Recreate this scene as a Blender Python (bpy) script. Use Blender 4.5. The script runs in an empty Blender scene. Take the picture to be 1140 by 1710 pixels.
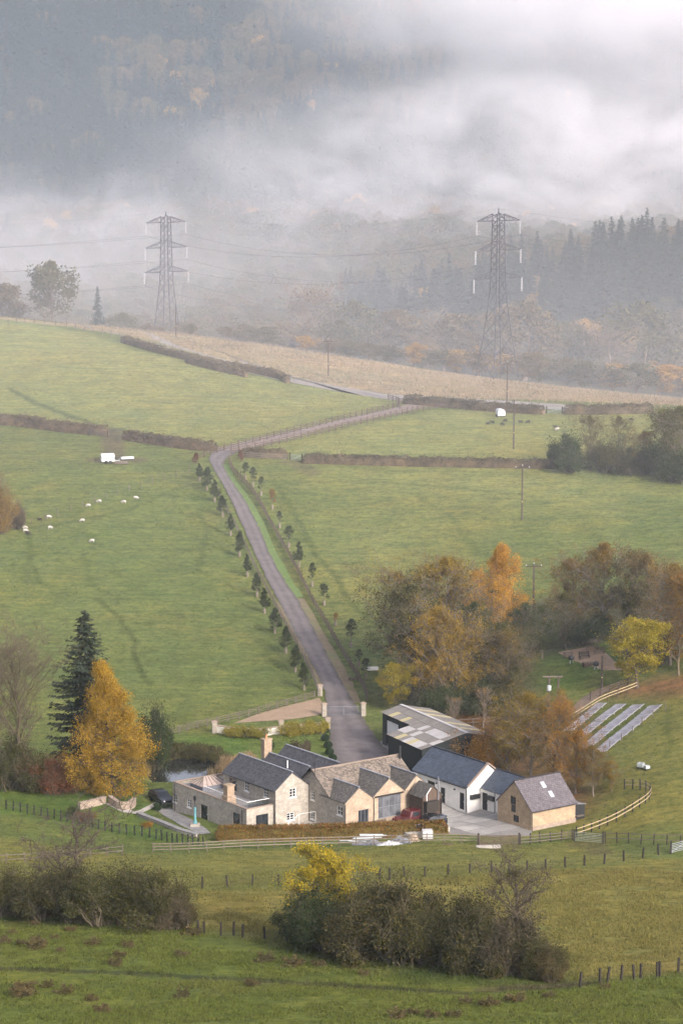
import bpy, math, random
import numpy as np
from mathutils import Vector, Matrix
random.seed(7); RNG = np.random.default_rng(7)
SC = bpy.context.scene; COL = SC.collection
R = math.radians
# ------------------------------------------------------------------ camera
CAMZ = 91.0; PITCH = R(9.2); FPX = 4750.0          # 100 mm lens on a 36 mm tall frame, photo frame 1140 x 1710
cd = bpy.data.cameras.new('camera'); cam = bpy.data.objects.new('camera', cd); COL.objects.link(cam)
cam.location = (0, 0, CAMZ); cam.rotation_euler = (R(90) - PITCH, 0, 0)
cd.sensor_fit = 'VERTICAL'; cd.sensor_height = 36.0; cd.lens = 100.0; cd.clip_start = 1.0; cd.clip_end = 12000
SC.camera = cam
# ------------------------------------------------------------------ sky and sun
SUN_EL, SUN_AZ = R(28), R(-54)                      # azimuth of the sun measured from +X, anticlockwise
w = bpy.data.worlds.new('World'); SC.world = w; w.use_nodes = True
nt = w.node_tree; bg = nt.nodes['Background']
sky = nt.nodes.new('ShaderNodeTexSky'); sky.sky_type = 'NISHITA'; sky.sun_disc = False
sky.sun_elevation = SUN_EL; sky.sun_rotation = R(90) - SUN_AZ
sky.air_density = 0.75; sky.dust_density = 4.0; sky.ozone_density = 1.0
hsv = nt.nodes.new('ShaderNodeHueSaturation'); hsv.inputs['Saturation'].default_value = 0.46
nt.links.new(sky.outputs[0], hsv.inputs['Color'])
tn = nt.nodes.new('ShaderNodeMix'); tn.data_type = 'RGBA'; tn.blend_type = 'MULTIPLY'; tn.inputs[0].default_value = 1.0
tn.inputs[7].default_value = (1.01, 0.97, 1.02, 1)
nt.links.new(hsv.outputs[0], tn.inputs[6]); nt.links.new(tn.outputs[2], bg.inputs[0])
bg.inputs[1].default_value = 0.138
sl = bpy.data.lights.new('sun', 'SUN'); so = bpy.data.objects.new('sun', sl); COL.objects.link(so)
sl.energy = 1.5; sl.angle = R(10); sl.color = (1.0, 0.90, 0.78)
sdir = Vector((math.cos(SUN_EL)*math.cos(SUN_AZ), math.cos(SUN_EL)*math.sin(SUN_AZ), math.sin(SUN_EL)))
so.rotation_euler = sdir.to_track_quat('Z', 'Y').to_euler(); so.location = sdir*300
vs = SC.view_settings; vs.view_transform = 'Standard'; vs.look = 'None'; vs.gamma = 1.0; vs.use_curve_mapping = False
vs.exposure = 1.44
cy = SC.cycles
cy.max_bounces = 6; cy.diffuse_bounces = 2; cy.glossy_bounces = 2; cy.transmission_bounces = 3; cy.volume_bounces = 2
cy.transparent_max_bounces = 6; cy.caustics_reflective = False; cy.caustics_refractive = False
cy.use_adaptive_sampling = True; cy.adaptive_threshold = 0.04
cy.use_denoising = True; cy.time_limit = 600
try: cy.denoiser = 'OPENIMAGEDENOISE'; cy.denoising_input_passes = 'RGB_ALBEDO_NORMAL'
except Exception: pass
cy.volume_step_rate = 2.0; cy.volume_max_steps = 64

# ------------------------------------------------------------------ materials
def lin(r, g, b):                                    # display 0-255 to linear
    f = lambda c: (c/255/12.92 if c/255 <= .04045 else ((c/255+.055)/1.055)**2.4)
    return (f(r), f(g), f(b), 1)
MATS = {}
class NT:
    def __init__(s, name, rough=0.9, spec=0.2):
        s.m = bpy.data.materials.new(name); s.m.use_nodes = True; s.t = s.m.node_tree
        s.b = s.t.nodes['Principled BSDF']; s.b.inputs['Roughness'].default_value = rough
        s.b.inputs['Specular IOR Level'].default_value = spec; MATS[name] = s.m
    def n(s, typ, **kw):
        x = s.t.nodes.new(typ)
        for k, v in kw.items():
            if k.startswith('i_'): x.inputs[k[2:].replace('_', ' ')].default_value = v
            else: setattr(x, k, v)
        return x
    def l(s, a, b): s.t.links.new(a, b)
    def mix(s, fac, a, b, mode='MIX'):
        x = s.t.nodes.new('ShaderNodeMix'); x.data_type = 'RGBA'; x.blend_type = mode
        for i, v in ((0, fac), (6, a), (7, b)):
            if hasattr(v, 'is_linked') or hasattr(v, 'links'): s.l(v, x.inputs[i])
            else: x.inputs[i].default_value = v if i == 0 else (tuple(v)[:3]+(1,))
        return x.outputs[2]
    def ramp(s, fac, stops):
        x = s.t.nodes.new('ShaderNodeValToRGB'); e = x.color_ramp.elements
        while len(e) < len(stops): e.new(0.5)
        for k, (p, c) in enumerate(stops):
            e[k].position = p; e[k].color = (tuple(c)[:3]+(1,)) if hasattr(c, '__len__') else (c, c, c, 1)
        s.l(fac, x.inputs[0]); return x.outputs[0]
    def noise(s, scale, vec=None, detail=4, rough=.55):
        x = s.n('ShaderNodeTexNoise'); x.inputs['Scale'].default_value = scale
        x.inputs['Detail'].default_value = detail; x.inputs['Roughness'].default_value = rough
        if vec is not None: s.l(vec, x.inputs['Vector'])
        return x.outputs['Fac']
    def bump(s, h, strength=.5, dist=.05):
        x = s.n('ShaderNodeBump'); x.inputs['Strength'].default_value = strength; x.inputs['Distance'].default_value = dist
        s.l(h, x.inputs['Height']); s.l(x.outputs[0], s.b.inputs['Normal'])
    def col(s, c): s.l(c, s.b.inputs['Base Color'])
    def pos(s): return s.n('ShaderNodeNewGeometry').outputs['Position']
    def obj(s): return s.n('ShaderNodeTexCoord').outputs['Object']
    def uv(s): return s.n('ShaderNodeTexCoord').outputs['UV']

def leaf_mat(name, c, var=.35, trans=.3, big=.25):
    """foliage: every leaf face its own tone, each copy of a tree a slightly different one"""
    a = NT(name, .7, .15); g = a.n('ShaderNodeNewGeometry'); oi = a.n('ShaderNodeObjectInfo')
    if len(c) == 1: c = [[x*(1-var) for x in c[0]], c[0], [min(1, x*(1+var)) for x in c[0]]]
    k = len(c)
    col = a.ramp(g.outputs['Random Per Island'], [(i/(k-1)*.96+.02, x) for i, x in enumerate(c)])
    nz = a.noise(.45, a.obj(), 3)
    col = a.mix(1.0, col, a.ramp(nz, [(.3, 1-big), (.7, 1+big)]), 'MULTIPLY')
    col = a.mix(1.0, col, a.ramp(oi.outputs['Random'], [(0, (.82, .86, .85)), (1, (1.16, 1.1, 1.05))]), 'MULTIPLY')
    a.col(col)
    tr = a.n('ShaderNodeBsdfTranslucent'); a.l(col, tr.inputs[0])
    ms = a.n('ShaderNodeMixShader'); ms.inputs[0].default_value = trans
    out = a.t.nodes['Material Output']
    a.l(a.b.outputs[0], ms.inputs[1]); a.l(tr.outputs[0], ms.inputs[2]); a.l(ms.outputs[0], out.inputs[0])
    return a.m
def plain(name, c, rough=.8, spec=.3, metal=0, nscale=3.0, var=.25):
    a = NT(name, rough, spec); a.b.inputs['Metallic'].default_value = metal
    nz = a.noise(nscale, a.obj(), 5)
    a.col(a.mix(1.0, c, a.ramp(nz, [(.25, 1-var), (.75, 1+var)]), 'MULTIPLY')); a.bump(nz, .2, .02); return a.m

bark = plain('bark', (.085, .068, .052), .95, .1, 0, 6, .45)
bark_pale = plain('bark_pale', (.34, .31, .27), .9, .1, 0, 5, .4)
bark_grey = plain('bark_grey', (.15, .125, .10), .95, .1, 0, 6, .4)
twig_mat = plain('twig_brown', (.115, .095, .062), .95, .1, 0, 2, .35)
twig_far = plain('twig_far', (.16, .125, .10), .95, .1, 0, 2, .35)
leaf_mat('leaf_spruce', [(.014, .022, .015), (.022, .034, .020), (.038, .05, .028)], trans=.12)
leaf_mat('leaf_gold', [(.22, .135, .016), (.38, .215, .018), (.50, .29, .024), (.30, .20, .024)], trans=.35)
leaf_mat('leaf_orange', [(.30, .15, .022), (.44, .22, .026), (.52, .29, .04), (.34, .18, .026)], trans=.35)
leaf_mat('leaf_rust', [(.20, .085, .018), (.30, .13, .02), (.25, .155, .024), (.12, .095, .022)], trans=.3)
leaf_mat('leaf_brown', [(.085, .058, .016), (.16, .102, .024), (.25, .155, .03), (.075, .07, .02)], trans=.25)
leaf_mat('leaf_amber', [(.13, .10, .018), (.24, .155, .02), (.32, .20, .022), (.11, .105, .024)], trans=.3)
leaf_mat('leaf_olive', [(.034, .038, .012), (.060, .064, .017), (.10, .09, .022), (.048, .044, .016)], trans=.25)
leaf_mat('leaf_green', [(.022, .034, .012), (.036, .055, .017), (.062, .08, .024)], trans=.25)
leaf_mat('leaf_yellow', [(.19, .17, .018), (.32, .26, .02), (.44, .32, .02), (.13, .14, .022)], trans=.35)
leaf_mat('leaf_hedge', [(.04, .034, .022), (.085, .066, .04), (.14, .10, .058), (.06, .062, .03)], trans=.15, big=.5)
leaf_mat('leaf_beech', [(.12, .052, .018), (.22, .09, .022), (.17, .12, .03), (.07, .07, .02), (.10, .085, .022)], trans=.25)
leaf_mat('leaf_box', [(.012, .026, .010), (.022, .042, .016), (.034, .06, .022)], trans=.1)
leaf_mat('leaf_bramble', [(.020, .022, .009), (.042, .042, .014), (.085, .068, .022), (.036, .045, .013)], trans=.2)
leaf_mat('leaf_weed', [(.05, .04, .015), (.08, .062, .024), (.13, .098, .04), (.055, .055, .018)], trans=.2)
leaf_mat('leaf_reed', [(.20, .15, .08), (.28, .20, .11), (.34, .25, .15)], trans=.3)
leaf_mat('leaf_red', [(.13, .045, .022), (.18, .07, .03), (.10, .06, .026)], trans=.25)
leaf_mat('leaf_climber', [(.13, .14, .02), (.23, .20, .024), (.32, .25, .028), (.07, .09, .02)], trans=.3)
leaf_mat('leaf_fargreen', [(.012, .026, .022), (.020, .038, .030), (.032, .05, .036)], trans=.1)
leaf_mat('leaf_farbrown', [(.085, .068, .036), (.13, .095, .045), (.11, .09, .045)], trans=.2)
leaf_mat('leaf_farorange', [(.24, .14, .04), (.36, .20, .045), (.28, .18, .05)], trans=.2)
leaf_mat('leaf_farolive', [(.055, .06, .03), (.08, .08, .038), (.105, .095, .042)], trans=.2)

# stone, slate, render and friends (UV = metres along the face)
def stone_mat(name, cols, mortar, scale=1.0, warm=None):
    a = NT(name, .95, .1); uv = a.uv()
    b = a.n('ShaderNodeTexBrick'); a.l(uv, b.inputs['Vector'])
    b.inputs['Scale'].default_value = scale; b.inputs['Brick Width'].default_value = .42; b.inputs['Row Height'].default_value = .17
    b.inputs['Mortar Size'].default_value = .018; b.inputs['Bias'].default_value = 0.0
    b.inputs['Color1'].default_value = tuple(cols[0])+(1,); b.inputs['Color2'].default_value = tuple(cols[1])+(1,)
    b.inputs['Mortar'].default_value = tuple(mortar)+(1,)
    v = a.n('ShaderNodeTexVoronoi'); a.l(uv, v.inputs['Vector']); v.inputs['Scale'].default_value = 3.2
    c = a.mix(.5, b.outputs['Color'], a.mix(1.0, b.outputs['Color'], a.ramp(v.outputs['Color'], [(0, .7), (1, 1.25)]), 'MULTIPLY'))
    n1 = a.noise(.7, uv, 6, .65); c = a.mix(1.0, c, a.ramp(n1, [(.3, (.82, .81, .80)), (.7, (1.15, 1.14, 1.12))]), 'MULTIPLY')
    n3 = a.noise(2.1, a.obj(), 5, .7); c = a.mix(a.ramp(n3, [(.62, 0), (.72, .38)]), c, (cols[0][0]*.35, cols[0][1]*.36, cols[0][2]*.38))
    a.col(c); a.bump(b.outputs['Fac'], .5, -.03); return a.m
stone_mat('stone_grey', [(.38, .35, .30), (.30, .275, .235)], (.35, .32, .275))
stone_mat('stone_warm', [(.39, .31, .23), (.31, .245, .18)], (.35, .275, .205)); stone_mat('stone_pillar', [(.33, .30, .25), (.26, .235, .195)], (.29, .26, .22)); stone_mat('stone_chimney', [(.34, .26, .185), (.27, .205, .145)], (.30, .23, .165))
stone_mat('stone_ochre', [(.39, .295, .195), (.31, .235, .155)], (.37, .29, .20))
stone_mat('stone_pink', [(.33, .27, .215), (.27, .215, .17)], (.29, .23, .185))
def slate_mat(name, c, row=.24, width=.34, moss=(.2, .2, .2), mossamt=.0, var=.35):
    a = NT(name, .72, .35); uv = a.uv()
    b = a.n('ShaderNodeTexBrick'); a.l(uv, b.inputs['Vector']); b.inputs['Scale'].default_value = 1
    b.inputs['Brick Width'].default_value = width; b.inputs['Row Height'].default_value = row; b.inputs['Mortar Size'].default_value = .014
    b.inputs['Color1'].default_value = tuple(x*(1+var) for x in c)+(1,); b.inputs['Color2'].default_value = tuple(x*(1-var) for x in c)+(1,)
    b.inputs['Mortar'].default_value = tuple(x*.35 for x in c)+(1,)
    cc = b.outputs['Color']
    n1 = a.noise(1.1, uv, 6, .7)
    cc = a.mix(1.0, cc, a.ramp(n1, [(.3, .72), (.7, 1.3)]), 'MULTIPLY')
    n2 = a.noise(3.4, uv, 5, .7)
    if mossamt: cc = a.mix(a.ramp(n2, [(.5, 0), (.72, mossamt)]), cc, moss)
    a.col(cc); a.bump(b.outputs['Fac'], .6, -.03); return a.m
slate_mat('slate_dark', (.052, .054, .062), moss=(.13, .125, .115), mossamt=.55)
slate_mat('slate_blue', (.052, .066, .092), row=.3, width=.36, moss=(.08, .09, .10), mossamt=.2, var=.18)
slate_mat('slate_purple', (.105, .092, .10), row=.26, width=.3, moss=(.14, .12, .12), mossamt=.3, var=.2)
slate_mat('stone_tile', (.135, .11, .088), row=.26, width=.3, moss=(.21, .185, .15), mossamt=.6, var=.5)
slate_mat('stone_tile_dark', (.085, .078, .07), row=.24, width=.28, moss=(.17, .155, .13), mossamt=.6, var=.4)
def sheet_mat(name, c, var=.35, freq=6.5, stain=(.25, .24, .2)):
    a = NT(name, .85, .2); uv = a.uv()
    wv = a.n('ShaderNodeTexWave'); wv.wave_type = 'BANDS'; wv.bands_direction = 'X'; wv.inputs['Scale'].default_value = freq/3.1416/2*3.1416
    wv.inputs['Distortion'].default_value = 0; a.l(uv, wv.inputs['Vector'])
    mp = a.n('ShaderNodeMapping'); mp.inputs['Scale'].default_value = (2.2, .35, 1); a.l(uv, mp.inputs['Vector'])
    n1 = a.noise(1.4, mp.outputs[0], 6, .7)
    cc = a.mix(1.0, c, a.ramp(n1, [(.25, 1-var), (.75, 1+var)]), 'MULTIPLY')
    n2 = a.noise(.8, uv, 6, .75); cc = a.mix(a.ramp(n2, [(.5, 0), (.75, .6)]), cc, stain)
    a.col(cc); a.bump(wv.outputs['Fac'], .6, .05); return a.m
sheet_mat('cement_sheet', (.185, .172, .155)); sheet_mat('cement_pale', (.40, .385, .375), .18)
sheet_mat('rooflight_sheet', (.40, .35, .19), .2, stain=(.4, .35, .22)); sheet_mat('black_cladding', (.014, .018, .018), .3, 5, (.02, .024, .024))
plain('white_render', (.76, .745, .70), .9, .1, 0, 1.5, .09); plain('wall_render', (.62, .60, .53), .9, .1, 0, 2, .22)
plain('white_paint', (.80, .80, .78), .5, .4, 0, 2, .05); plain('black_paint', (.016, .017, .018), .55, .4, 0, 2, .2)
plain('dark_door', (.022, .024, .026), .6, .3, 0, 2, .2); plain('grey_frame', (.13, .14, .16), .6, .3, 0, 2, .15)
plain('lead', (.19, .20, .22), .6, .3, 0, 3, .25); plain('copper_roof', (.36, .29, .25), .5, .4, .2, 3, .2)
plain('verdigris', (.10, .25, .27), .8, .2, 0, 4, .3); plain('paving', (.20, .195, .19), .9, .15, 0, 1.5, .3)
plain('paving_pale', (.33, .31, .275), .9, .15, 0, 1.5, .25); plain('timber_dark', (.035, .03, .026), .9, .15, 0, 5, .4)
plain('timber_grey', (.12, .10, .08), .95, .1, 0, 4, .4); plain('timber_blond', (.34, .265, .16), .9, .15, 0, 3, .25)
plain('timber_brown', (.085, .062, .046), .9, .15, 0, 4, .45); plain('timber_red', (.095, .068, .052), .9, .15, 0, 4, .45)
plain('rail_pale', (.175, .148, .115), .95, .1, 0, 3, .3); plain('galvanised', (.42, .46, .47), .5, .4, .4, 3, .15)
plain('pylon_steel', (.05, .05, .06), .7, .3, .3, 1, .2); plain('insulator', (.48, .47, .49), .4, .5, 0, 2, .06)
plain('wire_grey', (.16, .15, .14), .7, .2, 0, 1, .1); plain('cable', (.10, .10, .11), .6, .3, .3, 1, .1); plain('pole_timber', (.075, .06, .05), .9, .15, 0, 3, .3)
plain('rubber', (.012, .012, .012), .9, .2, 0, 4, .2); plain('terracotta', (.46, .22, .10), .9, .15, 0, 4, .2)
plain('car_red', (.075, .012, .014), .25, .5, 0, 1, .08); plain('car_black', (.012, .013, .016), .25, .5, 0, 1, .1)
plain('plastic_white', (.60, .60, .59), .4, .4, 0, 3, .06); plain('fleece', (.38, .355, .31), .95, .05, 0, 8, .2)
plain('fleece_dark', (.04, .034, .03), .95, .05, 0, 8, .25); plain('bird_black', (.012, .012, .014), .8, .1)
plain('tarp_grey', (.17, .18, .20), .5, .3, 0, 4, .35); plain('tarp_pale', (.38, .39, .40), .6, .3, 0, 4, .25); plain('yellow_paint', (.55, .40, .06), .6, .3, 0, 2, .1)
plain('plate_yellow', (.5, .42, .12), .5, .3, 0, 2, .03); plain('lamp_red', (.25, .01, .01), .3, .5, 0, 2, .05)
def glass_mat(name, c, rough=.08):
    a = NT(name, rough, .6); a.b.inputs['Base Color'].default_value = c+(1,); nz = a.noise(1.2, a.obj(), 2)
    a.col(a.mix(1.0, c, a.ramp(nz, [(.3, .6), (.7, 1.4)]), 'MULTIPLY')); return a.m
glass_mat('window_glass', (.022, .026, .03)); glass_mat('skylight_glass', (.42, .42, .48), .15)
glass_mat('dull_glass', (.10, .105, .115), .2); glass_mat('solar_glass', (.22, .215, .235), .4)
def clear_glass():
    a = NT('balustrade_glass', .05, .5); a.b.inputs['Base Color'].default_value = (.75, .82, .8, 1)
    a.b.inputs['Transmission Weight'].default_value = 1.0; a.b.inputs['IOR'].default_value = 1.02
clear_glass()

# ------------------------------------------------------------------ mesh helpers
def mesh_np(name, V, F, mat=None, smooth=False, uv=False):
    """F: list of (M,k) index arrays"""
    me = bpy.data.meshes.new(name); V = np.asarray(V, np.float32).reshape(-1, 3)
    if not isinstance(F, (list, tuple)): F = [F]
    F = [np.asarray(f, np.int32) for f in F if len(f)]
    loops = np.concatenate([f.ravel() for f in F]); tot = np.concatenate([np.full(len(f), f.shape[1], np.int32) for f in F])
    start = np.concatenate([[0], np.cumsum(tot)[:-1]]).astype(np.int32)
    me.vertices.add(len(V)); me.vertices.foreach_set('co', V.ravel())
    me.loops.add(len(loops)); me.loops.foreach_set('vertex_index', loops)
    me.polygons.add(len(tot)); me.polygons.foreach_set('loop_start', start); me.polygons.foreach_set('loop_total', tot)
    if smooth: me.polygons.foreach_set('use_smooth', np.ones(len(tot), bool))
    me.update(calc_edges=True); me.validate()
    if mat: me.materials.append(MATS[mat] if isinstance(mat, str) else mat)
    if uv: planar_uv(me)
    return me
def planar_uv(me):
    ul = me.uv_layers.new(name='UVMap')
    for p in me.polygons:
        n = p.normal; h = Vector((-n.y, n.x, 0))
        h = Vector((1, 0, 0)) if h.length < 1e-4 else h.normalized()
        v = n.cross(h)
        for li in p.loop_indices:
            c = me.vertices[me.loops[li].vertex_index].co; ul.data[li].uv = (c.dot(h), c.dot(v))
class MB:
    def __init__(s): s.v = []; s.f = []
    def add(s, vs, fs):
        o = len(s.v); s.v += [tuple(x) for x in vs]; s.f += [[o+i for i in f] for f in fs]; return s
    def box(s, x0, x1, y0, y1, z0, z1):
        return s.add([(x0,y0,z0),(x1,y0,z0),(x1,y1,z0),(x0,y1,z0),(x0,y0,z1),(x1,y0,z1),(x1,y1,z1),(x0,y1,z1)],
                     [[0,3,2,1],[4,5,6,7],[0,1,5,4],[1,2,6,5],[2,3,7,6],[3,0,4,7]])
    def beam(s, a, b, w, h=None, up=(0, 0, 1)):
        a = Vector(a); b = Vector(b); h = w if h is None else h; d = (b-a).normalized(); u = Vector(up)
        if abs(d.dot(u)) > .99: u = Vector((1, 0, 0))
        r = d.cross(u).normalized()*w/2; u = r.cross(d).normalized()*h/2
        return s.add([a-r-u, a+r-u, a+r+u, a-r+u, b-r-u, b+r-u, b+r+u, b-r+u], [[0,1,2,3],[4,7,6,5],[0,4,5,1],[1,5,6,2],[2,6,7,3],[3,7,4,0]])
    def tube(s, pts, rad, n=6, cap=True):
        pts = [Vector(p) for p in pts]; k = len(pts); rad = [rad]*k if not hasattr(rad, '__len__') else rad
        vs = []; ref = Vector((.31, .17, .93))
        for i, p in enumerate(pts):
            d = (pts[min(i+1, k-1)]-pts[max(i-1, 0)]).normalized()
            if abs(d.dot(ref)) > .97: ref = Vector((1, .1, 0))
            u = d.cross(ref).normalized(); v = d.cross(u)
            for j in range(n):
                t = 2*math.pi*j/n; vs.append(p+(u*math.cos(t)+v*math.sin(t))*rad[i])
        fs = [[i*n+j, i*n+(j+1) % n, (i+1)*n+(j+1) % n, (i+1)*n+j] for i in range(k-1) for j in range(n)]
        if cap: fs += [list(range(n))[::-1], [(k-1)*n+j for j in range(n)]]
        return s.add(vs, fs)
    def lathe(s, prof, n=12, c=(0, 0, 0)):
        vs = []
        for r, z in prof:
            for j in range(n): t = 2*math.pi*j/n; vs.append((c[0]+r*math.cos(t), c[1]+r*math.sin(t), c[2]+z))
        k = len(prof); fs = [[i*n+j, i*n+(j+1) % n, (i+1)*n+(j+1) % n, (i+1)*n+j] for i in range(k-1) for j in range(n)]
        return s.add(vs, fs+[list(range(n))[::-1], [(k-1)*n+j for j in range(n)]])
    def slab(s, quad, th):
        """thick sheet from a planar polygon (counter-clockwise seen from its outer side)"""
        q = [Vector(p) for p in quad]; n = (q[1]-q[0]).cross(q[2]-q[0]).normalized()*th; k = len(q)
        return s.add([p for p in q]+[p-n for p in q], [list(range(k)), list(range(2*k-1, k-1, -1))]+[[i, k+i, k+(i+1) % k, (i+1) % k] for i in range(k)])
    def mesh(s, name, mat, smooth=False, uv=False):
        me = bpy.data.meshes.new(name); me.from_pydata(s.v, [], s.f); me.update()
        me.materials.append(MATS[mat] if isinstance(mat, str) else mat)
        if smooth: me.polygons.foreach_set('use_smooth', np.ones(len(me.polygons), bool))
        if uv: planar_uv(me)
        return me
    def build(s, name, mat, parent=None, smooth=False, uv=False):
        return link(name, s.mesh(name, mat, smooth, uv), parent)
def link(name, me, parent=None, loc=None, rotz=None, scale=None, mat=None):
    o = bpy.data.objects.new(name, me); COL.objects.link(o)
    if parent is not None: o.parent = parent
    if loc is not None: o.location = loc
    if rotz is not None: o.rotation_euler = (0, 0, rotz)
    if scale is not None: o.scale = scale if hasattr(scale, '__len__') else (scale,)*3
    if mat is not None:
        o.material_slots[0].link = 'OBJECT'; o.material_slots[0].material = MATS[mat]
    return o
def tag(o, label, cat, group=None, kind=None):
    if label: o['label'] = label
    if cat: o['category'] = cat
    if group: o['group'] = group
    if kind: o['kind'] = kind
    return o
def thing(name, label, cat, loc=(0, 0, 0), rotz=0.0, group=None):
    o = bpy.data.objects.new(name, None); COL.objects.link(o); o.location = loc; o.rotation_euler = (0, 0, rotz)
    o.empty_display_size = .3
    return tag(o, label, cat, group)
def structure(name, me):
    o = link(name, me); o['kind'] = 'structure'; return o
ORD = ['first', 'second', 'third', 'fourth', 'fifth', 'sixth', 'seventh', 'eighth', 'ninth', 'tenth', 'eleventh', 'twelfth',
       'thirteenth', 'fourteenth', 'fifteenth', 'sixteenth', 'seventeenth', 'eighteenth', 'nineteenth', 'twentieth']
# ------------------------------------------------------------------ terrain as one height function
def ray(px, py):
    a = (px-570)/FPX; b = (855-py)/FPX
    return np.array([a, math.cos(PITCH)+b*math.sin(PITCH), -math.sin(PITCH)+b*math.cos(PITCH)])
def atd(px, py, d):
    r = ray(px, py); return r*d/r[1]+np.array([0, 0, CAMZ])
def topx(P):
    P = np.asarray(P, float).reshape(-1, 3)-np.array([0, 0, CAMZ])
    dz = P[:, 1]*math.cos(PITCH)-P[:, 2]*math.sin(PITCH); up = P[:, 1]*math.sin(PITCH)+P[:, 2]*math.cos(PITCH)
    return np.stack([570+FPX*P[:, 0]/dz, 855-FPX*up/dz], 1)
CP = []
for py, d in ((1740, 209), (1640, 236), (1550, 262), (1480, 287)):
    for px in (-500, 0, 380, 760, 1140, 1640): CP.append(atd(px, py, d))
for px, py, d in ((-400, 1410, 315), (0, 1410, 315), (380, 1412, 315), (760, 1412, 314), (1140, 1412, 313), (1500, 1405, 313),
                  (1140, 1330, 331), (1140, 1250, 352), (1140, 1150, 377), (1500, 1200, 350), (1000, 1100, 399), (1140, 1100, 393), (1000, 1200, 374), (1500, 1080, 385),
                  (-400, 1310, 348), (0, 1310, 347.5), (-400, 1200, 384), (0, 1200, 383), (285, 1200, 383), (575, 1192, 385),
                  (-400, 1100, 410), (0, 1100, 412), (285, 1100, 412), (570, 1100, 412), (800, 1100, 408),
                  (-400, 1000, 440), (0, 1000, 442), (285, 1000, 442), (570, 1000, 442), (855, 1000, 438), (1140, 1000, 430), (1500, 1000, 424),
                  (-400, 900, 474), (0, 900, 474), (285, 900, 474), (570, 900, 474), (855, 900, 471), (1140, 900, 466), (1500, 900, 460),
                  (0, 800, 511), (285, 800, 511), (570, 800, 511), (855, 800, 510), (1140, 800, 508), (1500, 800, 505),
                  (370, 760, 530), (570, 760, 530), (855, 760, 530), (1140, 760, 528),
                  (-400, 690, 575), (0, 700, 572), (285, 700, 571), (570, 700, 570), (855, 710, 562), (1140, 710, 558), (1500, 720, 553),
                  (-400, 590, 645), (0, 600, 640), (285, 605, 638), (570, 660, 608), (855, 680, 592), (1100, 676, 598), (1500, 690, 590),
                  (-400, 520, 720), (0, 528, 715), (150, 545, 705), (285, 558, 700), (430, 578, 690), (570, 598, 680), (700, 622, 668), (855, 640, 657), (1000, 655, 650), (1140, 668, 645), (1500, 690, 640)):
    CP.append(atd(px, py, d))
for x in (-25, 0, 25):
    for y in (322, 345, 368): CP.append((x, y, 0))
for x in (-40, 0, 40):
    for y, z in ((-120, 91), (0, 86), (60, 64), (120, 42), (165, 28)): CP.append((x*(1+abs(y)/80), y, z))
for x, y, z in ((-250, 780, -78), (-95, 780, -77), (0, 770, -84), (90, 770, -92), (250, 770, -96),
                (-250, 900, -95), (-110, 900, -96), (0, 900, -97), (110, 860, -91), (260, 860, -88), (60, 1000, -92), (130, 1000, -78), (160, 1100, -75), (300, 1000, -68),
                (-300, 1100, -99), (-130, 1100, -99), (0, 1100, -99), (160, 1250, -88), (330, 1250, -85),
                (-350, 1300, -96), (-150, 1300, -96), (0, 1300, -96)):
    CP.append((x, y, z+91))
for y, z in ((1450, -86), (1600, -60), (1750, -22), (1900, 14), (2100, 48), (2400, 75), (2800, 80)):
    for f in (-.4, -.13, 0, .13, .4): CP.append((f*y, y, z+91-18*max(0, f)/.13*.35))
CP = np.array(CP, float)
def _uv(x, y):
    yy = np.maximum(y+260, 60.); return np.stack([x/yy*9, np.log(yy)*7], -1)
def _phi(r2): return .5*r2*np.log(r2+1e-12)
_U = _uv(CP[:, 0], CP[:, 1]); _n = len(CP)
_K = _phi(((_U[:, None]-_U[None])**2).sum(-1))+np.eye(_n)*2e-3
_Pm = np.concatenate([np.ones((_n, 1)), _U], 1)
_sol = np.linalg.solve(np.block([[_K, _Pm], [_Pm.T, np.zeros((3, 3))]]), np.concatenate([CP[:, 2], np.zeros(3)]))
def sstep(a, b, x):
    t = np.clip((x-a)/(b-a), 0, 1); return t*t*(3-2*t)
def seg_dist(x, y, poly, closed=False):
    P = np.asarray(poly, float); d = np.full(np.shape(x), 1e9)
    Q = np.roll(P, -1, 0) if closed else P[1:]
    for a, b in zip(P, Q):
        e = b-a; t = np.clip(((x-a[0])*e[0]+(y-a[1])*e[1])/(e@e+1e-9), 0, 1)
        d = np.minimum(d, np.hypot(x-a[0]-t*e[0], y-a[1]-t*e[1]))
    return d
def inside(x, y, poly):
    P = np.asarray(poly, float); r = np.zeros(np.shape(x), bool)
    for (x1, y1), (x2, y2) in zip(P, np.roll(P, -1, 0)):
        c = ((y1 > y) != (y2 > y)); r ^= c & (x < (x2-x1)*(y-y1)/(y2-y1+1e-12)+x1)
    return r
def flat(px, py, z=0.0):                              # pixel to the level of the farmyard
    r = ray(px, py); t = (z-CAMZ)/r[2]; return (r*t)[:2]
POND = [flat(*q) for q in ((238, 1292), (262, 1270), (300, 1262), (345, 1264), (376, 1274), (372, 1286), (345, 1298), (300, 1306), (250, 1306))]
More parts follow.
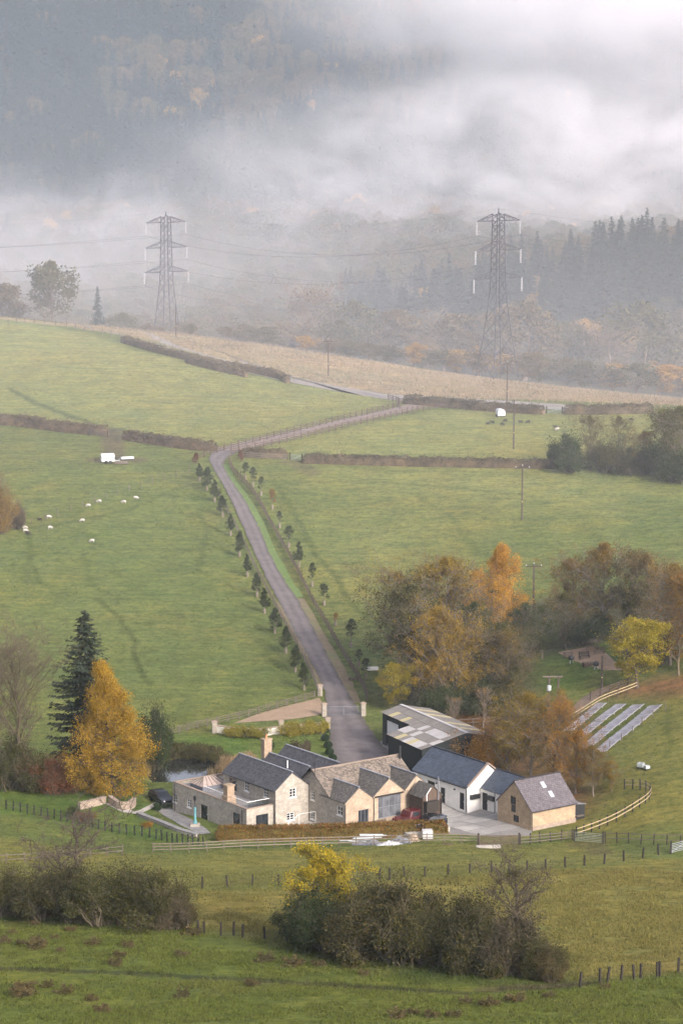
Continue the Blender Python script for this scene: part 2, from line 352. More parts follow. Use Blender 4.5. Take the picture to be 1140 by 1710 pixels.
def height(x, y):
    x = np.asarray(x, float); y = np.asarray(y, float); sh = x.shape; x = x.ravel(); y = y.ravel()
    z = np.empty(len(x))
    for i in range(0, len(x), 20000):
        U = _uv(x[i:i+20000], y[i:i+20000]); K = _phi(((U[:, None]-_U[None])**2).sum(-1))
        z[i:i+20000] = K@_sol[:_n]+_sol[_n]+U@_sol[_n+1:]
    wpad = sstep(-40, -28, x)*(1-sstep(27, 36, x))*sstep(316, 324, y)*(1-sstep(374, 388, y))
    z = z*(1-wpad)
    m = (np.abs(x+18) < 20) & (np.abs(y-350) < 25)
    if m.any():
        dd = seg_dist(x[m], y[m], POND, True); ins = inside(x[m], y[m], POND)
        z[m] -= np.where(ins, .7*sstep(0, 1.6, dd), 0)
    z -= .85*np.exp(-(((x-13.5)/5.5)**2+((y-336)/6.0)**2))+.6*np.exp(-(((x+22)/4.5)**2+((y-336)/5.0)**2))
    return z.reshape(sh)
_T = np.concatenate([np.arange(195, 800, 1.5), np.arange(800, 2500, 8)])
def at(px, py):
    r = ray(px, py); r = r/r[1]; zz = CAMZ+r[2]*_T; h = height(r[0]*_T, _T)
    k = np.argmax(zz < h); a, b = _T[max(k-1, 0)], _T[k]
    for _ in range(3):
        ts = np.linspace(a, b, 9); q = CAMZ+r[2]*ts < height(r[0]*ts, ts); j = int(np.argmax(q)) if q.any() else 8
        a, b = ts[max(j-1, 0)], ts[j]
    t = (a+b)/2; return Vector((r[0]*t, t, float(height(r[0]*t, t))))
def ground(x, y): return float(height(np.array([x]), np.array([y]))[0])
def hgt(px, pyb, pyt):                                # a thing's height from its base and top
    b = at(px, pyb); t = atd(px, pyt, b.y); return b, max(.2, t[2]-b.z)
def spline(pts, n):
    P = np.asarray(pts, float); d = np.concatenate([[0], np.cumsum(np.linalg.norm(np.diff(P, axis=0), axis=1))])
    t = np.linspace(0, d[-1], n); Q = np.stack([np.interp(t, d, P[:, i]) for i in range(P.shape[1])], 1)
    for _ in range(2): Q[1:-1] = .25*Q[:-2]+.5*Q[1:-1]+.25*Q[2:]
    return Q
def world_line(pix, step=None, n=None):
    P = np.array([at(*q)[:2] for q in pix]); L = np.linalg.norm(np.diff(P, axis=0), axis=1).sum()
    return spline(P, n or max(2, int(round(L/step))+1))

# ---- which kind of ground lies where (its own colours)
def polyw(pix): return [tuple(at(*q)[:2]) for q in pix]
NOI = RNG.random((64, 64))
def vnoise(x, y, s):
    x = np.asarray(x)/s; y = np.asarray(y)/s; xi = np.floor(x).astype(int); yi = np.floor(y).astype(int); fx = x-xi; fy = y-yi
    fx = fx*fx*(3-2*fx); fy = fy*fy*(3-2*fy); g = lambda a, b: NOI[a % 64, b % 64]
    return (g(xi, yi)*(1-fx)+g(xi+1, yi)*fx)*(1-fy)+(g(xi, yi+1)*(1-fx)+g(xi+1, yi+1)*fx)*fy
def fbm(x, y, s): return (vnoise(x, y, s)*.5+vnoise(x+31, y+17, s/2.1)*.3+vnoise(x+7, y+51, s/4.3)*.2)
G_MID = np.array((.110, .136, .042)); G_YEL = np.array((.178, .160, .046)); G_FORE = np.array((.112, .132, .027)); G_LAWN = np.array((.085, .135, .032))
G_STRAW = np.array((.265, .205, .14)); G_LEAF = np.array((.17, .10, .05)); G_PALE = np.array((.178, .188, .068)); G_EARTH = np.array((.10, .08, .055))
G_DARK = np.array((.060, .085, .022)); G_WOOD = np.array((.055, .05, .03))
AREAS = [  # polygon in the photograph's frame, colour, softness in metres
    ([(-400, 1800), (1600, 1800), (1600, 1610), (960, 1640), (860, 1625), (480, 1580), (300, 1545), (-400, 1535)], G_FORE, 1.5),
    ([(300, 1545), (480, 1580), (860, 1620), (960, 1640), (1600, 1590), (1600, 1400), (1060, 1438), (860, 1455), (660, 1468), (460, 1484), (295, 1486)], G_YEL, 1.5),
    ([(-400, 1540), (300, 1545), (295, 1486), (660, 1468), (1060, 1438), (1000, 1405), (560, 1415), (260, 1430), (-400, 1340)], G_MID*.45+G_YEL*.55, 2),
    ([(960, 1400), (1600, 1400), (1600, 1080), (1130, 1140), (1090, 1180), (1030, 1260), (1000, 1340)], G_YEL*.6+G_MID*.45, 3),
    ([(250, 1222), (360, 1228), (470, 1228), (550, 1215), (562, 1275), (520, 1300), (400, 1300), (260, 1255)], G_LAWN, .7),
    ([(-50, 1345), (70, 1338), (240, 1380), (330, 1405), (345, 1412), (180, 1385), (-50, 1352)], G_LAWN, .7),
    ([(-50, 1305), (110, 1312), (250, 1340), (260, 1380), (140, 1372), (-50, 1340)], G_LAWN*.92, .7),
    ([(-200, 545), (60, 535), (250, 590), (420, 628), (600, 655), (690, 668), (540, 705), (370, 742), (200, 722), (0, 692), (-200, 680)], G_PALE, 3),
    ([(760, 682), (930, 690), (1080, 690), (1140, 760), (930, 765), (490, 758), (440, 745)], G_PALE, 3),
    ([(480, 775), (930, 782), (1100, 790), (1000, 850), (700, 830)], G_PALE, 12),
    ([(560, 860), (800, 860), (640, 1000), (600, 1060), (520, 960)], G_PALE*.5+G_MID*.5, 10),
    ([(-100, 531), (0, 529), (110, 541), (200, 548), (285, 552), (430, 574), (700, 616), (1000, 650), (1300, 680), (1300, 682), (1085, 675), (910, 668), (690, 664), (480, 635), (300, 582), (230, 563), (120, 546), (0, 533)], G_STRAW, 1.5),
    ([(1010, 1150), (1300, 1100), (1300, 1150), (1100, 1165), (1020, 1165)], G_LEAF, 2.5),
    ([(880, 1105), (1000, 1065), (1020, 1110), (960, 1150), (890, 1165)], G_LAWN, 1.5),
    ([(640, 1250), (760, 1180), (900, 1170), (960, 1200), (1000, 1330), (960, 1370), (840, 1310)], G_LEAF*.7, 3),
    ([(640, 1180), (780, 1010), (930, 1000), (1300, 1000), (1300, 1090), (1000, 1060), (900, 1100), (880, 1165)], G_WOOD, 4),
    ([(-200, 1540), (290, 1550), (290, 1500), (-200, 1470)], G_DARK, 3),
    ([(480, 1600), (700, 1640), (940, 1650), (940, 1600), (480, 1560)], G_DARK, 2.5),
]
PATHS = [  # centre line, half width, colour, strength
    ([(15, 648), (60, 672), (110, 690), (160, 708), (188, 722)], .5, G_DARK*.9, .7),
    ([(20, 652), (62, 676), (112, 694), (162, 712), (190, 730)], .5, G_DARK*.8, .6),
    ([(188, 718), (188, 745), (195, 765)], 1.8, G_EARTH, .8),
    ([(165, 768), (225, 768)], 2.0, G_EARTH, .8),
    ([(160, 1000), (195, 1025), (212, 1050), (228, 1070), (222, 1090), (232, 1110), (240, 1130), (252, 1145)], .36, G_DARK*.8, .7),
    ([(48, 890), (52, 940), (70, 975), (160, 1000)], .35, G_DARK*.9, .5),
    ([(455, 800), (480, 840), (510, 890), (525, 925), (560, 960), (580, 1000), (620, 1040)], .45, G_DARK*.9, .55),
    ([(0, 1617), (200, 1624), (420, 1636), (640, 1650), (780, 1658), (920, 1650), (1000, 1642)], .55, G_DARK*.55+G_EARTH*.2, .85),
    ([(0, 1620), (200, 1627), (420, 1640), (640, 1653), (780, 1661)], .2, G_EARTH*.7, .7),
    ([(1115, 1180), (1112, 1215), (1120, 1245), (1110, 1265)], .35, G_DARK, .4),
    ([(140, 925), (150, 975), (200, 1000)], .5, G_DARK, .5), ([(330, 850), (345, 890), (330, 960)], .5, G_DARK, .45),
    ([(820, 1652), (900, 1648), (960, 1645)], 1.0, G_EARTH, .6), ([(484, 772), (500, 776), (520, 790)], 1.6, G_EARTH, .55), ([(965, 1410), (990, 1412), (1000, 1425)], 1.3, G_EARTH, .5), ([(800, 1416), (860, 1415)], 1.0, G_EARTH, .5), ([(60, 880), (130, 870), (220, 850), (300, 815)], .6, G_DARK, .45), ([(700, 830), (760, 870), (800, 930)], .6, G_DARK, .45), ([(600, 800), (760, 815), (900, 830)], .6, G_DARK, .4),
]
def ground_colour(x, y):
    C = np.repeat(G_MID[None], len(x), 0)
    P = topx(np.stack([x, y, height(x, y)], 1)); vis = (y > 190) & (y < 760)
    n = fbm(x, y, 9.0); n2 = fbm(x+90, y, 2.6)
    jx = x+(fbm(x, y, 3.)-.5)*1.5; jy = y+(fbm(x+40, y+9, 3.)-.5)*3
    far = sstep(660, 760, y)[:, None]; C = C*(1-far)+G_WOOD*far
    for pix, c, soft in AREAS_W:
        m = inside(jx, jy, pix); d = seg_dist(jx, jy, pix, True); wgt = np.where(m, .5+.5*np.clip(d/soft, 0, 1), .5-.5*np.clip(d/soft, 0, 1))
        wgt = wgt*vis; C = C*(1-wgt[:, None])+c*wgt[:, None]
    dirt = sstep(.52, .75, n)*.35
    C = C*(1-dirt[:, None])+(C*.45+np.array((.11, .095, .03))*1.0)*dirt[:, None]
    C = C*(.80+.42*n2)[:, None]
    for pix, hw, c, s in PATHS_W:
        d = seg_dist(x+(n2-.5)*.6, y, pix); wgt = s*(1-sstep(hw*.6, hw*1.7, d)); C = C*(1-wgt[:, None])+c*wgt[:, None]
    return np.clip(C, 0, 1)
AREAS_W = [([tuple(v) for v in polyw(p)], c, s) for p, c, s in AREAS]
PATHS_W = [([tuple(v) for v in polyw(p)], h, c, s) for p, h, c, s in PATHS]

# ---- the ground sheet: fine where the camera looks, coarse beyond, out to the horizon
ys = np.concatenate([np.arange(-140, 190, 15), 190*np.exp(np.arange(0, math.log(740/190), .0026)), 745*np.exp(np.arange(0, math.log(2750/745), .012))])
us = np.concatenate([-np.geomspace(.9, .15, 20), np.linspace(-.145, .145, 270), np.geomspace(.15, .9, 20)])
YY, UU = np.meshgrid(ys, us, indexing='ij'); XX = UU*(np.maximum(YY, 0)+18*(YY < 190)+np.where(YY < 0, 20, 0))
XX = UU*np.maximum(YY, 160.); gx = XX.ravel(); gy = YY.ravel(); gz = height(gx, gy)
nv = len(us); ii = (np.arange(len(ys)-1)[:, None]*nv+np.arange(nv-1)[None]).ravel()
gme = mesh_np('ground', np.stack([gx, gy, gz], 1), np.stack([ii, ii+1, ii+nv+1, ii+nv], 1), None, True)
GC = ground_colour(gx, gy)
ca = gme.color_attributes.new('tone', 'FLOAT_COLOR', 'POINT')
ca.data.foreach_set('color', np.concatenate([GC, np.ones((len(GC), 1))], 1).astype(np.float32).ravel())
a = NT('pasture', .95, .08); att = a.n('ShaderNodeAttribute', attribute_name='tone'); pos = a.pos()
n1 = a.noise(.9, pos, 8, .7); n2 = a.noise(.16, pos, 4, .6); n3 = a.noise(5.0, pos, 4, .7)
c = a.mix(1.0, att.outputs['Color'], a.ramp(n1, [(.28, (.42, .50, .42)), (.5, (1, 1, 1)), (.75, (1.5, 1.36, 1.25))]), 'MULTIPLY')
c = a.mix(1.0, c, a.ramp(n2, [(.3, (.84, .9, .9)), (.7, (1.16, 1.08, 1.0))]), 'MULTIPLY')
c = a.mix(1.0, c, a.ramp(n3, [(.3, .78), (.7, 1.2)]), 'MULTIPLY')
st_ = a.n('ShaderNodeMapping'); st_.inputs['Scale'].default_value = (.10, .62, .3); st_.inputs['Rotation'].default_value = (0, 0, R(9)); a.l(pos, st_.inputs['Vector'])
n4 = a.noise(1.0, st_.outputs[0], 6, .68); c = a.mix(1.0, c, a.ramp(n4, [(.30, (.70, .78, .74)), (.5, (1, 1, 1)), (.70, (1.30, 1.20, 1.12))]), 'MULTIPLY')
n5 = a.noise(.035, pos, 4, .6); c = a.mix(1.0, c, a.ramp(n5, [(.32, (.90, 1.0, .96)), (.68, (1.16, 1.06, .92))]), 'MULTIPLY')
n6 = a.noise(2.6, pos, 6, .75); c = a.mix(a.ramp(n6, [(.60, 0), (.74, .55)]), c, (.035, .045, .014)); a.col(c)  # dark flecks put the small shadows among the grass into the colour
mx = a.n('ShaderNodeMath', operation='ADD'); a.l(n1, mx.inputs[0]); a.l(n3, mx.inputs[1]); a.bump(mx.outputs[0], .9, .35)
gme.materials.append(a.m); structure('ground', gme)

def sheet(name, rows, mat, lift=.07, m=8, uv=False):
    """ground-hugging strip from rows of (left pixel, right pixel)"""
    V = []
    L = np.array([at(a, b)[:2] for a, b, _, _ in rows]); Rr = np.array([at(a, b)[:2] for _, _, a, b in rows])
    n = max(len(rows)*12, 12); L = spline(L, n); Rr = spline(Rr, n); dv_ = (Rr-L)/np.linalg.norm(Rr-L, axis=1, keepdims=True); L = L+dv_*((fbm(L[:, 0]*1.3, L[:, 1]*1.3, 2.0)-.5)*.5)[:, None]; Rr = Rr+dv_*((fbm(Rr[:, 0]*1.3+50, Rr[:, 1]*1.3, 2.0)-.5)*.5)[:, None]
    g = np.concatenate([L+(Rr-L)*t for t in np.linspace(0, 1, m)]).reshape(m, n, 2)
    z = height(g[..., 0], g[..., 1])+lift
    V = np.concatenate([g, z[..., None]], 2).reshape(-1, 3); i = (np.arange(m-1)[:, None]*n+np.arange(n-1)[None]).ravel()
    me = mesh_np(name, V, np.stack([i, i+n, i+n+1, i+1], 1), mat, True); o = structure(name, me); ul = me.uv_layers.new(name='UVMap'); li = np.empty(len(me.loops), np.int32); me.loops.foreach_get('vertex_index', li)
    ul.data.foreach_set('uv', np.stack([(li//n)/(m-1), (li % n)/6.0], 1).astype(np.float32).ravel()); return o
def patch(name, pix, mat, lift=.05, level=None, cell=1.0):
    """ground-hugging polygon, triangulated on a grid clipped to the outline"""
    import bmesh
    P = polyw(pix); bm = bmesh.new(); vs = [bm.verts.new((x, y, 0)) for x, y in P]; bm.faces.new(vs)
    xs = [p[0] for p in P]; yy = [p[1] for p in P]
    for ax, lo, hi in (((1, 0, 0), min(xs), max(xs)), ((0, 1, 0), min(yy), max(yy))):
        k = lo+cell
        while k < hi:
            bmesh.ops.bisect_plane(bm, geom=bm.verts[:]+bm.edges[:]+bm.faces[:], plane_co=Vector(ax)*k, plane_no=ax); k += cell
    co = np.array([v.co[:] for v in bm.verts]); z = height(co[:, 0], co[:, 1])+lift if level is None else np.full(len(co), level)
    for v, q in zip(bm.verts, z): v.co.z = q
    bmesh.ops.recalc_face_normals(bm, faces=bm.faces[:])
    if sum(f.normal.z for f in bm.faces) < 0: bmesh.ops.reverse_faces(bm, faces=bm.faces[:])
    me = bpy.data.meshes.new(name); bm.to_mesh(me); bm.free(); me.materials.append(MATS[mat]); return structure(name, me)
def track_mat(name, c, scale=.5, var=.3, c2=None):
    a = NT(name, .93, .15); p = a.pos(); n1 = a.noise(scale, p, 8, .7); n2 = a.noise(9, p, 3)
    cc = a.mix(1.0, c, a.ramp(n1, [(.25, 1-var), (.75, 1+var)]), 'MULTIPLY')
    if c2: cc = a.mix(a.ramp(a.noise(.22, p, 5, .6), [(.45, 0), (.65, .7)]), cc, c2)
    cc = a.mix(1.0, cc, a.ramp(n2, [(.3, .86), (.7, 1.14)]), 'MULTIPLY'); a.col(cc); a.bump(n2, .3, .02)
track_mat('tarmac', (.128, .112, .112), .5, .2, (.155, .134, .13)); track_mat('gravel', (.255, .185, .125), .8, .2); track_mat('concrete', (.20, .19, .175), .35, .25, (.15, .145, .135)); track_mat('drive_earth', (.185, .148, .130), .5, .25)
track_mat('verge', (.16, .125, .075), .7, .35, (.11, .13, .05)); track_mat('upper_track', (.215, .195, .175), .5, .25); track_mat('verge_green', (.105, .155, .045), .8, .25); track_mat('mud', (.17, .13, .10), .6, .3)
Zr = lambda zx, zy: (300+zx/2.85, 700+zy/2.85)
DRIVE = [(150, 185, 290), (165, 158, 268), (185, 137, 222), (220, 152, 206), (260, 175, 226), (300, 197, 250), (400, 250, 320), (500, 296, 370), (600, 338, 412), (700, 386, 458),
         (800, 433, 520), (855, 462, 560), (900, 487, 585), (1000, 537, 640), (1100, 595, 690), (1200, 645, 745), (1300, 692, 802), (1400, 702, 862), (1450, 712, 888), (1550, 717, 955), (1600, 735, 1015), (1660, 760, 1100)]
a = NT('drive_tarmac', .92, .15); p = a.pos(); sx = a.n('ShaderNodeSeparateXYZ'); a.l(a.uv(), sx.inputs[0])
wob = a.noise(.25, p, 4); wa_ = a.n('ShaderNodeMath', operation='MULTIPLY_ADD'); a.l(wob, wa_.inputs[0]); wa_.inputs[1].default_value = .16; a.l(sx.outputs[0], wa_.inputs[2])
wt = a.ramp(wa_.outputs[0], [(.06, (.72, .74, .62)), (.20, (.98, .97, .96)), (.34, (1.16, 1.14, 1.13)), (.44, (1.02, 1.0, 1.0)), (.58, (.86, .86, .84)), (.70, (1.0, 1.0, 1.0)), (.80, (1.16, 1.14, 1.13)), (.92, (.98, .97, .96)), (1.0, (.74, .74, .64))])
c = a.mix(1.0, (.122, .108, .108), wt, 'MULTIPLY'); c = a.mix(1.0, c, a.ramp(a.noise(.6, p, 8, .7), [(.28, .74), (.72, 1.26)]), 'MULTIPLY'); c = a.mix(a.ramp(a.noise(.18, p, 5, .6), [(.52, 0), (.64, .5)]), c, (.165, .145, .14)); c = a.mix(a.ramp(a.noise(3.1, p, 5, .7), [(.62, 0), (.75, .5)]), c, (.10, .08, .045)); a.col(c); a.bump(a.noise(9, p, 3), .3, .02)
sheet('driveway', [Zr(l, z)+Zr(r, z) for z, l, r in DRIVE], 'drive_tarmac', .10, 12)
sheet('verge_strip', [Zr(r-6, z)+Zr(r+w_, z) for z, r, w_ in ((855, 560, 30), (900, 585, 35), (1000, 640, 35), (1100, 690, 45), (1200, 745, 50), (1300, 802, 40), (1350, 832, 30))], 'verge', .07, 4)
sheet('verge_bank', [Zr(l-22, z)+Zr(l+6, z) for z, l in ((870, 470), (900, 487), (1000, 537), (1100, 595), (1200, 645), (1290, 688))], 'verge', .07, 4)
sheet('grass_verge', [Zr(r-6, z)+Zr(r+w_, z) for z, r, w_ in ((215, 206, 26), (260, 226, 26), (300, 250, 24), (400, 320, 30), (500, 370, 32), (600, 412, 32), (700, 458, 38), (800, 520, 34), (850, 556, 34))], 'verge_green', .07, 4)
sheet('upper_drive', [(352, 760, 362, 749), (395, 753, 392, 742), (430, 746, 422, 735), (520, 722, 515, 713), (600, 703, 598, 695), (668, 690, 664, 680), (700, 682, 695, 672), (740, 676, 735, 668)], 'drive_earth', .08, 4)
sheet('field_track', [(50, 540, 55, 532), (130, 551, 135, 545), (205, 570, 210, 563), (300, 597, 305, 590), (400, 620, 405, 612), (480, 638, 485, 630), (570, 655, 575, 648), (650, 668, 655, 660), (720, 674, 722, 664), (830, 678, 830, 668), (950, 686, 950, 676)], 'upper_track', .08, 4)
patch('forecourt', [(390, 1208), (430, 1193), (475, 1180), (533, 1166), (541, 1180), (540, 1193), (500, 1200), (470, 1203)], 'gravel', .06)
patch('farmyard', [(690, 1320), (745, 1300), (850, 1330), (900, 1360), (885, 1396), (820, 1398), (740, 1393), (690, 1385), (600, 1385), (600, 1350)], 'concrete', .045)
patch('barn_apron', [(628, 1240), (655, 1233), (668, 1262), (650, 1266), (640, 1256)], 'concrete', .05)
patch('stone_terrace', [(262, 1352), (280, 1345), (345, 1385), (352, 1392), (335, 1394), (300, 1378)], 'paving', .06)
patch('garden_path', [(195, 1345), (225, 1356), (262, 1338), (268, 1342), (230, 1360), (205, 1357), (170, 1340)], 'paving_pale', .06)
patch('garden_gravel', [(930, 1090), (985, 1080), (1010, 1090), (1040, 1120), (1010, 1120), (960, 1105)], 'gravel', .06)
patch('garden_track', [(965, 1170), (1000, 1150), (1020, 1150), (1000, 1165), (965, 1190), (950, 1190)], 'mud', .06)
def water():
    a = NT('pond_water', .05, 1.0); a.b.inputs['Base Color'].default_value = (.02, .022, .018, 1); a.b.inputs['IOR'].default_value = 1.33
    a.bump(a.noise(2.2, a.pos(), 3), .06, .03)
water()
me = mesh_np('pond', [(x, y, -.18) for x, y in POND], [np.arange(len(POND))[None]], 'pond_water'); me.flip_normals() if me.polygons[0].normal.z < 0 else None
structure('pond', me)
# concrete slabs of the farmyard, each cast piece its own
YARD = polyw([(690, 1320), (745, 1300), (850, 1330), (900, 1360), (885, 1396), (820, 1398), (740, 1393), (690, 1385), (600, 1385), (600, 1350)]); yo = bpy.data.objects['farmyard']
c36, s36 = math.cos(R(36)), math.sin(R(36)); rk = random.Random(2); slab_mats = []
for i in range(3): track_mat('yard_slab%d' % i, ((.33, .318, .295), (.27, .26, .24), (.37, .355, .325))[i], .4, .28, (.20, .195, .185)); slab_mats.append('yard_slab%d' % i)
for i in range(-12, 14):
    for j in range(-12, 14):
        q = [(10+(i*3.3+a)*c36-(j*2.6+b)*s36, 332+(i*3.3+a)*s36+(j*2.6+b)*c36) for a, b in ((.06, .06), (3.24, .06), (3.24, 2.54), (.06, 2.54))]
        X4 = np.array([p[0] for p in q]); Y4 = np.array([p[1] for p in q])
        if not inside(X4, Y4, YARD).all(): continue
        g4 = [(q[0][0]+(q[1][0]-q[0][0])*u+(q[3][0]-q[0][0])*v, q[0][1]+(q[1][1]-q[0][1])*u+(q[3][1]-q[0][1])*v) for v in np.linspace(0, 1, 4) for u in np.linspace(0, 1, 4)]
        G4 = np.array(g4); zz = height(G4[:, 0], G4[:, 1])+.075+rk.uniform(-.006, .006); k4 = (np.arange(3)[:, None]*4+np.arange(3)[None]).ravel()
        sl_ = link('concrete_slab', mesh_np('concrete_slab', np.concatenate([G4, zz[:, None]], 1), np.stack([k4, k4+1, k4+5, k4+4], 1), rk.choice(slab_mats), True), yo)
# ------------------------------------------------------------------ vegetation generators (numpy)
def tubes_np(segs):
    """segs: list of (points (k,3), radii (k,), sides) -> V, F"""
    V = []; F = []; o = 0
    for P, r, n in segs:
        P = np.asarray(P, float); k = len(P); d = np.gradient(P, axis=0); d /= np.linalg.norm(d, axis=1, keepdims=True)+1e-9
        ref = np.where(np.abs(d[:, 2:3]) > .9, np.array([[1., .2, 0]]), np.array([[.1, .2, 1.]]))
        u = np.cross(d, ref); u /= np.linalg.norm(u, axis=1, keepdims=True)+1e-9; v = np.cross(d, u)
        t = np.arange(n)*2*np.pi/n
        ring = P[:, None]+(u[:, None]*np.cos(t)[None, :, None]+v[:, None]*np.sin(t)[None, :, None])*np.asarray(r)[:, None, None]
        V.append(ring.reshape(-1, 3)); i, j = np.meshgrid(np.arange(k-1), np.arange(n), indexing='ij')
        F.append(np.stack([o+i*n+j, o+i*n+(j+1) % n, o+(i+1)*n+(j+1) % n, o+(i+1)*n+j], -1).reshape(-1, 4)); o += k*n
    return np.concatenate(V), np.concatenate(F)
def leaves_np(C, size, rng, aspect=.6, updir=None, up=0.0):
    """one rhombic leaf per centre, random directions"""
    n = len(C); d = rng.normal(size=(n, 3)); d[:, 2] += up
    if updir is not None: d = d*.6+updir
    d /= np.linalg.norm(d, axis=1, keepdims=True); e = np.cross(d, rng.normal(size=(n, 3))); e /= np.linalg.norm(e, axis=1, keepdims=True)+1e-9
    s = (np.asarray(size)*rng.uniform(.6, 1.35, n))[:, None]*.5
    V = np.stack([C-d*s, C+e*s*aspect, C+d*s, C-e*s*aspect], 1).reshape(-1, 3); return V, np.arange(n*4).reshape(-1, 4)
def curve(a, b, sag, rng, k=5, wob=.06):
    t = np.linspace(0, 1, k)[:, None]; P = a+(b-a)*t; L = np.linalg.norm(b-a)
    P[:, 2] += (sag*L*4*t*(1-t))[:, 0]; P[1:-1] += rng.normal(size=(k-2, 3))*L*wob; return P
ENV = dict(cone=lambda h: np.clip((h+.06)*4.5, 0, 1)*np.maximum(0, 1-h)**.62, round=lambda h: np.sqrt(np.maximum(0, 1-((h-.45)/.56)**2)), birch=lambda h: np.clip(np.minimum((h+.10)*3.4, 1.0), 0, 1)*np.sqrt(np.maximum(0, 1-h))**1.0*1.12,
           tall=lambda h: np.sqrt(np.maximum(0, 1-((h-.5)/.52)**2))*.95, vase=lambda h: np.clip(.35+h*.9, 0, 1)*np.sqrt(np.maximum(0, 1-((h-.55)/.47)**4)), oval=lambda h: np.sqrt(np.maximum(0, 1-((h-.4)/.61)**2)))
def gen_tree(seed, H=10., rx=3., base=.2, env='round', limbs=26, twigs=7, fine=0, leaves=5000, leaf=.28, spread=.5, trunk_r=.16, droop=0.0, lean=.0, rise=.55, multi=1, aspect=.6, twig_r=.012, lob=.3, sway=1.0):
    rng = np.random.default_rng(seed); segs = []; tips = []
    ph = rng.uniform(0, 6.28, 4); wl = []
    bases = [np.array([rng.normal()*.25*(multi > 1)*rx*.35, rng.normal()*.25*(multi > 1)*rx*.35, -.15]) for _ in range(multi)]
    for mi, b0 in enumerate(bases):
        top = np.array([sway*rng.normal()*.06*H*(1+2*(multi > 1))+lean*H, sway*rng.normal()*.05*H*(1+2*(multi > 1)), H*.93*(1 if mi == 0 else rng.uniform(.65, .95))])
        tr = curve(b0, top, 0, rng, 9, .012); rr = trunk_r*(1 if multi == 1 else .62)*np.linspace(1, .12, 9)**.85; rr[0] *= 1.35; segs.append((tr, rr, 7))
        for i in range(limbs//multi):
            h = base+(1-base)*((i+rng.random())/(limbs//multi))**.9*.97; k = h*8; j = min(int(k), 7); s = tr[j]+(tr[j+1]-tr[j])*(k-j)
            hn = (h-base)/(1-base); az = i*2.4+rng.normal()*.5; lobe = 1+lob*(.6*math.sin(2*az+ph[0]+5*hn)+.5*math.sin(3*az+ph[1]-8*hn)+.4*math.sin(11*hn+ph[2])); L = max(.12*rx, rx*ENV[env](np.array(hn+.12))*rng.uniform(.72, 1.1)*lobe); lw = rng.gamma(1.6, .6)
            e = s+np.array([math.cos(az)*L, math.sin(az)*L, (rise*L*(1-.3*hn) - droop*L)]); e[2] = min(e[2], H*.99)
            P = curve(s, e, .06-.12*droop, rng, 6, .035); r0 = max(.02, trunk_r*.42*(1-.65*hn)); segs.append((P, r0*np.linspace(1, .18, 6), 4))
            for q in range(twigs):
                f = rng.uniform(.25, 1.0)*5; jj = min(int(f), 4); a_ = P[jj]+(P[jj+1]-P[jj])*(f-jj)
                dv = rng.normal(size=3)*np.array([1, 1, .8]); dv[2] += .35-1.2*droop; dv += (e-s)/max(L, .1)*.5; dv /= np.linalg.norm(dv)
                l2 = L*rng.uniform(.22, .5); b_ = a_+dv*l2; Q = curve(a_, b_, -.1*droop, rng, 4, .05)
                segs.append((Q, np.linspace(r0*.28+twig_r*.5, twig_r*.6, 4), 3)); tips.append(Q[-1]); tips.append(Q[2]); wl += [lw, lw]
                for _ in range(fine):
                    g = rng.integers(1, 4); dv2 = dv*.6+rng.normal(size=3)*.6; dv2[2] += .25-droop; c_ = Q[g]+dv2/np.linalg.norm(dv2)*l2*rng.uniform(.35, .7)
                    segs.append((np.stack([Q[g], (Q[g]+c_)/2+rng.normal(size=3)*l2*.04, c_]), np.array([twig_r*.8, twig_r*.6, twig_r*.4]), 3)); tips.append(c_); wl.append(lw)
    V, F = tubes_np(segs); T = np.array(tips)
    if not leaves: return (V, F), None
    wts = rng.gamma(1.0, 1, len(T))*np.array(wl); idx = rng.choice(len(T), leaves, p=wts/wts.sum())
    C = T[idx]+rng.normal(size=(leaves, 3))*spread*np.array([1, 1, .75+.5*droop]); C[:, 2] -= np.abs(rng.normal(size=leaves))*spread*droop*1.6
    C = C[(C[:, 2] > .05*H*.3) & (C[:, 2] < H*1.02)]
    return (V, F), leaves_np(C, leaf, rng, aspect)
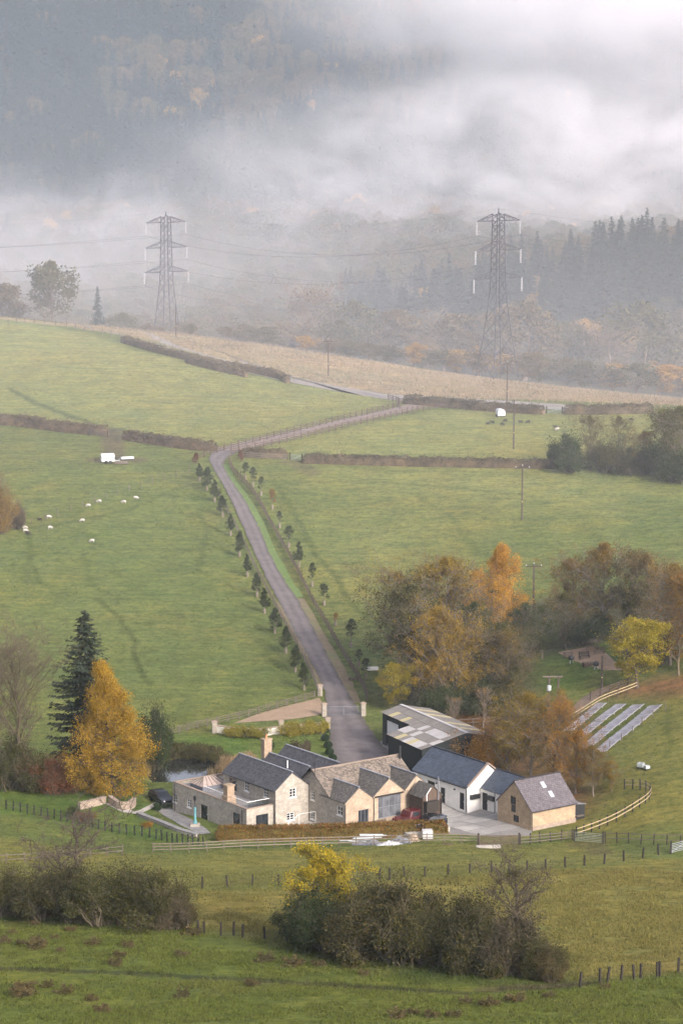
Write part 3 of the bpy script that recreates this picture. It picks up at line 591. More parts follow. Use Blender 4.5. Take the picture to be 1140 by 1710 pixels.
def gen_conifer(seed, H=14., rx=3.2, levels=34, per=8, spray=12, leaf=.55, base=.03, gap=.35, droop=.28, trunk_r=.2, shape=None):
    rng = np.random.default_rng(seed); tr = curve(np.array([0, 0, -.2]), np.array([0, 0, H]), 0, rng, 9, .004); segs = [(tr, trunk_r*np.linspace(1, .06, 9), 6)]; C = []; D = []; S = []
    for i in range(levels):
        h = base+(1-base)*(i/levels)**1.02; L0 = rx*((1-h)**.82 if shape is None else min(1.0, (1-h)*shape)**.8*(1-.25*(1-h)))+.12
        for k in range(per):
            L = L0*rng.uniform(.62, 1.12); az = rng.uniform(0, 6.283)
            if rng.random() < gap*.35: L *= .45
            z = H*h+rng.normal()*H/levels*.5; d = np.array([math.cos(az), math.sin(az), 0]); t = np.linspace(0, 1, 5)
            P = np.array([0, 0, z])+d*(t*L)[:, None]; P[:, 2] += -droop*L*t*1.0+droop*L*.75*t**3
            segs.append((P, np.linspace(.035, .01, 5)*H/14, 3)); ns = max(3, int(spray*L/rx+2))
            f = rng.uniform(.12, 1, ns)**.75; Q = np.stack([np.interp(f, t, P[:, j]) for j in range(3)], 1)
            side = np.cross(d, [0, 0, 1.])*rng.choice([-1, 1], ns)[:, None]*rng.uniform(.2, 1, ns)[:, None]
            dd = d*rng.uniform(.5, 1, ns)[:, None]+side; dd[:, 2] -= rng.uniform(.15, .75, ns)
            C.append(Q+side*leaf*.28*(1-.4*f[:, None])); D.append(dd); S.append(leaf*(1.05-.45*f)*(.55+.45*(1-h)))
    C = np.concatenate(C); D = np.concatenate(D); S = np.concatenate(S); D /= np.linalg.norm(D, axis=1, keepdims=True)
    e = np.cross(D, [0, 0, 1.])+rng.normal(size=C.shape)*.35; e /= np.linalg.norm(e, axis=1, keepdims=True); s = S[:, None]
    V = np.stack([C-D*s*.5, C+e*s*.26-D*s*.1, C+D*s*.62, C-e*s*.26-D*s*.1], 1).reshape(-1, 3)
    return tubes_np(segs), (V, np.arange(len(V)).reshape(-1, 4))
def gen_bush(seed, rx=2.5, ry=2., H=3., stems=26, leaves=9000, leaf=.16, lumps=26, bare=.25, spread=.34, aspect=.65):
    rng = np.random.default_rng(seed); segs = []; cen = []
    for i in range(lumps):
        az = rng.uniform(0, 6.283); u = rng.uniform(0, 1); rr = math.sqrt(u); zz = rng.uniform(.22, 1)**.8*math.sqrt(max(.06, 1-.72*u)); cen.append((math.cos(az)*rr*rx*.86, math.sin(az)*rr*ry*.86, zz*H*.86))
    cen = np.array(cen); tips = []
    for i in range(stems):
        c = cen[i % lumps]; b = np.array([c[0]*.45+rng.normal()*.15, c[1]*.45+rng.normal()*.15, -.1]); P = curve(b, c+np.array([0, 0, .1*H]), .05, rng, 6, .05); segs.append((P, np.linspace(.05, .014, 6)*H/3, 4))
        for q in range(9):
            k = rng.integers(1, 6); dv = rng.normal(size=3); dv[2] = abs(dv[2])+.3; l = H*rng.uniform(.12, .34); e = P[k]+dv/np.linalg.norm(dv)*l
            segs.append((np.stack([P[k], (P[k]+e)/2+rng.normal(size=3)*.03*H, e]), np.array([.014, .009, .005])*H/3, 3)); tips.append(e)
    tips = np.array(tips); sz = rng.uniform(.6, 1.4, lumps)
    nb = int(leaves*(1-bare)); idx = rng.integers(0, lumps, nb); v = rng.normal(size=(nb, 3)); v /= np.linalg.norm(v, axis=1, keepdims=True); v *= rng.uniform(.35, 1.05, nb)[:, None]
    C = cen[idx]+v*(sz[idx]*spread)[:, None]*H*np.array([.9, .9, .75]); C2 = tips[rng.integers(0, len(tips), leaves-nb)]+rng.normal(size=(leaves-nb, 3))*.07*H
    C = np.concatenate([C, C2]); C = C[C[:, 2] > .03]; return tubes_np(segs), leaves_np(C, leaf, rng, aspect)
PROTO = {}
def proto(key, res, H, trunk_mat='bark', leaf_m='leaf_olive'):
    (tv, tf), cr = res; t = mesh_np(key+'_trunk', tv, tf, trunk_mat, True); c = mesh_np(key+'_crown', cr[0], cr[1], leaf_m) if cr else None
    PROTO[key] = (t, c, H)
def plant(key, loc, h, label, cat, group=None, name='tree', mat=None, wide=1.0, rot=None, tmat=None, parts=('trunk', 'crown')):
    t, c, H = PROTO[key]; s = h/H
    o = thing(name, label, cat, loc, random.uniform(0, 6.28) if rot is None else rot, group); o.scale = (s*wide, s*wide, s)
    link(parts[0], t, o, mat=tmat)
    if c is not None: link(parts[1], c, o, mat=mat)
    return o
def plant_px(key, px, pyb, pyt, label, cat='tree', **kw):
    b, h = hgt(px, pyb, pyt); return plant(key, b, h, label, cat, **kw)

# prototypes (each height is the mesh's own; copies share the mesh)
proto('birch', gen_tree(3, 15, 4.7, .03, 'birch', 78, 12, 0, 70000, .175, .34, .2, droop=.45, rise=.75, lob=.07), 15, 'bark', 'leaf_gold')
proto('birch_loose', gen_tree(4, 15, 5.2, .03, 'birch', 60, 10, 0, 36000, .19, .32, .2, droop=.3, rise=.85, lob=.3), 15, 'bark', 'leaf_orange')
proto('spruce', gen_conifer(5, 19, 4.6, 52, 13, 30, .95, gap=.9, shape=2.0), 19, 'bark', 'leaf_spruce')
proto('bare_tall', gen_tree(8, 16, 4.6, .12, 'vase', 52, 12, 10, 0, 0, 0, .24, rise=1.6, twig_r=.016), 16, 'bark_grey')
proto('bare_field', gen_tree(15, 7.5, 3.2, .14, 'vase', 26, 9, 6, 1500, .14, .22, .22, rise=.95, lean=.02, twig_r=.021, lob=.2), 7.5, 'bark', 'leaf_olive')
proto('bare_thorn', gen_tree(19, 7.0, 3.6, .12, 'vase', 24, 9, 5, 250, .14, .3, .24, rise=.75, multi=2, twig_r=.024, lob=.3), 7.0, 'bark', 'leaf_olive')
for i, sd in enumerate((21, 22, 23)):
    proto('wood%d' % i, gen_tree(sd, 12, 4.0, .08, ('tall', 'round', 'oval')[i], 46, 10, 3, (14000, 19000, 16000)[i], .175, .25, .19, rise=.8, twig_r=.018, lob=.45), 12, 'bark_grey', 'leaf_brown')
proto('thin', gen_tree(27, 12, 3.3, .1, 'tall', 42, 9, 7, 6000, .15, .25, .15, rise=1.1, twig_r=.015, lob=.4), 12, 'twig_brown', 'leaf_brown')
proto('maple', gen_tree(31, 9, 3.6, .12, 'oval', 44, 10, 0, 26000, .18, .27, .18, rise=.6, lob=.35), 9, 'bark', 'leaf_yellow')
proto('young_a', gen_tree(35, 4, .95, .22, 'cone', 34, 6, 0, 4200, .13, .09, .05, rise=.7, lob=.05, sway=.15), 4, 'timber_grey', 'leaf_green')
proto('young_b', gen_tree(36, 4, .72, .36, 'oval', 24, 5, 0, 2000, .13, .09, .045, rise=.7, lob=.16, sway=.3), 4, 'timber_grey', 'leaf_green')
proto('young_c', gen_tree(37, 4, 1.15, .16, 'cone', 38, 6, 0, 5600, .13, .10, .055, rise=.75, lob=.06, sway=.15), 4, 'timber_grey', 'leaf_green')
for i, sd in enumerate((41, 42, 43)):
    proto('bush%d' % i, gen_bush(sd, (3.2, 2.6, 3.6)[i], 2.3, 3.4, 60, (25000, 21000, 28000)[i], .105, (24, 20, 27)[i], .35, .25), 2.95, 'twig_brown', 'leaf_olive')
proto('shrub', gen_bush(51, 1.6, 1.4, 1.8, 18, 6500, .11, 14, .3, .3), 1.8, 'twig_brown', 'leaf_hedge')
proto('weed', gen_bush(55, .5, .5, .5, 16, 420, .10, 8, .6, .3), .5, 'twig_brown', 'leaf_weed')
for i, sd in enumerate((61, 62)): proto('far_conifer%d' % i, gen_conifer(sd, 20, (6.0, 5.0)[i], 28, 8, 12, 1.8, .06), 20, 'bark', 'leaf_fargreen')
for i, sd in enumerate((65, 66, 67)): proto('far_broad%d' % i, gen_tree(sd, 15, (6.2, 5.4, 5.0)[i], .1, ('round', 'oval', 'tall')[i], 30, 7, 1, 4200, .62, .55, .3, rise=.6, twig_r=.04, lob=.4), 15, 'twig_far', 'leaf_farbrown')
proto('far_bare', gen_tree(69, 15, 5.5, .12, 'vase', 34, 8, 5, 700, .5, .8, .3, rise=.8, twig_r=.045), 15, 'twig_far', 'leaf_farbrown')

# ------------------------------------------------------------------ trees and bushes near the farm
plant_px('spruce', 146, 1308, 1018, 'tall dark green spruce behind the golden birch', name='spruce_tree', rot=1.2, wide=1.0)
plant_px('birch', 194, 1328, 1086, 'big golden weeping birch left of the farmhouse', name='birch_tree', rot=.5, wide=.86)
plant_px('bare_tall', 40, 1312, 1060, 'tall bare grey tree at the left edge, left of the spruce', name='bare_tree', rot=.4, tmat='twig_brown')
plant_px('bare_tall', -12, 1318, 1110, 'bare tree cut by the left edge beside the tall bare one', name='bare_tree', rot=2.4, tmat='twig_brown')
plant_px('bush0', 20, 1316, 1245, 'dull olive bush under the tall bare tree', 'bush', name='bush', mat='leaf_olive', wide=1.0, parts=('stem', 'foliage'))
plant_px('bush1', 82, 1322, 1270, 'reddish brown shrub left of the birch trunk', 'bush', name='shrub', mat='leaf_red', wide=1.2, parts=('stem', 'foliage'))
plant_px('bush1', 120, 1322, 1275, 'low russet shrub at the foot of the golden birch', 'bush', name='shrub', mat='leaf_brown', wide=.9, parts=('stem', 'foliage'))
plant_px('bush1', 260, 1284, 1190, 'dark green bush at the pond end behind the birch', 'bush', name='bush', mat='leaf_green', wide=.42, parts=('stem', 'foliage'))
plant_px('shrub', 142, 1372, 1352, 'small pinkish red shrub by the low garden wall', 'shrub', name='shrub', mat='leaf_red', parts=('stem', 'foliage'))
plant_px('shrub', 124, 1366, 1340, 'small green yew-like shrub left of the low garden wall', 'shrub', name='shrub', mat='leaf_green', wide=.55, parts=('stem', 'foliage'))
plant_px('shrub', 247, 1381, 1370, 'low orange shrub on the lawn bank before the terrace', 'shrub', name='shrub', mat='leaf_rust', wide=1.1, parts=('stem', 'foliage'))
plant_px('shrub', 268, 1352, 1338, 'clipped green shrub at the corner of the flat-roofed wing', 'shrub', name='shrub', mat='leaf_box', wide=1.2, parts=('stem', 'foliage'))
for i, (px, pb, pt, m, wd) in enumerate(((275, 1264, 1236, 'leaf_bramble', 1.5), (298, 1262, 1236, 'leaf_bramble', 1.6), (322, 1262, 1238, 'leaf_olive', 1.6), (346, 1266, 1242, 'leaf_bramble', 1.5), (368, 1272, 1252, 'leaf_olive', 1.3))):
    plant_px('shrub', px, pb, pt, ORD[i]+' scrubby bush from the left along the far bank of the pond', 'bush', name='pond_bush', mat=m, wide=wd, group='scrub along the far pond bank', parts=('stem', 'foliage'))
for i, (px, pb, pt) in enumerate(((383, 1290, 1262), (397, 1282, 1256), (410, 1276, 1252))):
    plant_px('shrub', px, pb, pt, ('leftmost', 'middle', 'rightmost')[i]+' of three buff shrubs behind the slate roof', 'shrub', name='shrub', mat='leaf_reed', wide=1.0, group='buff shrubs behind the house', parts=('stem', 'foliage'))
plant_px('shrub', 452, 1254, 1238, 'small dark conifer shrub behind the stone chimney', 'shrub', name='shrub', mat='leaf_spruce', wide=.5, parts=('stem', 'foliage'))
plant_px('shrub', 504, 1262, 1228, 'loose bare shrub on the lawn behind the rear slate roof', 'shrub', name='shrub', mat='leaf_hedge', wide=.6, parts=('stem', 'foliage'))
# the wooded garden on the right
WOOD = [  # proto, px, base, top, leaf, wide, label
    ('wood1', 690, 1165, 960, 'leaf_olive', 1.0, 'tall hazy olive tree at the left of the wooded garden'),
    ('wood0', 735, 1130, 925, 'leaf_amber', 1.05, 'tall thin amber brown tree at the rear of the wooded garden'),
    ('thin', 668, 1120, 945, 'leaf_brown', 1.2, 'half bare tree at the left rear of the wooded garden'),
    ('thin', 760, 1090, 920, 'leaf_brown', 1.0, 'half bare tree just left of the orange birch'),
    ('wood2', 722, 1185, 1000, 'leaf_amber', .8, 'amber and olive tree in the middle of the wooded garden'),
    ('wood1', 765, 1190, 1025, 'leaf_amber', .75, 'amber tree in front of the wooded garden'),
    ('wood0', 790, 1150, 1000, 'leaf_green', .9, 'dark green tree under the orange birch'),
    ('wood1', 835, 1180, 1035, 'leaf_olive', .9, 'dark olive tree right of the amber tree'),
    ('thin', 850, 1190, 1040, 'leaf_brown', 1.0, 'bare twiggy tree right of the amber tree'),
    ('wood2', 870, 1110, 1000, 'leaf_green', .85, 'green tree at the right foot of the orange birch'),
    ('wood1', 905, 1100, 1010, 'leaf_green', .8, 'dark green tree below the crossarm pole'),
    ('wood0', 700, 1180, 1080, 'leaf_olive', .9, 'olive tree behind the dark steel barn'),
    ('maple', 662, 1186, 1104, 'leaf_yellow', .95, 'small yellow green tree left of the dark barn roof'),
    ('wood2', 960, 1062, 925, 'leaf_brown', .9, 'tall brown tree left in the right hand copse'),
    ('wood0', 1005, 1060, 902, 'leaf_brown', 1.0, 'tallest russet brown tree of the right hand copse'),
    ('wood1', 1050, 1065, 915, 'leaf_olive', .9, 'olive brown tree right of the tallest one in the right copse'),
    ('thin', 1085, 1075, 915, 'leaf_brown', 1.1, 'thin half bare tree in the right hand copse'),
    ('wood0', 1118, 1110, 935, 'leaf_brown', .9, 'brown tree near the right edge behind the yellow maple'),
    ('thin', 1132, 1128, 960, 'leaf_rust', 1.0, 'pale trunked tree at the right edge'),
    ('wood2', 945, 1085, 985, 'leaf_olive', .9, 'low olive tree at the left rim of the right copse'),
    ('wood0', 1160, 1120, 940, 'leaf_rust', 1.0, 'rust brown tree cut by the right edge'),
    ('maple', 1064, 1148, 1028, 'leaf_yellow', 1.05, 'bright yellow green maple above the solar panels'),
    ('wood2', 888, 1308, 1146, 'leaf_amber', .85, 'tall amber orange tree behind the low slate roof'),
    ('wood1', 850, 1300, 1175, 'leaf_amber', .8, 'yellow olive tree left in the rust coloured copse'),
    ('thin', 925, 1320, 1165, 'leaf_rust', 1.1, 'rust tree right in the copse behind the small stone barn'),
    ('wood1', 960, 1325, 1210, 'leaf_rust', .85, 'low rust tree between the barn and the solar panels'),
    ('wood2', 990, 1330, 1240, 'leaf_brown', .85, 'low brown tree right behind the small stone barn'),
    ('wood1', 1020, 1322, 1265, 'leaf_amber', .9, 'low amber bush tree inside the curved fence'),
    ('bush2', 785, 1285, 1228, 'leaf_rust', .8, 'orange bush behind the long blue slate roof'),
    ('bush1', 818, 1292, 1228, 'leaf_rust', .75, 'rust bush between the slate roof and the dark barn'),
    ('wood2', 870, 1240, 1160, 'leaf_amber', .8, 'yellow amber tree behind the rust copse'),
    ('bush0', 935, 1205, 1165, 'leaf_rust', .7, 'orange bush beside the garden track'),
]
WOOD += [('wood1', 812, 1120, 960, 'leaf_orange', .8, 'orange tree on the right flank of the tall orange birch'), ('bush2', 745, 1196, 1140, 'leaf_green', .8, 'dark green shrub under the amber trees, left'), ('bush0', 800, 1190, 1130, 'leaf_green', .8, 'dark green shrub under the amber trees, middle'), ('bush1', 860, 1195, 1140, 'leaf_olive', .9, 'dark olive shrub under the amber trees, right'), ('bush2', 985, 1075, 1030, 'leaf_green', 1.0, 'dark green shrub at the foot of the right hand copse'), ('bush0', 1090, 1110, 1060, 'leaf_bramble', .9, 'dark bramble shrub behind the yellow green maple'), ('bush1', 900, 1070, 1020, 'leaf_green', .9, 'dark green shrub behind the garden lawn')]
for key, px, pb, pt, m, wd, lab in WOOD: plant_px(key, px, pb, pt, lab, name='bush' if key.startswith('bush') else 'broadleaf_tree', cat='bush' if key.startswith('bush') else 'tree', mat=m, wide=wd)
plant_px('birch_loose', 832, 1085, 897, 'tall bright orange birch rising over the wooded garden', name='birch_tree', mat='leaf_orange', wide=.95)
plant_px('birch_loose', 800, 1090, 965, 'lower orange birch left of the tall orange one', name='birch_tree', mat='leaf_orange', wide=.95)
for i, (px, pb, pt) in enumerate(((758, 1218, 1165), (806, 1215, 1150))):
    plant_px('bare_field', px, pb, pt, ('bare grey sapling behind the dark barn, the left one', 'bare grey sapling behind the dark barn, the right one')[i], name='bare_sapling', mat='leaf_rust', tmat='bark_grey', wide=.6, group='bare saplings behind the dark barn')
# foreground thickets
for i, (k, px, pb, pt, m, wd, lab) in enumerate((
        ('bush0', 15, 1530, 1462, 'leaf_olive', .9, 'olive bush in the left thicket, leftmost'), ('bush2', 75, 1535, 1460, 'leaf_bramble', .8, 'dark bush in the left thicket under the bare thorn'),
        ('bush1', 130, 1540, 1458, 'leaf_bramble', .9, 'greyish bush in the left thicket right of the bare thorn'), ('bush2', 190, 1545, 1455, 'leaf_olive', .85, 'olive brown bush in the middle of the left thicket'),
        ('bush0', 245, 1550, 1462, 'leaf_olive', .9, 'olive bush near the right end of the left thicket'), ('bush1', 290, 1552, 1496, 'leaf_hedge', .8, 'low brown bush ending the left thicket'),
        ('bush1', 312, 1550, 1505, 'leaf_weed', .5, 'thin dry bush at the right tip of the left thicket'),
        ('bush1', 508, 1578, 1500, 'leaf_green', .85, 'dark green bush at the left end of the centre thicket'), ('bush0', 550, 1582, 1496, 'leaf_green', .9, 'dark leafy bush below the yellow crown in the centre thicket'),
        ('bush2', 572, 1590, 1495, 'leaf_green', .75, 'dark bush in the centre thicket right of the yellow one'), ('bush0', 625, 1600, 1494, 'leaf_bramble', .95, 'thorny bush in the middle of the centre thicket'),
        ('bush1', 680, 1608, 1494, 'leaf_bramble', .95, 'grey brown bush in the middle of the centre thicket'), ('bush2', 735, 1612, 1512, 'leaf_olive', .75, 'dark thorn bush right of the middle of the centre thicket'),
        ('bush0', 790, 1618, 1512, 'leaf_bramble', .9, 'thorn bush left of the bare field tree'), ('bush1', 845, 1626, 1535, 'leaf_hedge', .8, 'brown bush at the foot of the bare field tree'),
        ('bush2', 890, 1632, 1560, 'leaf_olive', .7, 'low olive bush right of the bare field tree'), ('bush1', 920, 1640, 1590, 'leaf_weed', .7, 'low dry bush at the right end of the centre thicket'))):
    plant_px(k, px, pb, pt, lab, 'bush', name='thicket_bush', mat=m, wide=wd, parts=('stem', 'foliage'), group='bushes of the left thicket' if px < 400 else 'bushes of the centre thicket')
b = at(548, 1568); h0 = atd(548, 1416, b.y)[2]-b.z
plant('maple', b+Vector((-.3, -1.2, 0)), h0*1.06, 'yellow crowned field maple topping the centre thicket', 'tree', name='field_maple', mat='leaf_yellow', wide=1.0)
plant_px('bare_thorn', 118, 1520, 1352, 'bare spreading thorn tree standing in the left thicket', name='bare_tree', wide=1.05, rot=.8)
plant_px('bare_field', 868, 1612, 1444, 'bare twiggy tree at the right end of the centre thicket', name='bare_tree', wide=1.0, rot=2.0)
rw = random.Random(4)
WEEDS = [(35, 1577), (60, 1572), (90, 1568), (58, 1582), (157, 1578), (212, 1582), (100, 1590), (303, 1597), (322, 1560), (190, 1612), (201, 1598), (45, 1652), (305, 1665), (110, 1658), (80, 1648), (152, 1672), (38, 1665), (420, 1647), (443, 1605), (488, 1612), (530, 1614), (168, 1690), (20, 1560), (5, 1575), (60, 1545), (120, 1555), (215, 1552), (660, 1700), (690, 1695), (720, 1700), (760, 1698), (775, 1675), (815, 1680), (830, 1678), (862, 1672), (917, 1665), (605, 1628), (1010, 1650)]
for i, (px, py) in enumerate(WEEDS):
    o = plant('weed', at(px, py), rw.uniform(.45, .95), 'brown clump of dead weeds in the foreground pasture', 'weed clump', name='weed_clump', wide=rw.uniform(.9, 1.7), group='dead weed clumps in the foreground pasture', tmat='timber_brown', parts=('stem', 'foliage'))
# young trees along the drive
AVL = [(95, 295, 205), (130, 340, 220), (167, 395, 280), (205, 465, 355), (242, 555, 443), (285, 655, 525), (322, 750, 635), (368, 845, 722), (403, 925, 795), (452, 1020, 890), (505, 1115, 975), (550, 1205, 1065), (592, 1290, 1150)]
for i, (zx, zb, zt) in enumerate(AVL):
    px, pb = Zr(zx, zb); _, pt = Zr(zx, zt)
    plant_px(('young_a', 'young_c')[i > 8 or i % 2], px, pb, pt, ORD[len(AVL)-1-i]+' small green tree from the gate along the left of the drive', name='avenue_tree', mat='leaf_green', wide=random.uniform(.85, 1.2), group='young trees left of the drive')
AVR = [(313, 285, 200), (349, 320, 222), (387, 365, 265), (441, 430, 325), (475, 518, 430), (519, 610, 500), (567, 705, 575), (630, 798, 675), (687, 888, 775), (741, 985, 915), (813, 1085, 940), (852, 1180, 1090), (884, 1235, 1130)]
for i, (zx, zb, zt) in enumerate(AVR):
    px, pb = Zr(zx, zb); _, pt = Zr(zx, zt)
    plant_px('young_b' if i != 6 else 'young_a', px, pb, pt, ORD[len(AVR)-1-i]+' small tree from the gate in the field right of the drive', name='avenue_tree', mat='leaf_rust' if i in (3, 9) else 'leaf_green', wide=random.uniform(.85, 1.3), group='young trees right of the drive')
plant_px('young_c', 327, 778, 754, 'small red leaved tree at the top bend, left of the drive', name='avenue_tree', mat='leaf_red', wide=1.1)
plant_px('young_c', 402, 772, 750, 'small red leaved tree at the top bend, right of the drive', name='avenue_tree', mat='leaf_red', wide=1.1)
gm_ = MB().lathe([(.2, 0), (.21, .5), (.19, 1.0), (.17, 1.0), (.17, .02)], 8).mesh('tree_guard', 'rail_pale')
for o in [q for q in bpy.data.objects if q.name.startswith('avenue_tree') and q.get('group')]: link('tree_guard', gm_, o, (0, 0, 0), scale=(1/o.scale.x, 1/o.scale.x, .85/o.scale.z))
# box balls
bb = gen_bush(71, .62, .62, 1.1, 10, 100, .1, 8); rngb = np.random.default_rng(5); v = rngb.normal(size=(2600, 3)); v /= np.linalg.norm(v, axis=1, keepdims=True); v *= rngb.uniform(.80, 1.02, (2600, 1))
ballm = mesh_np('box_ball_foliage', *leaves_np(v*np.array([.58, .58, .46])+np.array([0, 0, .44]), .13, rngb), 'leaf_box')
for i, (px, py) in enumerate(((542, 1224), (543, 1237), (547.5, 1249), (550, 1260.5), (555, 1271))):
    o = thing('box_ball', ('farthest', 'second farthest', 'middle', 'second nearest', 'nearest')[i]+' of five clipped box balls beside the tarmac', 'topiary', at(px, py), 0, 'clipped box balls beside the drive')
    link('foliage', ballm, o); MB().tube([(0, 0, -.1), (0, 0, .7)], .05, 5).build('stem', 'bark', o)

# ------------------------------------------------------------------ hedges
def hedge(name, line, h, wdt, label, mat, leaf=.16, dens=60, group=None, rough=.5):
    """clipped hedge along a ground line: twiggy leaf shell around an added solid core that blocks light"""
    rng = np.random.default_rng(abs(hash(label)) % 9999 if False else len(label)*131+int(abs(line[0][0])*10)); L = np.asarray(line, float)
    d = np.linalg.norm(np.diff(L, axis=0), axis=1); tot = d.sum(); s = np.concatenate([[0], np.cumsum(d)]); n = int(tot*dens*(h+wdt)/2)
    t = rng.uniform(0, tot, n); x = np.interp(t, s, L[:, 0]); y = np.interp(t, s, L[:, 1]); dx = np.interp(t, s, np.gradient(L[:, 0])); dy = np.interp(t, s, np.gradient(L[:, 1])); l = np.hypot(dx, dy)+1e-9; nx, ny = -dy/l, dx/l
    hh = h*np.minimum(1, .5+np.minimum(t, tot-t)/1.2)*(1+rough*((fbm(t*1.0, t*0+3, 1.6)-.5)*1.2+(rng.random(n) < .06)*rng.random(n))); a_ = rng.uniform(-1, 1, n); b_ = rng.uniform(0, 1, n); face = rng.random(n)
    off = np.where(face < .4, a_, np.sign(a_)*(1-np.abs(rng.normal(0, .2, n))))*wdt/2*np.minimum(1, .55+np.minimum(t, tot-t)/.8); up = np.where(face < .4, 1-np.abs(rng.normal(0, .07, n)), b_)*hh
    C = np.stack([x+nx*off, y+ny*off, height(x, y)+up], 1)+rng.normal(size=(n, 3))*.05; o0 = np.array([L[len(L)//2, 0], L[len(L)//2, 1], ground(*L[len(L)//2])])
    o = thing(name, label, 'hedge', tuple(o0), 0, group); lv, lf = leaves_np(C-o0, leaf, rng, .7); link('foliage', mesh_np('hedge_foliage', lv, lf, mat), o)
    m = max(2, int(tot/1.2)); Q = spline(L, m); g = np.gradient(Q, axis=0); g /= np.linalg.norm(g, axis=1, keepdims=True)+1e-9; nn = np.stack([-g[:, 1], g[:, 0]], 1); zz = height(Q[:, 0], Q[:, 1]); V = []
    for k in range(m):
        q_ = float(np.clip(1+rough*(fbm(np.array([k*tot/max(1, m-1)]), np.array([3.]), 1.6)[0]-.5)*1.2, .5, 1.8))*min(1, .5+min(k, m-1-k)*.8)
        for sx, sz in ((-.34, -.05), (-.26, .80*q_), (.26, .80*q_), (.34, -.05)):
            q = Q[k]+nn[k]*sx*wdt; V.append((q[0]-o0[0], q[1]-o0[1], zz[k]+sz*h-o0[2]))
    i = np.arange(m-1)[:, None]*4; F = np.concatenate([np.concatenate([i+j, i+j+1, i+j+5, i+j+4], 1) for j in range(3)]); F2 = np.array([[0, 3, 2, 1], [4*m-4, 4*m-3, 4*m-2, 4*m-1]])
    link('light_block_core', mesh_np('hedge_core', V, [F, F2], mat), o); return o  # added inner prism, not stems: stops light passing through the leaf shell
hedge('beech_hedge', world_line([(360, 1404), (480, 1403), (620, 1399), (747, 1392)], .8), 1.75, 1.3, 'clipped russet beech hedge in front of the farmhouse', 'leaf_beech', .17, 420, rough=.10)
hedge('field_hedge', world_line([(-60, 704), (40, 712), (110, 722), (180, 728)], 1.5), 2.1, 1.8, 'brown field hedge at the left edge beside the track gap', 'leaf_hedge', .26, 110)
hedge('field_hedge', world_line([(207, 734), (270, 744), (330, 752), (362, 753)], 1.5), 1.9, 1.8, 'brown field hedge between the track gap and the drive bend', 'leaf_hedge', .26, 110)
hedge('field_hedge', world_line([(404, 762), (440, 764), (480, 765)], 1.5), 1.6, 2.2, 'short rounded hedge inside the drive bend', 'leaf_hedge', .24, 110)
hedge('field_hedge', world_line([(505, 773), (640, 777), (800, 780), (930, 782)], 1.5), 1.7, 1.8, 'long straight field hedge right of the drive bend', 'leaf_hedge', .26, 110)
hedge('field_hedge', world_line([(675, 674), (740, 680), (830, 688), (908, 692)], 1.5), 1.9, 2, 'hedge below the straw field, left of the gap', 'leaf_hedge', .28, 90)
hedge('field_hedge', world_line([(940, 692), (1000, 692), (1090, 690)], 1.5), 1.9, 2, 'hedge below the straw field, right of the gap', 'leaf_hedge', .28, 90)
hedge('field_hedge', world_line([(205, 572), (260, 588), (300, 598), (350, 610), (400, 618), (470, 633), (480, 640)], 1.5), 1.6, 1.6, 'hedge along the far side of the pale field track', 'leaf_hedge', .28, 90)
hedge('field_hedge', world_line([(312, 606), (350, 616), (412, 630)], 1.5), 1.7, 1.6, 'short hedge on the near side of the pale field track', 'leaf_hedge', .28, 90)

# ------------------------------------------------------------------ trees at the field edges
EDGE = [('thin', 985, 786, 688, 'leaf_weed', 1.0, 'pale bare birch left in the clump at the right field edge'), ('thin', 1030, 784, 690, 'leaf_weed', .8, 'pale bare birch right in the clump at the right field edge'),
        ('bush0', 950, 786, 730, 'leaf_green', .8, 'dark bush at the left tip of the right field edge clump'), ('bush2', 1010, 788, 738, 'leaf_olive', .7, 'olive bush under the pale birches'), ('wood1', 1070, 790, 715, 'leaf_brown', .9, 'dark brown tree right of the pale birches'),
        ('wood0', 1105, 785, 680, 'leaf_olive', 1.0, 'olive tree at the right field edge'), ('wood2', 1140, 800, 670, 'leaf_olive', 1.1, 'dense tree cut by the right edge beside the hazy field'), ('bush2', 1120, 802, 745, 'leaf_green', 1.0, 'green bush below the dense tree at the right edge'),
        ('bush0', 1060, 792, 750, 'leaf_bramble', .9, 'dark bramble bush below the brown tree at the field edge'),
        ('bush1', 2, 888, 822, 'leaf_brown', .6, 'brown bush at the left edge beside the grazing sheep'), ('bush0', 28, 882, 845, 'leaf_hedge', .6, 'low twiggy bush right of the left edge bush'), ('thin', -5, 880, 770, 'leaf_brown', .8, 'hazy half bare tree at the left edge beside the sheep')]
for k, px, pb, pt, m, wd, lab in EDGE: plant_px(k, px, pb, pt, lab, 'bush' if 'bush' in k else 'tree', name='bush' if 'bush' in k else 'field_tree', mat=m, wide=wd)
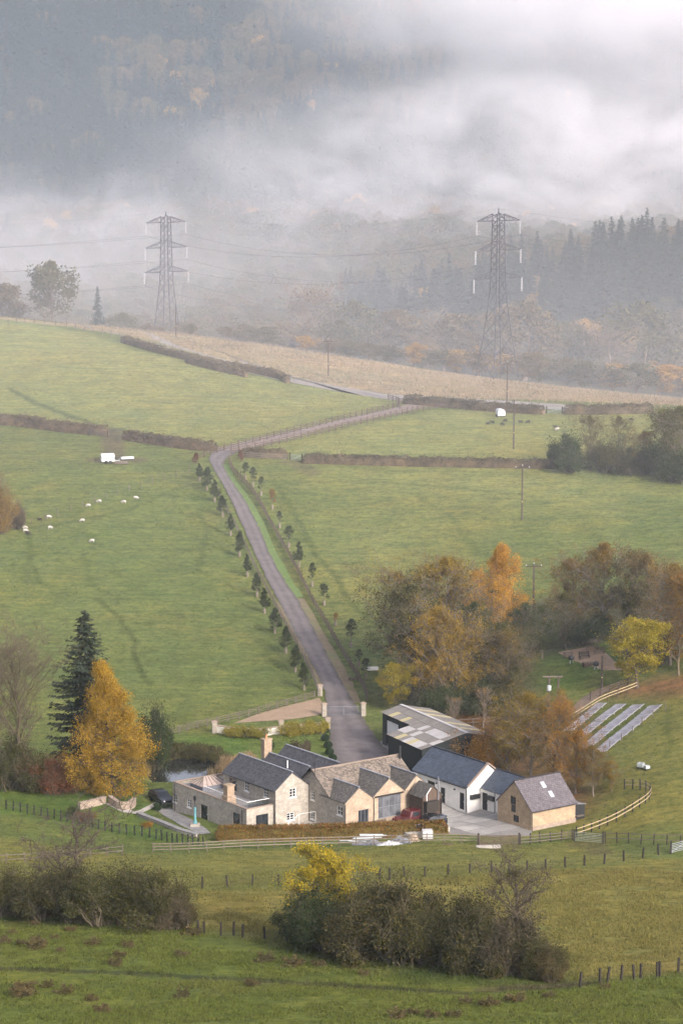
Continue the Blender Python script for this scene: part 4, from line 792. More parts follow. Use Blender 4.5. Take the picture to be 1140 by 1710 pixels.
# ------------------------------------------------------------------ building helpers
Z1 = lambda x, y: (265+x/4.385, 1220+y/4.385)
Z2 = lambda x, y: (500+x/4.385, 1240+y/4.385)
Z3 = lambda x, y: (630+x/5.7, 1160+y/5.7)
Z4 = lambda x, y: (680+x/3.8, 1230+y/3.8)
class Frame:
    """a building's own axes: origin on the ground, X along the front, Y away from it"""
    def __init__(s, ox, oy, deg, oz=0.0): s.o = np.array([ox, oy, oz]); s.a = R(deg); c, q = math.cos(s.a), math.sin(s.a); s.m = np.array([[c, q, 0], [-q, c, 0], [0, 0, 1]])
    def on(s, p, axis, c):
        r = s.m@ray(*p); q = s.m@(np.array([0, 0, CAMZ])-s.o); t = (c-q[axis])/r[axis]; return q+r*t
class Face:
    """upright wall plane from p0 to p1, its outside on the right of that direction"""
    def __init__(s, p0, p1):
        s.p = Vector((p0[0], p0[1], 0)); d = Vector((p1[0]-p0[0], p1[1]-p0[1], 0)); s.L = d.length; s.d = d.normalized(); s.n = Vector((s.d.y, -s.d.x, 0))
    def pt(s, u, z, out=0.0): return s.p+s.d*u+s.n*out+Vector((0, 0, z))
    def u(s, q): return (Vector((q[0], q[1], 0))-s.p).dot(s.d)
    def box(s, mb, u0, u1, z0, z1, o0, o1):
        P = [s.pt(a, z, o) for z in (z0, z1) for a, o in ((u0, o1), (u1, o1), (u1, o0), (u0, o0))]
        mb.add(P, [[0,3,2,1],[4,5,6,7],[0,1,5,4],[1,2,6,5],[2,3,7,6],[3,0,4,7]])
    def wall(s, mb, z0, z1, ops=(), apex=None, depth=.16, u0=0.0, u1=None):
        u1 = s.L if u1 is None else u1
        us = sorted({u0, u1, *[v for o in ops for v in o[:2]]}); zs = sorted({z0, z1, *[v for o in ops for v in o[2:4]]})
        for a, b in zip(us, us[1:]):
            for c, d in zip(zs, zs[1:]):
                m, n = (a+b)/2, (c+d)/2
                if any(o[0] < m < o[1] and o[2] < n < o[3] for o in ops): continue
                mb.add([s.pt(a, c), s.pt(b, c), s.pt(b, d), s.pt(a, d)], [[0, 1, 2, 3]])
        for a, b, c, d in [o[:4] for o in ops]:
            q = [(a, c), (b, c), (b, d), (a, d)]
            for i in range(4):
                e, f = q[i], q[(i+1) % 4]; mb.add([s.pt(*e), s.pt(*e, -depth), s.pt(*f, -depth), s.pt(*f)], [[0, 1, 2, 3]])
        if apex: mb.add([s.pt(u0, z1), s.pt(u1, z1), s.pt(apex[0], apex[1])], [[0, 1, 2]])
def window(parent, f, o, cols=2, rows=2, mat='white_paint', pane='window_glass', inset=.09, fw=.075, bar=.035, sill=True, name='window'):
    u0, u1, z0, z1 = o; mb = MB()
    for a, b, c, d in ((u0, u0+fw, z0, z1), (u1-fw, u1, z0, z1), (u0+fw, u1-fw, z0, z0+fw), (u0+fw, u1-fw, z1-fw, z1)): f.box(mb, a, b, c, d, -inset-.05, -inset)
    for k in range(1, cols): m = u0+(u1-u0)*k/cols; f.box(mb, m-bar/2-.01, m+bar/2+.01, z0+fw, z1-fw, -inset-.045, -inset-.004)
    for k in range(1, rows): m = z0+(z1-z0)*k/rows; f.box(mb, u0+fw, u1-fw, m-bar/2, m+bar/2, -inset-.043, -inset-.007)
    o_ = mb.build(name, mat, parent)
    p = MB(); f.box(p, u0+.01, u1-.01, z0+.01, z1-.01, -inset-.06, -inset-.03); p.build('pane', pane, o_)
    if sill: q = MB(); f.box(q, u0-.08, u1+.08, z0-.09, z0-.004, -.10, .05); q.build('sill', 'white_paint' if mat == 'white_paint' else 'stone_pink', o_)
    return o_
def door(parent, f, o, mat='dark_door', glazed=False):
    u0, u1, z0, z1 = o; mb = MB(); f.box(mb, u0+.01, u1-.01, z0, z1-.01, -.14, -.08)
    for k in range(1, 4): m = u0+(u1-u0)*k/4; f.box(mb, m-.02, m+.02, z0+.05, z1-.06, -.08, -.065)
    d = mb.build('door', mat, parent); h = MB(); f.box(h, u1-.16, u1-.11, z0+.95, z0+1.15, -.08, -.03); h.build('handle', 'galvanised', d)
    if glazed: g = MB(); [f.box(g, a, b, z0+.12, z1-.15, -.064, -.058) for a, b in ((u0+.1, (u0+u1)/2-.06), ((u0+u1)/2+.06, u1-.1))]; g.build('pane', 'window_glass', d)
    return d
def gable_roof(parent, axis, a0, a1, b0, b1, ze, zr, mat, over=.22, end=.12, th=.10, ridge='lead', name='roof'):
    """pitched roof whose ridge runs along axis from a0 to a1, eaves at b0 and b1"""
    m = (b0+b1)/2; k = (zr-ze)/(m-b0); mb = MB(); P = lambda a, b, z: (a, b, z) if axis == 'X' else (b, a, z)
    A0, A1 = a0-end, a1+end; zl = ze-k*over
    q1 = [P(A0, b0-over, zl), P(A1, b0-over, zl), P(A1, m, zr), P(A0, m, zr)]; q2 = [P(A1, b1+over, zl), P(A0, b1+over, zl), P(A0, m, zr), P(A1, m, zr)]
    if axis == 'Y': q1.reverse(); q2.reverse()
    up = [[Vector(v)+Vector((0, 0, th)) for v in q] for q in (q1, q2)]
    mb.slab(up[0], th); mb.slab(up[1], th)
    o = mb.build(name, mat, parent, uv=True)
    if ridge:
        r = MB(); n = max(2, int((A1-A0)/.45)); st = (A1-A0)/n
        for i in range(n): r.beam(P(A0+i*st+.006, m, zr+th+.0+.012*(i % 2)), P(A0+(i+1)*st-.006, m, zr+th+.012*(i % 2)), .26, .10)
        r.build('ridge_tiles', ridge, o)
    return o
def pipe(parent, pts, r=.045, mat='black_paint', name='downpipe'): return MB().tube(pts, r, 6).build(name, mat, parent)
def chimney(parent, x, y, z0, z1, w, d, pot=True, mat='stone_chimney'):
    mb = MB().box(x-w/2, x+w/2, y-d/2, y+d/2, z0, z1); mb.box(x-w/2-.08, x+w/2+.08, y-d/2-.08, y+d/2+.08, z1, z1+.14); c = mb.build('chimney', mat, parent, uv=True)
    if pot: MB().lathe([(.15, 0), (.13, .1), (.11, .45), (.14, .5)], 10, (x, y, z1+.14)).build('chimney_pot', 'terracotta', c)
    return c
def rect(f, fr, tl, br, axis, c):
    """opening on a wall from its top-left and bottom-right corners"""
    a = fr.on(tl, axis, c); b = fr.on(br, axis, c); u = sorted((f.u(a), f.u(b))); z = sorted((a[2], b[2])); return (u[0], u[1], z[0], z[1])
def sized(o, w=None, h=None):
    u, z = (o[0]+o[1])/2, (o[2]+o[3])/2; w = w or o[1]-o[0]; h = h or o[3]-o[2]; return (u-w/2, u+w/2, z-h/2, z+h/2)

# ------------------------------------------------------------------ farmhouse
HF = Frame(-7.8, 326.0, 36)
house = thing('farmhouse', 'rambling stone farmhouse with slate and stone-tiled roofs', 'house', (-7.8, 326.0, 0), R(36))
EA, RA = 4.9, 6.75                                   # two-storey block with its slate gable
fA = Face((0, 0), (4.8, 0)); fAl = Face((0, 11), (0, 0)); WB = -.9
wu = sized(rect(fA, HF, Z1(955, 415), Z1(1010, 495), 1, 0), .95, 1.12); wl = sized(rect(fA, HF, Z1(935, 598), Z1(995, 660), 1, 0), 1.1, .95)
w1 = sized(rect(fAl, HF, Z1(625, 370), Z1(660, 448), 0, 0), .95, 1.15); w2 = sized(rect(fAl, HF, Z1(765, 420), Z1(800, 495), 0, 0), .95, 1.1)
d1 = sized(rect(fAl, HF, Z1(520, 335), Z1(570, 468), 0, 0), 1.6, 2.05)
d1 = (max(.1, d1[0]), d1[1], max(3.02, d1[2]), min(EA-.1, max(3.02, d1[2])+2.0)); w1 = sized((w1[0], w1[1], w1[2], min(w1[3], EA-.15)), .95); w2 = sized((w2[0], w2[1], w2[2], min(w2[3], EA-.15)), .95)
mb = MB(); fA.wall(mb, WB, EA, [wu, wl], (2.4, RA-.06)); fAl.wall(mb, WB, EA, [w1, w2, d1]); Face((4.8, 11), (0, 11)).wall(mb, WB, EA, [], (2.4, RA-.06)); Face((4.8, 0), (4.8, 11)).wall(mb, WB, EA)
mb.build('wall', 'stone_grey', house, uv=True)
for f, o in ((fA, wu), (fA, wl), (fAl, w1), (fAl, w2)): window(house, f, o, 2, 3)
door(house, fAl, d1, glazed=True)
gable_roof(house, 'Y', 0, 11, 0, 4.8, EA, RA, 'slate_dark')
pipe(house, [(-.06, -.07, EA-.1), (-.06, -.07, -.2)]); pipe(house, [(-.30, .1, EA-.06), (-.30, 10.9, EA-.06)], .06, name='gutter')
# two rear slate roofs
for (x0, x1, y0, y1, ze, zr) in ((4.85, 8.15, 2.2, 10.9, 4.9, 6.35), (8.15, 12.1, 1.2, 12.2, 4.75, 6.5)):
    mb = MB(); Face((x1, y1), (x0, y1)).wall(mb, WB, ze, [], ((x1-x0)/2, zr-.06)); Face((x1, y0), (x1, y1)).wall(mb, WB, ze); Face((x0, y1), (x0, y0)).wall(mb, WB, ze); mb.build('wall', 'stone_grey', house, uv=True)
    gable_roof(house, 'Y', y0, y1, x0, x1, ze, zr, 'slate_dark', over=.05)
chimney(house, 6.3, 11.0, 4.5, 8.0, 1.1, .75)
MB().tube([(5.6, 5.5, 5.6), (5.6, 5.5, 6.6)], .06, 6).build('vent_pipe', 'white_paint', house)
# stone-tiled main range
XM, EM, RM, Y0m, Y1m, YR = 4.86, 4.4, 6.75, -4.0, 2.6, -.7
fM = Face((XM, Y1m), (XM, Y0m))
m1 = sized(rect(fM, HF, Z2(75, 350), Z2(115, 425), 0, XM), .8, 1.15); m2 = sized(rect(fM, HF, Z2(75, 508), Z2(112, 558), 0, XM), .8, 1.0)
mb = MB(); fM.wall(mb, WB, EM, [m1, m2], (Y1m-YR, RM-.06)); Face((XM, Y0m), (17.6, Y0m)).wall(mb, WB, EM); Face((17.6, Y0m), (17.6, Y1m)).wall(mb, WB, EM, [], (YR-Y0m, RM-.06)); Face((17.6, Y1m), (XM, Y1m)).wall(mb, WB, EM)
mb.build('wall', 'stone_grey', house, uv=True)
for o in (m1, m2): window(house, fM, o, 2, 3)
gable_roof(house, 'X', XM, 17.6, Y0m, Y1m, EM, RM, 'stone_tile', ridge='stone_pink')
MB().box(XM-.05, XM+.75, -1.7, -.2, 4.6, 7.6) if False else None
pipe(house, [(XM-.08, -1.3, 6.2), (XM-.08, -1.3, 8.1)], .05, name='flue')
pipe(house, [(17.5, -1.2, 5.6), (17.5, -1.2, 8.0)], .16, name='flue')
TZ = .95                                              # raised terrace in front of the wings
# front wings
YF = -7.3
fW = Face((XM, Y0m), (XM, YF)); fWA = Face((XM, YF), (8.95, YF)); fWB = Face((9.0, YF), (13.6, YF)); fWC = Face((13.6, -7.0), (17.6, -7.0))
wa = sized(rect(fW, HF, Z2(268, 465), Z2(320, 535), 0, XM), 1.15, 1.1); wd_ = sized(rect(fWA, HF, Z2(430, 455), Z2(505, 552), 1, YF), 1.5, 2.0); wd_ = (wd_[0], wd_[1], TZ+.03, TZ+2.05)
wbig = rect(fWB, HF, Z2(575, 382), Z2(740, 532), 1, YF); wbig = (max(.45, wbig[0]), min(4.15, wbig[1]), max(1.5, wbig[2]), min(4.1, wbig[3]))
mb = MB(); fW.wall(mb, WB, 4.15, [wa]); mb.build('wall', 'stone_grey', house, uv=True)
mb = MB(); fWA.wall(mb, WB, 4.15, [wd_], (2.05, 5.66)); mb.build('wall', 'stone_warm', house, uv=True)  # sunlit gables: warm copy of the wall stone, sunlight put into the colour
mb = MB(); fWB.wall(mb, WB, 4.35, [wbig], (2.3, 6.12)); fWC.wall(mb, WB, 4.1, [], (2.0, 5.8)); Face((17.6, -7.0), (17.6, -4)).wall(mb, WB, 4.1); mb.build('wall', 'stone_warm', house, uv=True)
window(house, fW, wa, 2, 2); window(house, fWA, wd_, 3, 1, 'grey_frame', 'window_glass', sill=False); window(house, fWB, wbig, 4, 2, 'grey_frame', 'dull_glass', fw=.09, bar=.07)
lb = MB(); fWB.box(lb, .15, 4.45, wbig[3]+.02, wbig[3]+.22, -.05, .06); lb.build('lintel', 'timber_dark', house)
gable_roof(house, 'Y', YF, -2.3, XM, 8.95, 4.15, 5.72, 'stone_tile_dark', over=.12, end=.05, ridge='lead'); gable_roof(house, 'Y', YF, -1.4, 9.0, 13.6, 4.35, 6.2, 'stone_tile_dark', over=.10, end=.06, ridge='lead'); gable_roof(house, 'Y', -7.0, -1.6, 13.6, 17.6, 4.1, 5.9, 'stone_tile_dark', over=.10, end=.05)
pipe(house, [(9.0, YF-.08, 4.2), (9.0, YF-.08, TZ)]); pipe(house, [(XM-.02, YF-.08, 4.0), (XM-.02, YF-.08, TZ)])
# flat-roofed left wing
XL, YL, ZP = -3.85, .35, 3.1
fL = Face((XL, 16.3), (XL, YL)); fLf = Face((XL, YL), (-.02, YL)); fLb = Face((0, 11.05), (0, 16.3))
l1 = sized(rect(fL, HF, Z1(100, 458), Z1(137, 530), 0, XL), .9, 1.05); l2 = sized(rect(fL, HF, Z1(205, 497), Z1(242, 568), 0, XL), .9, 1.05)
ld = sized(rect(fL, HF, Z1(305, 540), Z1(360, 675), 0, XL), 1.5, 2.1); ld2 = sized(rect(fL, HF, Z1(540, 628), Z1(598, 702), 0, XL), 1.5, 2.0); lf = sized(rect(fLf, HF, Z1(714, 632), Z1(800, 710), 1, YL), 1.75, 1.9)
ld2 = (ld2[0], min(ld2[1], fL.L-.25), ld2[2], min(ld2[3], 2.5))
mb = MB(); fL.wall(mb, WB-.3, ZP, [l1, l2, ld, ld2]); fLf.wall(mb, WB, ZP, [lf]); Face((4.6, 16.3), (XL, 16.3)).wall(mb, WB-.3, ZP); Face((4.6, 11.05), (4.6, 16.3)).wall(mb, WB-.3, ZP)
mb.build('wall', 'stone_grey', house, uv=True)
for o in (l1, l2): window(house, fL, o, 2, 3)
door(house, fL, ld, glazed=True); window(house, fL, ld2, 2, 1, 'black_paint', sill=False); window(house, fLf, lf, 2, 1, 'black_paint', sill=False)
MB().box(XL+.3, -.05, YL+.3, 11.0, 2.55, 2.75).box(XL+.3, 4.3, 11.003, 16.0, 2.55, 2.753).build('flat_roof', 'paving', house)
pp = MB(); T = .32
for a in ((XL, XL+T, YL, 16.3), (XL+T, -.06, YL, YL+T), (XL+T, 4.6, 16.3-T, 16.3), (4.6-T, 4.6, 11.1, 16.3-T)): pp.box(a[0]-.03, a[1]+.03 if a[1] < 4 else a[1], a[2]-.03 if a[2] < 1 else a[2], a[3], ZP, ZP+.09)
pp.build('parapet_coping', 'stone_pink', house)
# glazed roof lantern
lx0, lx1, ly0, ly1 = -2.6, 0.9, 11.6, 14.4
ln = MB().box(lx0, lx1, ly0, ly1, 2.76, 3.25).build('roof_lantern', 'grey_frame', house)
cx, cyy = (lx0+lx1)/2, (ly0+ly1)/2; zt = 4.15; rx_ = .7
gl = MB().add([(lx0-.1, ly0-.1, 3.26), (lx1+.1, ly0-.1, 3.26), (lx1+.1, ly1+.1, 3.26), (lx0-.1, ly1+.1, 3.26), (cx-rx_, cyy, zt), (cx+rx_, cyy, zt)], [[0, 1, 5, 4], [1, 2, 5], [2, 3, 4, 5], [3, 0, 4], [3, 2, 1, 0]]); gl.build('glazing', 'copper_roof', ln)
bars = MB()
for k in range(6):
    t = k/5; bars.beam((lx0-.1+(lx1-lx0+.2)*t, ly0-.1, 3.28), (cx-rx_+2*rx_*t, cyy, zt+.03), .06); bars.beam((lx0-.1+(lx1-lx0+.2)*t, ly1+.1, 3.28), (cx-rx_+2*rx_*t, cyy, zt+.03), .06)
for k in range(1, 4):
    t = k/4; bars.beam((lx0-.1, ly0-.1+(ly1-ly0+.2)*t, 3.28), (cx-rx_, cyy, zt+.03), .06)
bars.build('glazing_bars', 'rail_pale', ln)
chimney(house, XL+.75, 5.2, 2.4, 4.9, 1.0, .85, False); MB().box(XL+.12, XL+1.38, 4.6, 5.8, 2.4, 3.7).build('chimney_base', 'stone_chimney', house, uv=True)
# roof terrace: glass balustrade with white rail
bal = MB().beam((-3.2, 1.1, 3.75), (-.1, 1.1, 3.75), .06).beam((-3.2, 1.1, 3.75), (-3.2, 4.4, 3.75), .06).beam((-3.2, 6.1, 3.75), (-3.2, 10.6, 3.75), .06).build('terrace_rail', 'white_paint', house)
g = MB()
for k in range(3): g.box(-3.15+k*1.02, -3.15+k*1.02+.98, 1.09, 1.11, 2.8, 3.70)
g.build('glass_panel', 'balustrade_glass', bal)
pipe(house, [(XL-.08, 1.2, 2.9), (XL-.08, 1.2, -.2)]); pipe(house, [(XL-.08, 15.9, 2.9), (XL-.08, 15.9, -.6)])
# sloping white stair rail at the gable foot
st = MB().beam((1.0, -.8, .75), (2.6, -1.2, 1.9), .04).beam((2.6, -1.2, 1.9), (4.6, -1.7, 2.0), .035).beam((2.6, -1.2, 1.9), (2.6, -1.2, .4), .03).beam((4.6, -1.7, 2.0), (4.6, -1.7, .6), .03).build('stair_rail', 'white_paint', house)
MB().box(2.6, 4.7, -2.2, -.3, -.3, .55).box(1.9, 2.59, -2.2, -.3, -.3, .3).build('steps', 'paving_pale', house)
# raised terrace with a grey paling fence
MB().box(XM+.01, 10.6, -7.85, YF+.2, -.6, TZ-.35).box(10.602, 16.6, -12.2, YF+.2, -.8, TZ-.36).build('terrace', 'paving_pale', house)
pf = thing('paling_fence', 'grey wooden paling fence on the terrace before the stone gables', 'fence', (-7.8, 326.0, 0), R(36))
pm = MB().box(-.045, .045, -.012, .012, 0, 1.0).mesh('pale', 'timber_grey'); k = 0
for i in range(78):
    x = XM+.06+i*.14
    if x < 10.4: link('pale', pm, pf, (x, -7.80, TZ-.35), scale=(1, 1, random.uniform(.96, 1.03)))
for i in range(30): link('pale', pm, pf, (XM-.06-i*.107, -7.72+i*.105, .5), R(-44))
MB().beam((XM-.06, -7.68, .75), (XM-3.2, -4.6, .75), .03, .08).build('rail', 'timber_grey', pf); MB().beam((XM-.06, -7.68, 1.3), (XM-3.2, -4.6, 1.3), .03, .08).build('rail', 'timber_grey', pf)
MB().box(XM+.02, 10.5, -7.785, -7.745, TZ-.1, TZ).build('rail', 'timber_grey', pf); MB().box(XM+.02, 10.5, -7.785, -7.745, TZ+.4, TZ+.5).build('rail', 'timber_grey', pf)
# weathered timber tower with ladder and flue, between house and white barn
tw = thing('timber_tower', 'weathered board tower with gable roof and ladder beside the stone house', 'shed', tuple(np.linalg.inv(HF.m)@np.array([15.4, -9.0, 0])+HF.o), R(36))
bm_ = MB().box(-.045, .045, -.5, .5, -.5, .5).mesh('board', 'timber_brown'); bm2 = MB().box(-.5, .5, -.045, .045, -.5, .5).mesh('board', 'timber_red')
for i in range(19):
    z = -.5+i*.245
    link('board', bm_, tw, (-1.35+.02*(i % 2), 0, z), scale=(1, 2.5, .235)); link('board', bm2, tw, (0, -1.28+.02*(i % 2), z), scale=(2.7, 1, .235))
MB().box(-1.32, 1.32, -1.22, 1.22, -.8, 4.1).build('frame', 'timber_dark', tw)
for i in range(5): link('board', bm2, tw, (0, -1.28, 4.15+i*.235), scale=(2.7*(1-i/5.2)*.98, 1, .228))
gable_roof(tw, 'Y', -1.35, 1.2, -1.35, 1.35, 4.05, 5.35, 'stone_tile_dark', over=.15, end=.1, ridge=None)
ld_ = MB().beam((-.55, -2.3, -.3), (-.35, -1.4, 3.2), .06).beam((-.05, -2.3, -.3), (.15, -1.4, 3.2), .06)
for i in range(11): t = (i+.5)/11; ld_.beam((-.55+.2*t, -2.3+.9*t, -.3+3.5*t), (-.05+.2*t, -2.3+.9*t, -.3+3.5*t), .035)
ld_.build('ladder', 'black_paint', tw)
MB().box(-1.3, .5, -2.0, -1.35, 2.3, 3.6).build('loading_box', 'timber_dark', tw); MB().beam((1.2, -1.5, -.5), (1.2, -1.5, 3.6), .12).build('post', 'timber_dark', tw)
pipe(tw, [(-.9, -1.42, 1.8), (-.9, -1.42, 4.4), (-.3, -1.42, 5.1)], .06, 'white_paint'); pipe(tw, [(.8, -1.45, 2.3), (.8, -1.45, 6.3)], .07, 'lead', 'flue')

# ------------------------------------------------------------------ white barn, its lower end and the small stone barn
WF = Frame(15.3, 336.4, 36)
barn = thing('white_barn', 'long white rendered barn with a blue slate roof and dark doors', 'barn', (15.3, 336.4, 0), R(36))
f = Face((0, 10.8), (0, 0)); fg = Face((0, 0), (6.2, 0))
o1 = rect(f, WF, Z4(123, 272), Z4(175, 345), 0, 0); o1 = sized(o1, 1.5, 1.05); o2 = sized(rect(f, WF, Z4(210, 300), Z4(236, 410), 0, 0), .95); o3 = sized(rect(f, WF, Z4(330, 335), Z4(357, 445), 0, 0), .95)
o1 = (o1[0], o1[1], o1[2], min(o1[3], 2.35)); o2 = (o2[0], o2[1], -.75, 1.5); o3 = (o3[0], o3[1], -.45, 1.65)
mb = MB(); f.wall(mb, -1.6, 2.6, [o1, o2, o3]); fg.wall(mb, -1.6, 2.6, [], (3.1, 4.98)); Face((6.2, 10.8), (0, 10.8)).wall(mb, -1.6, 2.6, [], (3.1, 4.98)); Face((6.2, 0), (6.2, 10.8)).wall(mb, -1.6, 2.6)
mb.build('wall', 'white_render', barn, uv=True); gable_roof(barn, 'Y', 0, 10.8, 0, 6.2, 2.6, 5.0, 'slate_blue', ridge='slate_blue')
window(barn, f, o1, 2, 1, 'black_paint', sill=False); door(barn, f, o2); door(barn, f, o3)
cp = MB(); cp.slab([(-.15, -.32, 2.72), (-.15, .02, 2.72), (3.1, .02, 5.25), (3.1, -.32, 5.25)][::-1], .14); cp.slab([(6.35, .02, 2.72), (6.35, -.32, 2.72), (3.1, -.32, 5.25), (3.1, .02, 5.25)][::-1], .14); cp.build('gable_coping', 'stone_pink', barn)
for y in (6.0, 2.4): MB().box(-.2, -.02, y-.1, y+.1, 1.75, 1.9).build('wall_lamp', 'black_paint', barn)
pipe(barn, [(-.06, .12, 2.5), (-.06, .12, -.6)]); pipe(barn, [(-.26, .1, 2.42), (-.26, 10.7, 2.42)], .06, name='gutter')
hb = MB(); fg.box(hb, .35, 1.75, 1.0, 1.55, .03, .35); hb.build('feed_box', 'black_paint', barn)
f2 = Face((2.0, -.02), (2.0, -7.2)); mb = MB(); da = (.35, 1.4, -.45, 1.75); wa2 = (2.0, 3.2, 1.05, 1.7)
f2.wall(mb, -1.6, 2.35, [da]); Face((2.0, -7.2), (6.6, -7.2)).wall(mb, -1.6, 2.35, [], (2.3, 4.2)); Face((6.6, -7.2), (6.6, -.02)).wall(mb, -1.6, 2.35); mb.build('wall', 'white_render', barn, uv=True)
door(barn, f2, da); hb = MB(); f2.box(hb, 1.7, 2.8, 1.1, 1.65, .02, .3); hb.build('feed_box', 'black_paint', barn)
gable_roof(barn, 'Y', -7.2, -.33, 2.0, 6.6, 2.35, 4.25, 'slate_blue', end=0, ridge='slate_blue'); pipe(barn, [(1.93, -2.9, 2.3), (1.93, -2.9, -.8)])

sb = thing('stone_barn', 'small ochre stone barn with purple slate roof and two skylights', 'barn', (22.4, 325.9, 0), R(36)); BF = Frame(22.4, 325.9, 36)
fg = Face((0, 6.3), (0, 0)); fs = Face((0, 0), (6.8, 0))
q1 = sized(rect(fg, BF, Z4(652, 360), Z4(688, 468), 0, 0), .95); q2 = sized(rect(fg, BF, Z4(666, 476), Z4(707, 522), 0, 0), 1.1); q1 = (q1[0], q1[1], 1.55, 3.5); q2 = (q2[0], q2[1], .45, 1.3)
mb = MB(); fg.wall(mb, -1.8, 2.5, [(q1[0], q1[1], q1[2], 2.499), q2]); mb.add([fg.pt(0, 2.5), fg.pt(q1[0], 2.5), fg.pt(q1[0], 3.5), fg.pt(3.15, 5.35)], [[0, 1, 2, 3]]); mb.add([fg.pt(q1[1], 2.5), fg.pt(6.3, 2.5), fg.pt(3.15, 5.35), fg.pt(q1[1], 3.5)], [[0, 1, 2, 3]]); mb.add([fg.pt(q1[0], 3.5), fg.pt(q1[1], 3.5), fg.pt(3.15, 5.35)], [[0, 1, 2]])
mb.build('gable_wall', 'stone_ochre', sb, uv=True)
mb = MB(); fs.wall(mb, -.6, 2.5); Face((6.8, 0), (6.8, 6.3)).wall(mb, -.9, 2.5, [], (3.15, 5.35)); Face((6.8, 6.3), (0, 6.3)).wall(mb, -1.8, 2.5); mb.build('wall', 'stone_ochre', sb, uv=True)
MB().box(0.02, 6.85, -.09, -.003, -.5, .5).build('plinth', 'stone_pink', sb, uv=True)
rf = gable_roof(sb, 'X', 0, 6.8, 0, 6.3, 2.5, 5.4, 'slate_purple', over=.25, ridge='slate_purple')
window(sb, fg, q1, 2, 1, 'black_paint', sill=False); window(sb, fg, q2, 2, 1, 'black_paint', sill=False)
k = (5.4-2.5)/3.15
for x, y in ((3.6, 2.15), (3.95, 1.1)):
    P = lambda a, b, o=0.0: (a, b, 2.5+k*b+.10+o); s_ = MB().slab([P(x-.34, y-.36, .06), P(x+.34, y-.36, .06), P(x+.34, y+.36, .06), P(x-.34, y+.36, .06)], .08).build('skylight', 'grey_frame', rf)
    MB().slab([P(x-.26, y-.30, .075), P(x+.26, y-.30, .075), P(x+.26, y+.30, .075), P(x-.26, y+.30, .075)], .02).build('pane', 'skylight_glass', rf)
pipe(sb, [(.06, -.09, 2.3), (.06, -.09, -.2)]); pipe(sb, [(-.1, -.30, 2.32), (6.9, -.30, 2.32)], .06, name='gutter')
ls = thing('lean_to_shed', 'small black lean-to shed against the end of the stone barn', 'shed', tuple(np.linalg.inv(BF.m)@np.array([7.1, .6, .3])+BF.o), R(36))
MB().box(0, 1.7, 0, 2.2, -.6, 1.6).build('wall', 'black_paint', ls); MB().slab([(-.1, -.15, 1.78), (1.85, -.15, 1.55), (1.85, 2.35, 1.55), (-.1, 2.35, 1.78)], .06).build('roof', 'paving', ls); MB().box(.15, 1.2, -.5, -.03, .2, .32).build('shelf', 'timber_grey', ls)

# ------------------------------------------------------------------ dark steel barn with fibre-cement roof sheets
db = thing('steel_barn', 'black clad steel barn with a weathered grey sheet roof', 'barn', (6.4, 362.2, 0), R(27)); zl = lambda x: 4.0+.215*x
XR, XE = 4.9, 9.0; zrg = zl(XR); zr_ = lambda x: zrg-.215*(x-XR)
mb = MB(); Face((2, 6.0), (2, -2.2)).wall(mb, -.3, zl(2)-.05, [(1.0, 4.4, 0, 3.6)]); mb.add([(2, -2.2, -.3), (-1.5, -2.2, -.3), (-1.5, -2.2, zl(-1.5)-.05), (2, -2.2, zl(2)-.05)], [[0, 1, 2, 3]])
Face((-1.5, -2.2), (-1.5, -11.3)).wall(mb, -.3, zl(-1.5)-.05)
mb.add([(-1.5, -11.3, -.3), (XE, -11.3, -.3), (XE, -11.3, zr_(XE)-.05), (XR, -11.3, zrg-.05), (-1.5, -11.3, zl(-1.5)-.05)], [[0, 1, 2, 3, 4]]); mb.add([(2, 6, -.3), (XE, 6, -.3), (XE, 6, zr_(XE)-.05), (XR, 6, zrg-.05), (2, 6, zl(2)-.05)], [[4, 3, 2, 1, 0]]); Face((XE, -11.3), (XE, 6)).wall(mb, -.3, zr_(XE)-.05)
mb.build('wall', 'black_cladding', db, uv=True)
MB().box(2.12, 2.18, 1.7, 4.95, 1.7, 3.55).build('roller_door', 'plastic_white', db); MB().box(2.3, 2.36, 1.65, 5.0, -.2, 1.68).build('dark_interior_sheet', 'black_paint', db); MB().box(2.06, 2.14, 3.0, 3.1, 0, 1.7).build('door_post', 'black_paint', db)  # black sheet below the roller door paints the unlit barn interior
def sheets(x0, x1, y0, y1, zf, rows, side):
    n = int(round((y1-y0)/1.05)); st = (y1-y0)/n; rw_ = (x1-x0)/rows; rr = random.Random(int(x0*10+y0))
    for i in range(n):
        for j in range(rows):
            a, b = x0+j*rw_, x0+(j+1)*rw_; c, d = y0+i*st, y0+(i+1)*st; yc = (c+d)/2
            lift = .012*(i % 2)+.02*(j if side else rows-1-j)
            m = 'rooflight_sheet' if any(abs(yc-q) < .55 for q in (3.6, .3, -4.6, -8.4)) and (side == 0 or j == 0) else ('cement_pale' if side and a < 1.9 and yc < -2.2 and rr.random() < .42 else 'cement_sheet')
            MB().slab([(a-.06*(side == 1), c+.004, zf(a)+lift), (b+.05, c+.004, zf(b+.05)+lift), (b+.05, d-.004, zf(b+.05)+lift), (a-.06*(side == 1), d-.004, zf(a)+lift)], .03).build('roof_sheet', m, db, uv=True)
sheets(1.85, XR, -2.1, 6.3, zl, 2, 1); sheets(-1.75, XR, -11.6, -2.1, zl, 4, 1); sheets(XR, XE+.2, -11.6, 6.3, zr_, 2, 0)
MB().beam((XR, -11.65, zrg+.07), (XR, 6.35, zrg+.07), .45, .06).build('ridge_cap', 'cement_pale', db)

